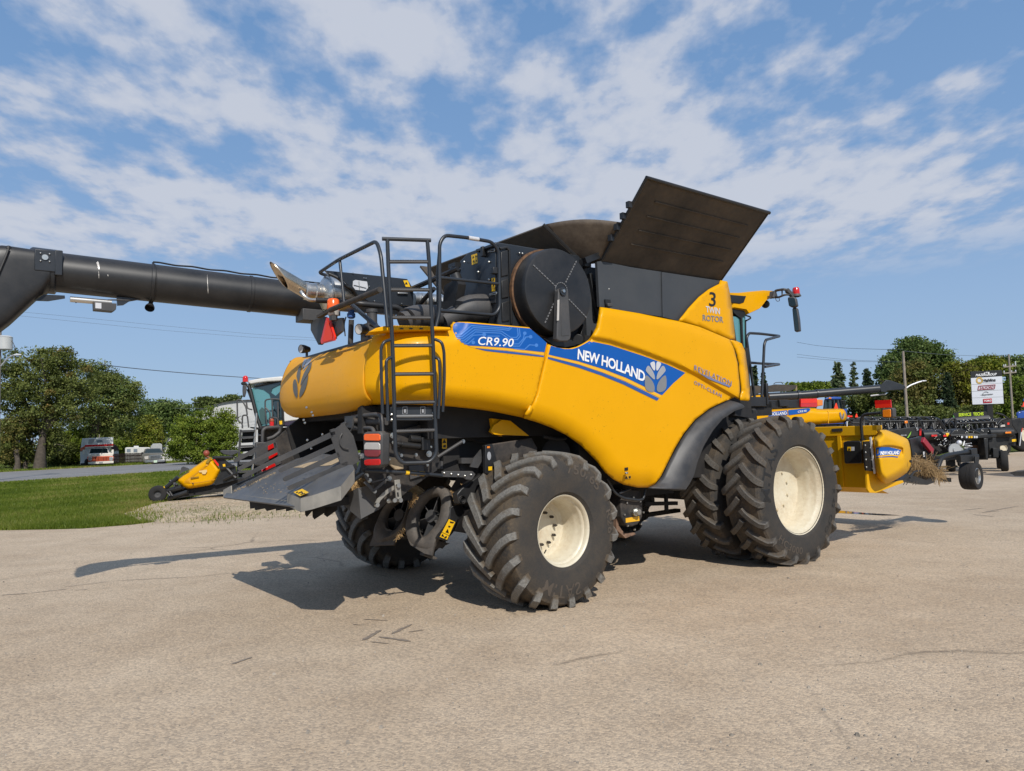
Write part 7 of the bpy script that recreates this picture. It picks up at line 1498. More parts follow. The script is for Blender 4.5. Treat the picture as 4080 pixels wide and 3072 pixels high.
for i,(x0,x1,y) in enumerate(((1180,1345,722),(1172,1335,800),(1165,1325,908),(1155,1322,1012),(1145,1318,1115),(1130,1300,1222),(1125,1300,1310))):
    T.part('step',slab('Q',[(x0,y),(x1,y-6),(x1-3,y+18),(x0,y+26)],YW-.6,.35),Mt['gray'],lad_o); T.part('riser',slab('Q',[(x0+8,y+28),(x1-10,y+20),(x1-12,y+72),(x0+6,y+80)],YW-.3,.03),Mt['dark'],lad_o)
c=gz('Q',1650,YW+.9); T.wheel(c+Vector((0,0,.95)),.95,.6,0,.5); c=gz('Q',2350,YW+.9); T.wheel(c+Vector((0,0,.75)),.75,.6,0,.35)
# its yellow-ended header
YG=24.2
T=Thing('grain_header','low header with big yellow end shield and small black wheel, resting on the gravel mound','header',gz('Q',650,YG+.5))
es=swell('Q',[(385,1350),(395,1320),(560,1200),(700,1105),(760,1062),(795,1046),(825,1080),(918,1195),(920,1225),(880,1300),(832,1382),(780,1402),(560,1440),(510,1442),(450,1410)],YG,0,16,.14,5); sh2=T.part('end_shield',es,Mt['yellow'],smooth=60,solid=.03)
T.part('shield_recess',swell('Q',[(470,1360),(490,1340),(690,1190),(770,1120),(790,1120),(780,1150),(650,1240),(520,1350),(640,1365),(860,1320),(850,1335),(620,1378),(480,1375)],YG-.03,0,4,.02,5),flat('shield_groove_yellow',(.60,.27,.002),.5),sh2); T.part('shield_decal',slab('Q',[(655,1222),(750,1207),(756,1228),(735,1262),(700,1262),(690,1240),(660,1240)],YG-.05,.01),flat('faded_decal',(.72,.50,.22),.5),sh2); T.part('shield_decal',slab('Q',[(553,1305),(655,1290),(655,1300),(556,1320)],YG-.05,.01),flat('brown_decal',(.20,.12,.02),.5),sh2); mb=MB(); mb.cyl(AT('Q',582,1380,YG-.05),AT('Q',582,1380,YG-.09),.025,n=10); T.part('shield_knob',mb,Mt['ink'],sh2)
T.part('side_light',slab('Q',[(830,1085),(850,1080),(900,1140),(898,1162),(882,1160)],YG-.06,.04),Mt['red_refl']); T.part('shield_olive_pad',slab('Q',[(735,1120),(790,1050),(815,1055),(770,1130)],YG-.06,.02),flat('olive_yellow',(.30,.19,.02),.5))  # the pad is a flat olive patch near the shield's top
T.part('frame',slab('Q',[(820,1050),(1075,1045),(1080,1075),(960,1080),(1110,1180),(1130,1330),(860,1400),(840,1380),(925,1230),(900,1160)],YG+.15,.8),Mt['black']); mb=MB()
for a,b,r in(((930,1200),(1090,1160),.05),((960,1330),(1120,1250),.06),((1000,1190),(1110,1310),.05),((860,1060),(1075,1055),.06)): mb.tube(P_('Q',[a,b],YG+.1),r,6)
T.part('frame_tubes',mb,Mt['ink'],smooth=40); T.part('sticker',slab('Q',[(948,1140),(978,1136),(982,1168),(952,1170)],YG+.1,.01),Mt['warn']); T.part('reel_end',slab('Q',[(910,980),(930,968),(1130,966),(1140,1000),(1060,1035),(960,1020)],YG+1.5,.4),Mt['gray'],bev=.02); T.part('lower_pan',slab('Q',[(430,1440),(840,1395),(1130,1330),(1300,1300),(1280,1420),(940,1480),(500,1530),(260,1550),(330,1490)],YG+.3,1.2),Mt['dark'])
T.part('skid_row',slab('Q',[(260,1565),(600,1515),(930,1490),(930,1497),(600,1527),(265,1580)],YG+.1,.06),Mt['grass_dark'] if 'grass_dark' in Mt else Mt['dark']); mb=MB(); mb.tube(P_('Q',[(740,1040),(790,1060)],YG),.02,6); mb.sphere(AT('Q',748,1005,YG),.10,12,8); T.part('round_reflector',mb,flat('brick_reflector',(.28,.06,.03),.5),smooth=50)
mb=MB()
for a,b,r in(((250,1430),(400,1300),.07),((240,1480),(450,1420),.09),((280,1560),(520,1480),.07),((330,1530),(250,1470),.06),((390,1400),(300,1340),.05)): mb.tube(P_('Q',[a,b],YG+.1),r,8)
T.part('wheel_arm',mb,Mt['black'],smooth=40); T.part('divider_point',slab('Q',[(410,1275),(440,1180),(465,1168),(530,1190),(535,1205),(450,1240)],YG-.05,.05),Mt['gray']); T.part('yellow_strip',slab('Q',[(178,1440),(230,1412),(240,1430),(195,1462)],YG-.05,.05),Mt['warn']); mb=MB()
for a,b in(((340,1390),(400,1380)),((350,1420),(370,1360)),((260,1480),(300,1530)),((295,1470),(330,1530))): mb.tube(P_('Q',[a,b],YG-.02),.02,6)
T.part('arm_fittings',mb,Mt['gray']); c=AT('Q',150,1535,YG-.1); T.wheel(Vector((c.x,c.y,.27)),.27,.24,R(20),.11,'rubber_plain','gray')
# ================================================================== vehicles, fence, sheds across the road
YT=84.
def base_y(c,x,y): return GR(c,x,y).y
YT=base_y('R',1230,655)
Mt['truck_orange']=surf('faded_orange_red_paint',(.60,.10,.035),.5,dust=.25); Mt['truck_cream']=surf('faded_cream_paint',(.74,.70,.62),.5,dust=.2); Mt['box_alu']=surf('weathered_aluminium_box',(.72,.74,.74),.5,dust=.3)
T=Thing('box_truck','old orange and cream box truck facing the road, with an overcab cargo box','truck',gz('R',1230,YT+1))
T.part('cargo_box',slab('R',[(1035,308),(1422,292),(1422,375),(1390,425),(1390,640),(1010,640),(1010,470)],YT+1.6,5.),Mt['box_alu'],bev=.04); T.part('overcab',slab('R',[(1070,305),(1424,290),(1424,405),(1072,420)],YT+.9,1.),Mt['box_alu'],bev=.04); T.part('red_band',slab('R',[(1068,390),(1424,375),(1424,400),(1068,415)],YT+.86,.03),Mt['red']); T.part('cream_trim',slab('R',[(1070,414),(1424,399),(1424,408),(1070,424)],YT+.85,.03),Mt['truck_cream'])
T.part('box_streaks',slab('R',[(1120,318),(1200,312),(1180,350),(1150,375),(1110,372)],YT+.87,.01),Mt['silver']); T.part('box_streaks',slab('R',[(1210,330),(1290,325),(1290,350),(1230,362)],YT+.87,.01),flat('faded_slate',(.16,.20,.24),.6))
T.part('side_red',slab('R',[(1012,430),(1068,400),(1068,450),(1012,470)],YT+1.55,.03),Mt['truck_orange'])
T.part('cab',slab('R',[(1130,428),(1350,422),(1392,500),(1110,515)],YT+.9,1.2),Mt['truck_cream'],bev=.05); T.part('windscreen',slab('R',[(1142,436),(1345,430),(1362,486),(1128,492)],YT+.86,.03),Mt['glass']); T.part('bonnet',slab('R',[(1115,500),(1415,490),(1425,530),(1105,540)],YT+.1,1.),Mt['truck_cream'],bev=.06)
gr2=T.part('grille_panel',slab('R',[(1098,538),(1430,528),(1428,588),(1108,600)],YT,1.6),Mt['truck_orange'],bev=.03); mb=MB()
for k in range(4): y=545+k*12; mb.prism(P_('R',[(1165,y),(1378,y-5),(1378,y-1),(1165,y+4)],YT-.03),YV*.03)
for x in(1200,1235,1300,1335): mb.prism(P_('R',[(x,542),(x+5,542),(x+5,588),(x,588)],YT-.03),YV*.03)
T.part('grille_bars',mb,flat('dark_grille_red',(.16,.03,.015),.6),gr2)
for x in(1135,1402): 
    T.part('headlight_surround',slab('R',[(x-22,538),(x+22,536),(x+22,580),(x-22,584)],YT-.05,.04),Mt['truck_cream'],gr2,bev=.02); mb=MB(); c=AT('R',x,563,YT-.06); mb.cyl(c,c-YV*.06,.20,n=18); T.part('headlight',mb,Mt['silver'],gr2,smooth=40)
T.part('bumper',slab('R',[(1108,604),(1430,588),(1430,618),(1110,634)],YT-.15,.2),Mt['truck_cream'],bev=.03); T.part('number_plate',slab('R',[(1245,602),(1295,599),(1296,617),(1246,620)],YT-.18,.02),Mt['silver'])
for x,s_ in((1055,-1),(1418,1)): T.part('mirror',slab('R',[(x-13,448),(x+13,446),(x+13,508),(x-13,512)],YT+.7,.12),Mt['truck_cream'],bev=.02)
mb=MB(); mb.tube(P_('R',[(1075,455),(1110,500),(1080,510)],YT+.7),.03,6); mb.tube(P_('R',[(1412,455),(1390,488)],YT+.7),.03,6); T.part('mirror_struts',mb,Mt['truck_cream'])
T.part('dark_underframe',slab('R',[(1015,620),(1420,600),(1420,645),(1015,655)],YT+1.,4.),Mt['dark'])  # dark block below the cargo box
for x in(1100,1405): c=gz('R',x,YT+.7); T.wheel(c+Vector((0,0,.42)),.42,.25,R(90),.2,'rubber_plain','gray')
YP=base_y('R',1940,628)
Mt['pickup']=surf('taupe_metallic_paint',(.20,.19,.16),.3,metal=.4,coat=.5)
T=Thing('pickup_truck','taupe pickup with chrome grille facing the road, beside the big bush','pickup',gz('R',1940,YP+1))
T.part('body',slab('R',[(1782,510),(1815,490),(2060,485),(2085,515),(2085,590),(2070,605),(1820,615),(1800,600),(1785,560)],YP+.1,5.2),Mt['pickup'],bev=.12); T.part('cabin',slab('R',[(1795,500),(1822,445),(1840,432),(2010,428),(2035,440),(2062,490)],YP+1.3,2.),Mt['pickup'],bev=.12); T.part('windscreen',slab('R',[(1817,498),(1838,448),(1850,440),(2005,436),(2025,445),(2048,484)],YP+1.24,.05),Mt['glass'],bev=.02)
T.part('grille',slab('R',[(1876,520),(1900,516),(2020,511),(2036,516),(2036,555),(2015,562),(1885,570),(1876,560)],YP,.12),Mt['steel'],bev=.03); mb=MB()
for k in range(3): y=526+k*13; mb.prism(P_('R',[(1895,y),(2018,y-5),(2018,y+1),(1895,y+6)],YP-.03),YV*.03)
T.part('grille_slots',mb,Mt['ink']); 
for x0,x1 in((1815,1870),(2042,2075)): T.part('headlight',slab('R',[(x0,535),(x1,525),(x1,565),(x0+8,572)],YP+.02,.1),Mt['clear_lens'],bev=.02)
T.part('bumper',slab('R',[(1818,582),(2072,568),(2074,598),(1822,615)],YP-.1,.3),Mt['steel'],bev=.05); T.part('lower_bumper',slab('R',[(1822,600),(2072,585),(2065,612),(1835,628)],YP,.3),Mt['ink'],bev=.03); T.part('number_plate',slab('R',[(1935,582),(1978,580),(1979,608),(1936,611)],YP-.13,.02),flat('plate_pale_green',(.55,.70,.55),.5))
for x in(1790,2068): T.part('wing_mirror',slab('R',[(x-10,480),(x+10,478),(x+10,512),(x-8,514)],YP+1.1,.12),Mt['ink'],bev=.02)
for x in(1845,2055): c=gz('R',x,YP+1.); T.wheel(c+Vector((0,0,.40)),.40,.26,R(90),.22,'rubber_plain','steel')
YFn=YP+13
Mt['cedar']=surf('cedar_boards',(.21,.095,.058),.8,var=.3,scale=5)
T=Thing('board_fence','low brown board fence between the box truck and the pickup','fence',gz('R',1600,YFn))
mb=MB(); a=AT('R',1395,600,YFn);b=AT('R',1830,595,YFn); n=46; top=AT('R',1600,492,YFn).z
for i in range(n): x=a.x+(b.x-a.x)*i/n; w=(b.x-a.x)/n; mb.mm((x+.01,YFn+random.uniform(-.01,.01),0),(x+w-.02,YFn+.03,top+random.uniform(-.03,.03)))
T.part('boards',mb,Mt['cedar'],smooth=0); mb=MB(); mb.mm((a.x,YFn+.035,.4),(b.x,YFn+.09,.5)); mb.mm((a.x,YFn+.035,top-.4),(b.x,YFn+.09,top-.3)); T.part('rails',mb,Mt['cedar'])
YCm=YFn+8
T=Thing('camper','white travel trailer roof showing over the board fence','trailer',gz('R',1730,YCm+1))
T.part('body',slab('R',[(1575,425),(1600,418),(1880,418),(1895,430),(1895,640),(1575,640)],YCm,2.4),Mt['cab_white'],bev=.08); T.part('roof_unit',slab('R',[(1685,400),(1745,399),(1750,418),(1683,418)],YCm+.6,1.),Mt['cab_white'],bev=.05); 
for x in(1620,1705,1845): T.part('window',slab('R',[(x-24,440),(x+24,438),(x+24,478),(x-24,480)],YCm-.03,.03),flat('camper_window',(.20,.24,.28),.3))
T=Thing('white_cap','pale boxy canopy just above the pickup roof','trailer',gz('R',1965,YCm-3)); T.part('shell',slab('R',[(1895,410),(1925,372),(2020,369),(2040,385),(2042,500),(1895,500)],YCm-4,2.),surf('pale_grey_canopy',(.42,.43,.42),.5),bev=.05)
YSd=YFn+4
T=Thing('shed','small shed with brown roof peeking from behind the box truck','shed',gz('R',1440,YSd+1)); T.part('wall',slab('R',[(1400,455),(1494,455),(1494,600),(1400,600)],YSd,2.5),Mt['cab_white']); T.part('roof',slab('R',[(1395,395),(1440,375),(1470,400),(1503,455),(1400,460)],YSd-.15,2.8),surf('brown_shingle',(.075,.045,.040),.85,var=.3,scale=12))
# quonset
YQ=98.
Mt['quonset']=None
m,nt,b=new_mat('weathered_corrugated_steel'); co=coords(nt); wv_=nd(nt,'ShaderNodeTexWave',Scale=2.2); wv_.wave_type='BANDS'; wv_.bands_direction='X'; nt.links.new(co,wv_.inputs['Vector']); n1=noise(nt,.5,6,.7,co); n2=noise(nt,2.5,5,.7,co)
c=mixc(nt,ramp(nt,n1,.35,.65),(.50,.50,.49),(.64,.63,.60)); c=mixc(nt,ramp(nt,n2,.60,.72),c,(.26,.235,.20)); c=mixc(nt,math_(nt,'MULTIPLY',wv_.outputs['Fac'],.25),c,(.20,.20,.20)); nt.links.new(c,b.inputs['Base Color']); b.inputs['Roughness'].default_value=.7; Mt['quonset']=m
T=Thing('quonset_hut','big arched pale metal shed behind the roadside bush','building',gz('Q',1250,YQ))
L_=AT('Q',455,640,YQ); Tp=AT('Q',1290,345,YQ); cxq=Tp.x; rx=abs(L_.x-cxq)/math.sqrt(max(.05,1-(L_.z/Tp.z)**2)); rz=Tp.z
aw=away(Vector((cxq,YQ,0)))
def arch(u): return Vector((cxq-rx*math.copysign(abs(math.cos(math.pi*u))**.9,math.cos(math.pi*u)),YQ,max(0,rz*math.sin(math.pi*u)**.9)))
def archs(u,v):
    p=arch(u)+aw*(26*v); return p
mb=MB(); mb.grid(archs,48,12); T.part('arched_roof',mb,Mt['quonset'],smooth=60)
mb=MB(); P=[arch(u)+aw*.4 for u in np.linspace(0,1,40)]; mb.add(P,[tuple(range(40))]); T.part('end_wall',mb,Mt['quonset'],smooth=0)
# ================================================================== trees
def leaf_mat(name,c0,c1,c2):
    m=bpy.data.materials.new(name); m.use_nodes=True; nt=m.node_tree; nt.nodes.clear(); out=nt.nodes.new('ShaderNodeOutputMaterial')
    at=nt.nodes.new('ShaderNodeAttribute'); at.attribute_name='tone'
    r=nt.nodes.new('ShaderNodeValToRGB'); nt.links.new(at.outputs['Fac'],r.inputs[0]); e=r.color_ramp.elements; e[0].position=0.;e[0].color=(*c0,1);e[1].position=1.;e[1].color=(*c2,1); x=e.new(.55);x.color=(*c1,1)
    d=nt.nodes.new('ShaderNodeBsdfDiffuse'); t=nt.nodes.new('ShaderNodeBsdfTranslucent'); g=nt.nodes.new('ShaderNodeBsdfGlossy'); g.inputs['Roughness'].default_value=.45; mx=nt.nodes.new('ShaderNodeMixShader'); mx.inputs[0].default_value=.28; m2=nt.nodes.new('ShaderNodeMixShader'); m2.inputs[0].default_value=.012
    nt.links.new(r.outputs[0],d.inputs[0]); nt.links.new(r.outputs[0],t.inputs[0]); nt.links.new(d.outputs[0],mx.inputs[1]); nt.links.new(t.outputs[0],mx.inputs[2]); nt.links.new(mx.outputs[0],m2.inputs[1]); nt.links.new(g.outputs[0],m2.inputs[2]); nt.links.new(m2.outputs[0],out.inputs[0]); return m
LM=dict(elm=leaf_mat('elm_leaves',(0.063,0.082,0.021),(0.152,0.178,0.045),(0.264,0.284,0.087)),turn=leaf_mat('turning_leaves',(0.079,0.086,0.024),(0.185,0.152,0.042),(0.340,0.198,0.066)),bush=leaf_mat('maple_bush_leaves',(0.069,0.111,0.013),(0.172,0.227,0.029),(0.290,0.330,0.053)),yel=leaf_mat('yellowing_leaves',(0.099,0.119,0.018),(0.205,0.218,0.029),(0.330,0.317,0.046)),ash=leaf_mat('ash_leaves',(0.053,0.090,0.026),(0.129,0.182,0.050),(0.238,0.290,0.092)),spr=leaf_mat('spruce_needles',(0.026,0.045,0.022),(0.059,0.087,0.042),(0.132,0.145,0.073)),far=leaf_mat('far_leaves',(0.059,0.082,0.029),(0.119,0.152,0.045),(0.198,0.231,0.073)),gold=leaf_mat('dull_gold_leaves',(0.077,0.077,0.024),(0.178,0.158,0.045),(0.290,0.231,0.066)),dry=leaf_mat('thin_grey_leaves',(0.066,0.092,0.040),(0.106,0.145,0.059),(0.185,0.185,0.106)))
Mt['bark']=surf('rough_bark',(.085,.068,.052),.9,var=.4,scale=5,bmp=.6,bscale=9)
def leaves_obj(cent,size,mat,tone,parent,name,seed,stretch=1.,down=0.):
    rg=np.random.default_rng(seed); n=len(cent); u=rg.normal(size=(n,3)); u/=np.linalg.norm(u,axis=1)[:,None]; v=np.cross(u,rg.normal(size=(n,3))); v/=np.linalg.norm(v,axis=1)[:,None]
    s=size*rg.uniform(.55,1.35,n)[:,None]; V=np.empty((n,4,3)); V[:,0]=cent-u*s*stretch; V[:,1]=cent-v*s*.62; V[:,2]=cent+u*s*stretch; V[:,3]=cent+v*s*.62
    me=bpy.data.meshes.new(name); me.vertices.add(4*n); me.vertices.foreach_set('co',V.reshape(-1)); me.loops.add(4*n); me.loops.foreach_set('vertex_index',np.arange(4*n,dtype=np.int32)); me.polygons.add(n); me.polygons.foreach_set('loop_start',np.arange(0,4*n,4,dtype=np.int32)); me.update(calc_edges=True)
    at=me.attributes.new('tone','FLOAT','POINT'); at.data.foreach_set('value',np.repeat(np.clip(tone,0,1),4).astype(np.float32)); me.materials.append(mat); o=bpy.data.objects.new(name,me); COL.objects.link(o); o.parent=parent; return o
SEED=[100]
def tree(name,label,c,blobs,Y,basepx,mat,nclump,nleaf,ls,trunk=.3,group=None,alt=None,clump=.55,twigs=True,lean=0,limbs=7):
    """blobs: photo ellipses (cx,cy,rx,ry) of the crown; depth of each blob follows its width"""
    SEED[0]+=1; rg=np.random.default_rng(SEED[0]); rr=random.Random(SEED[0])
    base=gz(c,basepx,Y); root=tag(empty(name,base),label,'bush' if 'bush' in name else 'tree',group); mpp=(AT(c,100,0,Y)-AT(c,0,0,Y)).length/100
    E=[]; 
    for b_ in blobs: q=AT(c,b_[0],b_[1],Y)-base; E.append((q,b_[2]*mpp,b_[3]*mpp))
    area=np.array([e[1]*e[2] for e in E]); pk=area/area.sum(); C=[]
    while len(C)<nclump:
        i=rg.choice(len(E),p=pk); q,rx,rz=E[i]; d=rg.normal(size=3); d/=np.linalg.norm(d); r_=rg.uniform(.12,1)**.42
        p=np.array(q)+d*np.array([rx,max(rx,rz)*.8,rz])*r_
        if p[2]<.3: continue
        C.append(p)
    C=np.array(C); cs=clump*rg.uniform(.5,1.45,len(C)); ct=rg.normal(.45,.20,len(C)); ls=ls*.66; k=max(1,int(nleaf*1.45)//nclump)
    P=np.repeat(C,k,0)+np.clip(rg.normal(size=(len(C)*k,3)),-1.5,1.5)*np.repeat(cs,k)[:,None]*np.array([1,1,.62])*.52; tone=np.repeat(ct,k)+rg.normal(0,.13,len(C)*k); P[:,2]=np.maximum(P[:,2],.08)
    if alt:
        am,frac=alt; msk=np.repeat(rg.random(len(C))<frac,k); leaves_obj(P[msk],ls,am,tone[msk],root,'crown',SEED[0]+5000) if msk.any() else None; P=P[~msk];tone=tone[~msk]
    leaves_obj(P,ls,mat,tone,root,'crown',SEED[0])
    if trunk:
        mb=MB(); topz=max(q.z for q,_,_ in E); zz0=min(q.z-rz*.6 for q,_,rz in E); fork=Vector((lean*.4,0,max(1.2,zz0))); mb.tube([Vector((0,0,-.1)),Vector((lean*.15+rr.uniform(-.1,.1),0,fork.z*.5)),fork],lambda t:trunk*(1.0-.35*t if t>.12 else 1.22-2*t),10,bend=.5)
        for j in range(limbs):
            e=C[rr.randrange(len(C))]; e=Vector(e); m_=fork.lerp(e,.5)+Vector((rr.uniform(-.5,.5),rr.uniform(-.5,.5),rr.uniform(.1,.8))); mb.tube([fork-Vector((0,0,rr.uniform(0,.6))),fork.lerp(m_,.5),m_,e],lambda t:trunk*(.62-.5*t),7,bend=.5)
        if twigs:
            for j in range(26):
                e=Vector(C[rr.randrange(len(C))]); f=e+Vector((rr.uniform(-1,1),rr.uniform(-1,1),rr.uniform(-.6,1))); mb.tube([f,e],.03,4)
        o=mb.build('trunk',Mt['bark'],root,smooth=50)
    return root
def conifer(label,c,top,bot,w,Y,mat,n,ls,group,sparse=1.,col=0):
    SEED[0]+=1; rg=np.random.default_rng(SEED[0]); rr=random.Random(SEED[0]); t=AT(c,*top,Y); base=Vector((AT(c,*bot,Y).x,Y,0)); root=tag(empty('conifer_tree',base),label,'tree',group); mpp=(AT(c,100,0,Y)-AT(c,0,0,Y)).length/100; H=t.z; tx=t.x-base.x
    mb=MB(); mb.tube([Vector((0,0,-.1)),Vector((tx,0,H))],lambda s:.22*(1-.9*s)+.015,8); P=[];TN_=[]
    z=H*.06
    while z<H*.985:
        f=z/H; L=w*mpp*((1-f)**.8*(1-col)+col*(1-f**3))*rr.uniform(.55,1.12)+.12
        for k in range(6):
            if rr.random()>sparse: continue
            a=rr.uniform(0,6.283); d=Vector((math.cos(a),math.sin(a),rr.uniform(-.25,.1)+.45*col)); o=Vector((tx*f,0,z)); e=o+d*L*rr.uniform(.7,1.1); mb.tube([o,e],.022,4); m=max(3,int(n*L/60)); s=rg.random(m)**.7; pts=np.array(o)+np.outer(s,np.array(e-o))+rg.normal(size=(m,3))*np.array([.16,.16,.12])*(.5+L*.18); P.append(pts); TN_.append(np.full(m,rg.normal(.42,.2))+rg.normal(0,.1,m))
        z+=H*.026
    mb.build('trunk',Mt['bark'],root,smooth=50); leaves_obj(np.concatenate(P),ls,mat,np.concatenate(TN_),root,'crown',SEED[0]+9000); return root
GL='tall trees across the road on the left'; GRr='trees behind the machinery on the right'
YL1=base_y('B',330,1185)
tree('shade_tree','big shade tree with pale forked trunk and rusty upper leaves, left of the box truck','B',[(260,420,300,250),(430,300,170,140),(120,520,200,220),(500,560,260,220),(330,690,260,120),(620,450,170,150),(60,330,130,110),(400,230,80,60),(560,270,120,70),(470,790,170,110),(180,760,120,90)],YL1,325,LM['elm'],330,26000,.17,trunk=.50,group=GL,alt=(LM['turn'],.13),clump=.85,lean=1.0,limbs=12)
tree('shade_tree','wide dark tree reaching out over the box truck','B',[(850,620,240,260),(1000,560,170,150),(780,780,160,130),(1080,700,110,160),(820,420,140,110),(950,480,160,90),(1150,570,60,50),(1010,820,150,110),(720,330,60,60)],YL1+14,760,LM['elm'],320,24000,.18,trunk=.45,group=GL,alt=(LM['ash'],.25),clump=.85,limbs=12)
tree('young_tree','thin young tree with yellow-brown leaves, nearest the left edge','B',[(140,900,90,140),(90,1000,70,120),(200,820,80,90),(60,820,60,60)],YL1-1,140,LM['gold'],120,5200,.16,trunk=.30,group=GL,alt=(LM['elm'],.45),clump=.6,limbs=4)
tree('young_tree','slim young tree just left of the pale forked trunk','B',[(205,960,70,170),(230,850,80,80),(190,1060,60,60)],YL1+.5,205,LM['elm'],100,4200,.16,trunk=.24,group=GL,clump=.6,limbs=4)
tree('young_tree','dark young stem directly right of the pale forked trunk','B',[(390,1010,50,110),(430,930,80,80)],YL1+1,365,LM['elm'],60,2600,.16,trunk=.24,group=GL,clump=.5,limbs=3)
conifer('dark spruce tip at the far left edge behind the trees','B',(-10,760),(-10,1130),90,YL1+40,LM['spr'],900,.22,GL)
for i,(x,y,rx,ry,lb) in enumerate(((30,1010,110,130,'shrub thicket at the left edge under the trees'),(160,1080,120,90,'yellowish shrub between the two left trunks'),(480,1010,130,150,'dark shrub thicket between the pale trunk and the box truck'),(600,960,130,150,'bright green shrub behind the left side of the box truck'),(560,1110,150,40,'low hedge at the foot of the thicket'))):
    tree('bush',lb,'B',[(x,y,rx,ry)],YL1+10+i*1.5,x,LM['gold' if i==1 else 'elm' if i in(0,2,4) else 'bush'],70,5000,.17,trunk=0,group='roadside shrubs on the left',clump=.7)
YB1=base_y('B',1650,1145)
tree('bush','big bright green roadside bush left of the white combine','B',[(1670,930,260,190),(1790,790,150,110),(1525,960,125,150),(1860,930,120,170),(1650,800,130,90),(1560,860,120,110),(1455,1060,60,80),(1760,1060,220,80),(1900,820,60,60)],YB1,1640,LM['bush'],420,30000,.15,trunk=.25,group='roadside shrubs on the left',clump=.62,limbs=6)
tree('small_tree','yellowing tree behind the fence between the truck and the bush','B',[(1215,870,90,120),(1180,800,60,40),(1280,930,50,70),(1150,940,60,60)],YB1+34,1215,LM['yel'],110,6500,.24,trunk=.3,group=GL,clump=.9,alt=(LM['bush'],.3))
tree('shade_tree','dense green tree beyond the yellowing one, above the fence','B',[(1330,710,130,100),(1250,690,80,70),(1430,700,110,80),(1520,690,60,50),(1300,790,120,80),(1420,790,130,80)],YB1+60,1330,LM['ash'],190,11000,.32,trunk=.5,group=GL,clump=1.3)
tree('bush','low green shrubs under the yellowing tree, behind the fence','B',[(1090,980,130,70),(1000,1000,80,60),(1260,990,60,50)],YB1+38,1090,LM['bush'],90,5200,.22,trunk=0,group='roadside shrubs on the left',clump=.8)
tree('shade_tree','round tree top above the left shoulder of the quonset','B',[(1720,640,75,45),(1690,660,40,40)],128,1720,LM['far'],60,3600,.36,trunk=.4,group=GL,clump=1.1)
tree('shade_tree','small tree top above the crest of the quonset','B',[(1850,628,40,18),(1920,610,40,28),(1935,600,20,20)],132,1900,LM['far'],50,2400,.36,trunk=.4,group=GL,clump=.9)
tree('shade_tree','dark tree mass in the gap between box truck and far trees','B',[(900,900,150,100),(750,960,120,120),(1100,800,60,60)],YB1+50,880,LM['elm'],130,7000,.3,trunk=.4,group=GL,clump=1.2)
# right
YR=74.
tree('shade_tree','tallest green tree on the right, behind the lamp pole','H',[(930,230,110,130),(850,300,120,120),(1080,250,140,110),(760,400,90,140),(1180,300,90,80),(940,150,40,60),(1050,190,40,50),(760,280,50,40)],YR+6,900,LM['ash'],230,16000,.22,trunk=.5,group=GRr,clump=.85)
tree('shade_tree','dull olive tree in front of the tallest green one','H',[(960,450,180,140),(1000,370,130,90),(880,560,170,130),(1060,560,150,130),(960,650,200,90)],YR,960,LM['gold'],250,17000,.20,trunk=.5,group=GRr,clump=.8,alt=(LM['elm'],.5))
conifer('grey-green spruce between the olive tree and the yellowing trees','H',(1240,380),(1250,760),85,YR-2,LM['spr'],1500,.20,GRr)
tree('shade_tree','yellowing tree left of the dealer pylon','H',[(1330,420,110,100),(1370,560,120,150),(1290,370,60,50),(1420,400,60,60)],YR+2,1340,LM['yel'],165,10500,.20,trunk=.4,group=GRr,clump=.8,alt=(LM['gold'],.45))
tree('shade_tree','yellow-green tree rising behind the dealer pylon','H',[(1560,340,130,60),(1480,330,60,40),(1650,330,60,60),(1560,290,50,35)],YR+5,1560,LM['yel'],150,9000,.20,trunk=.4,group=GRr,clump=.75,alt=(LM['bush'],.4))
tree('shade_tree','dark green tree behind the crossarm pole','H',[(1750,330,90,70),(1840,300,60,40),(1720,290,50,35),(1900,420,120,110)],YR+6,1780,LM['ash'],150,9000,.20,trunk=.4,group=GRr,clump=.8)
tree('shade_tree','green tree filling the gap right of the pylon post','H',[(1680,640,110,120),(1800,560,110,150),(1640,730,90,50),(1880,560,100,130)],YR,1720,LM['bush'],170,11000,.19,trunk=.35,group=GRr,clump=.8,alt=(LM['elm'],.4))
tree('shade_tree','dark undergrowth tree left of the olive tree','H',[(620,640,110,110),(720,690,90,80),(540,660,90,100)],YR+4,640,LM['elm'],150,8500,.2,trunk=.3,group=GRr,clump=.8)
tree('bush','dark shrub belt under the trees behind the black headers','H',[(800,730,200,50),(1100,730,200,60),(1300,740,150,50),(1500,720,150,60)],YR-3,1000,LM['elm'],150,9000,.19,trunk=0,group='shrubs on the right',clump=.7)
conifer('tallest narrow conifer left of the distant auger','H',(330,292),(345,730),78,YR+4,LM['dry'],1900,.20,GRr,.95,.75)
conifer('half-bare narrow conifer, second from the left','H',(455,292),(470,730),62,YR+4,LM['dry'],900,.18,GRr,.6,.5)
conifer('bushy conifer right of the half-bare one','H',(565,345),(595,730),70,YR+4,LM['spr'],1500,.2,GRr,.9,.45)
tree('shade_tree','low rounded green trees beyond the distant tank cover','H',[(180,520,100,45),(60,520,60,40),(250,530,60,40),(-40,520,60,40)],120,150,LM['bush'],120,7500,.34,trunk=.4,group=GRr,clump=1.0)
conifer('pointed spruce seen through the front cab rails','N',(430,930),(450,1260),70,95,LM['spr'],1700,.26,GRr)
conifer('second spruce seen through the front cab rails','N',(530,1000),(545,1260),60,97,LM['spr'],1500,.26,GRr)
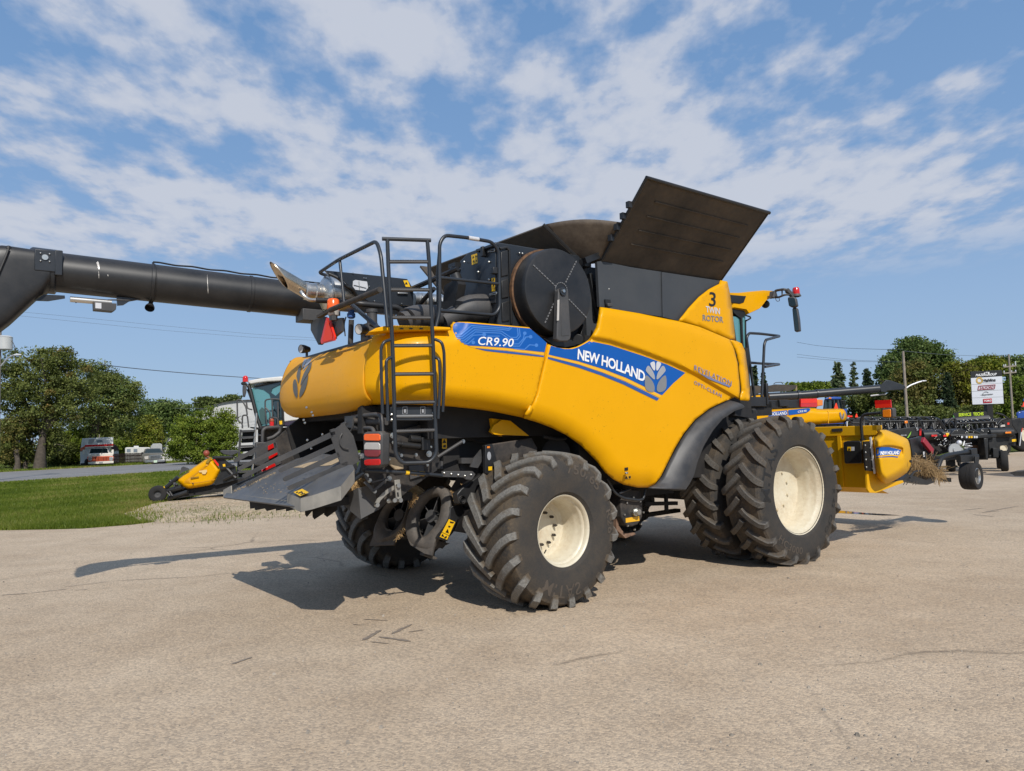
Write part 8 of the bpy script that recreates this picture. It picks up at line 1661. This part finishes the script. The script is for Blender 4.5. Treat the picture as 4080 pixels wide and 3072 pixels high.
# far wood along the horizon, nothing one could count
def belt(name,label,x0,x1,Y,h,n,mat,seed,ls):
    rg=np.random.default_rng(seed); x=rg.uniform(x0,x1,n); top=h*(.55+.25*np.sin(x*.11+seed)+.2*np.sin(x*.31)); z=top*rg.random(n)**.8; P=np.stack([x,Y+rg.uniform(0,12,n),z],1); o=leaves_obj(P,ls,mat,rg.normal(.4,.2,n),None,name,seed); o['kind']='stuff'; tag(o,label,'woodland'); return o
belt('far_woodland','far low woodland along the horizon behind the right-hand trees',-20,190,150,7.5,16000,LM['far'],41,.55)
belt('far_woodland','far low woodland along the horizon behind the left-hand trees',-190,-20,160,6.5,16000,LM['far'],42,.6)
# ================================================================== grass
def inside(p,poly):
    x,y=p; c=False; n=len(poly)
    for i in range(n):
        a=poly[i]; b=poly[i-1]
        if (a.y>y)!=(b.y>y) and x<(b.x-a.x)*(y-a.y)/(b.y-a.y)+a.x: c=not c
    return c
LOTP=[Vector((p.x,p.y)) for p in LOT]
GM=leaf_mat('grass_blades',(.078,.118,.012),(.155,.200,.026),(.32,.26,.09))
def grass(name,label,n,fn,seed,h):
    rg=np.random.default_rng(seed); rr=random.Random(seed); B=[]
    while len(B)<n:
        p=fn(rr)
        if p is not None: B.append(p)
    B=np.array([(p[0],p[1],p[2] if len(p)>2 else 0.) for p in B]); n=len(B); a=rg.uniform(0,6.283,n); dist=np.hypot(B[:,0],B[:,1]); hh=h*rg.uniform(.5,1.4,n); w=np.maximum(.006,dist*.00055)*rg.uniform(.7,1.3,n)
    V=np.empty((n,3,3)); dx=np.stack([np.cos(a),np.sin(a),np.zeros(n)],1); V[:,0]=B-dx*w[:,None]; V[:,1]=B+dx*w[:,None]; V[:,2]=B+np.stack([rg.normal(0,.35,n)*hh,rg.normal(0,.35,n)*hh,hh],1)
    me=bpy.data.meshes.new(name); me.vertices.add(3*n); me.vertices.foreach_set('co',V.reshape(-1)); me.loops.add(3*n); me.loops.foreach_set('vertex_index',np.arange(3*n,dtype=np.int32)); me.polygons.add(n); me.polygons.foreach_set('loop_start',np.arange(0,3*n,3,dtype=np.int32)); me.update(calc_edges=True)
    big=.42+.25*np.sin(B[:,0]*.55+1)*np.sin(B[:,1]*.35)+.22*np.sin(B[:,0]*1.7)*np.sin(B[:,1]*.9+2)
    at=me.attributes.new('tone','FLOAT','POINT'); at.data.foreach_set('value',np.repeat(np.clip(big+rg.normal(0,.16,n),0,1),3).astype(np.float32)); me.materials.append(GM); o=bpy.data.objects.new(name,me); COL.objects.link(o); o['kind']='stuff'; tag(o,label,'grass'); return o
def verge(rr):
    x=rr.uniform(-60,900); y=1008+rr.random()**.9*142
    g=GR('W',x,y); 
    d=(Vector((g.x,g.y,0))-ra).dot(nrm)
    if -1.0<d<wroad+.6 or d>wroad+9: return None
    if inside((g.x,g.y),LOTP): return None
    if inside((g.x,g.y),APR) and rr.random()>.012: return None
    return (g.x,g.y)
APR=[Vector(GR('W',*q)[:2]) for q in((262,1112),(330,1089),(420,1074),(520,1052),(640,1036),(900,1012),(1020,1012),(1000,1060),(860,1105),(705,1112),(560,1120),(420,1128),(300,1128))]
grass('grass','mown green grass verge between the lot and the road',150000,verge,3,.085)
def far_verge(rr):
    g=ra+dirv*rr.uniform(-45,130)+nrm*(wroad+.5+rr.random()**2*9); return (g.x,g.y)
grass('grass','longer grass along the far side of the road',26000,far_verge,4,.16)
def weeds(rr):
    x=rr.choice([rr.gauss(330,35),rr.gauss(450,45),rr.gauss(290,25),rr.uniform(250,650)]); y=rr.gauss(1113,9); g=GR('W',x,y); return (g.x,g.y,.03)
grass('weeds','thin weeds along the ragged edge of the gravel mound',1500,weeds,6,.08)
# ------------------------------------------------------------------ small repeated pieces become objects of their own
SPLIT=dict(plate_bolts='plate_bolt',lever_bolts='lever_bolt',console_bolts='console_bolt',frame_bolts='frame_bolt',bracket_bolts='bracket_bolt',collar_bolts='collar_bolt',boot_bolts='boot_bolt',skirt_bolts='skirt_bolt',shield_fasteners='shield_fastener',tray_rivets='tray_rivet',wheel_nuts='wheel_nut',insulators='insulator',mirror_struts='mirror_strut',pressed_ribs='pressed_rib',hoses='hose',back_rib='back_rib',actuator_bracket='actuator_bracket',door_latches='door_latch',door_catches='door_catch',yellow_stripe='yellow_stripe',ledge_slots='ledge_slot',hydraulic_hose='hydraulic_hose',far_lamp='far_lamp',drop_wires='drop_wire',arm_fittings='arm_fitting',frame_tubes='frame_tube',rubber_fins='rubber_fin',paint_scuff='paint_scuff',sticker_mark='sticker_mark',cab_window='cab_window',cover_hinge_arms='cover_hinge_arm',belly_struts='belly_strut',spreader_vanes='spreader_vane',grille_bars='grille_bar',grille_slots='grille_slot')
def split_islands(o,new):
    me=o.data; n=len(me.vertices); par=list(range(n))
    def f(i):
        while par[i]!=i: par[i]=par[par[i]]; i=par[i]
        return i
    for e in me.edges:
        a,b=f(e.vertices[0]),f(e.vertices[1])
        if a!=b: par[a]=b
    G_={}
    for i in range(n): G_.setdefault(f(i),[]).append(i)
    if len(G_)<2: o.name=new; return
    first=True
    for k,vs in G_.items():
        s=set(vs); m=me.copy() ; bm=bmesh.new(); bm.from_mesh(m); bm.verts.ensure_lookup_table(); bmesh.ops.delete(bm,geom=[v for v in bm.verts if v.index not in s],context='VERTS'); bm.to_mesh(m); bm.free(); m.name=new
        c=o.copy(); c.data=m; c.name=new; COL.objects.link(c)
        for ch in list(o.children):
            if first: ch.parent=c
        first=False
    bpy.data.objects.remove(o)
for o in list(scene.objects):
    if o.type=='MESH':
        b=o.name.split('.')[0]
        if b in SPLIT: split_islands(o,SPLIT[b])
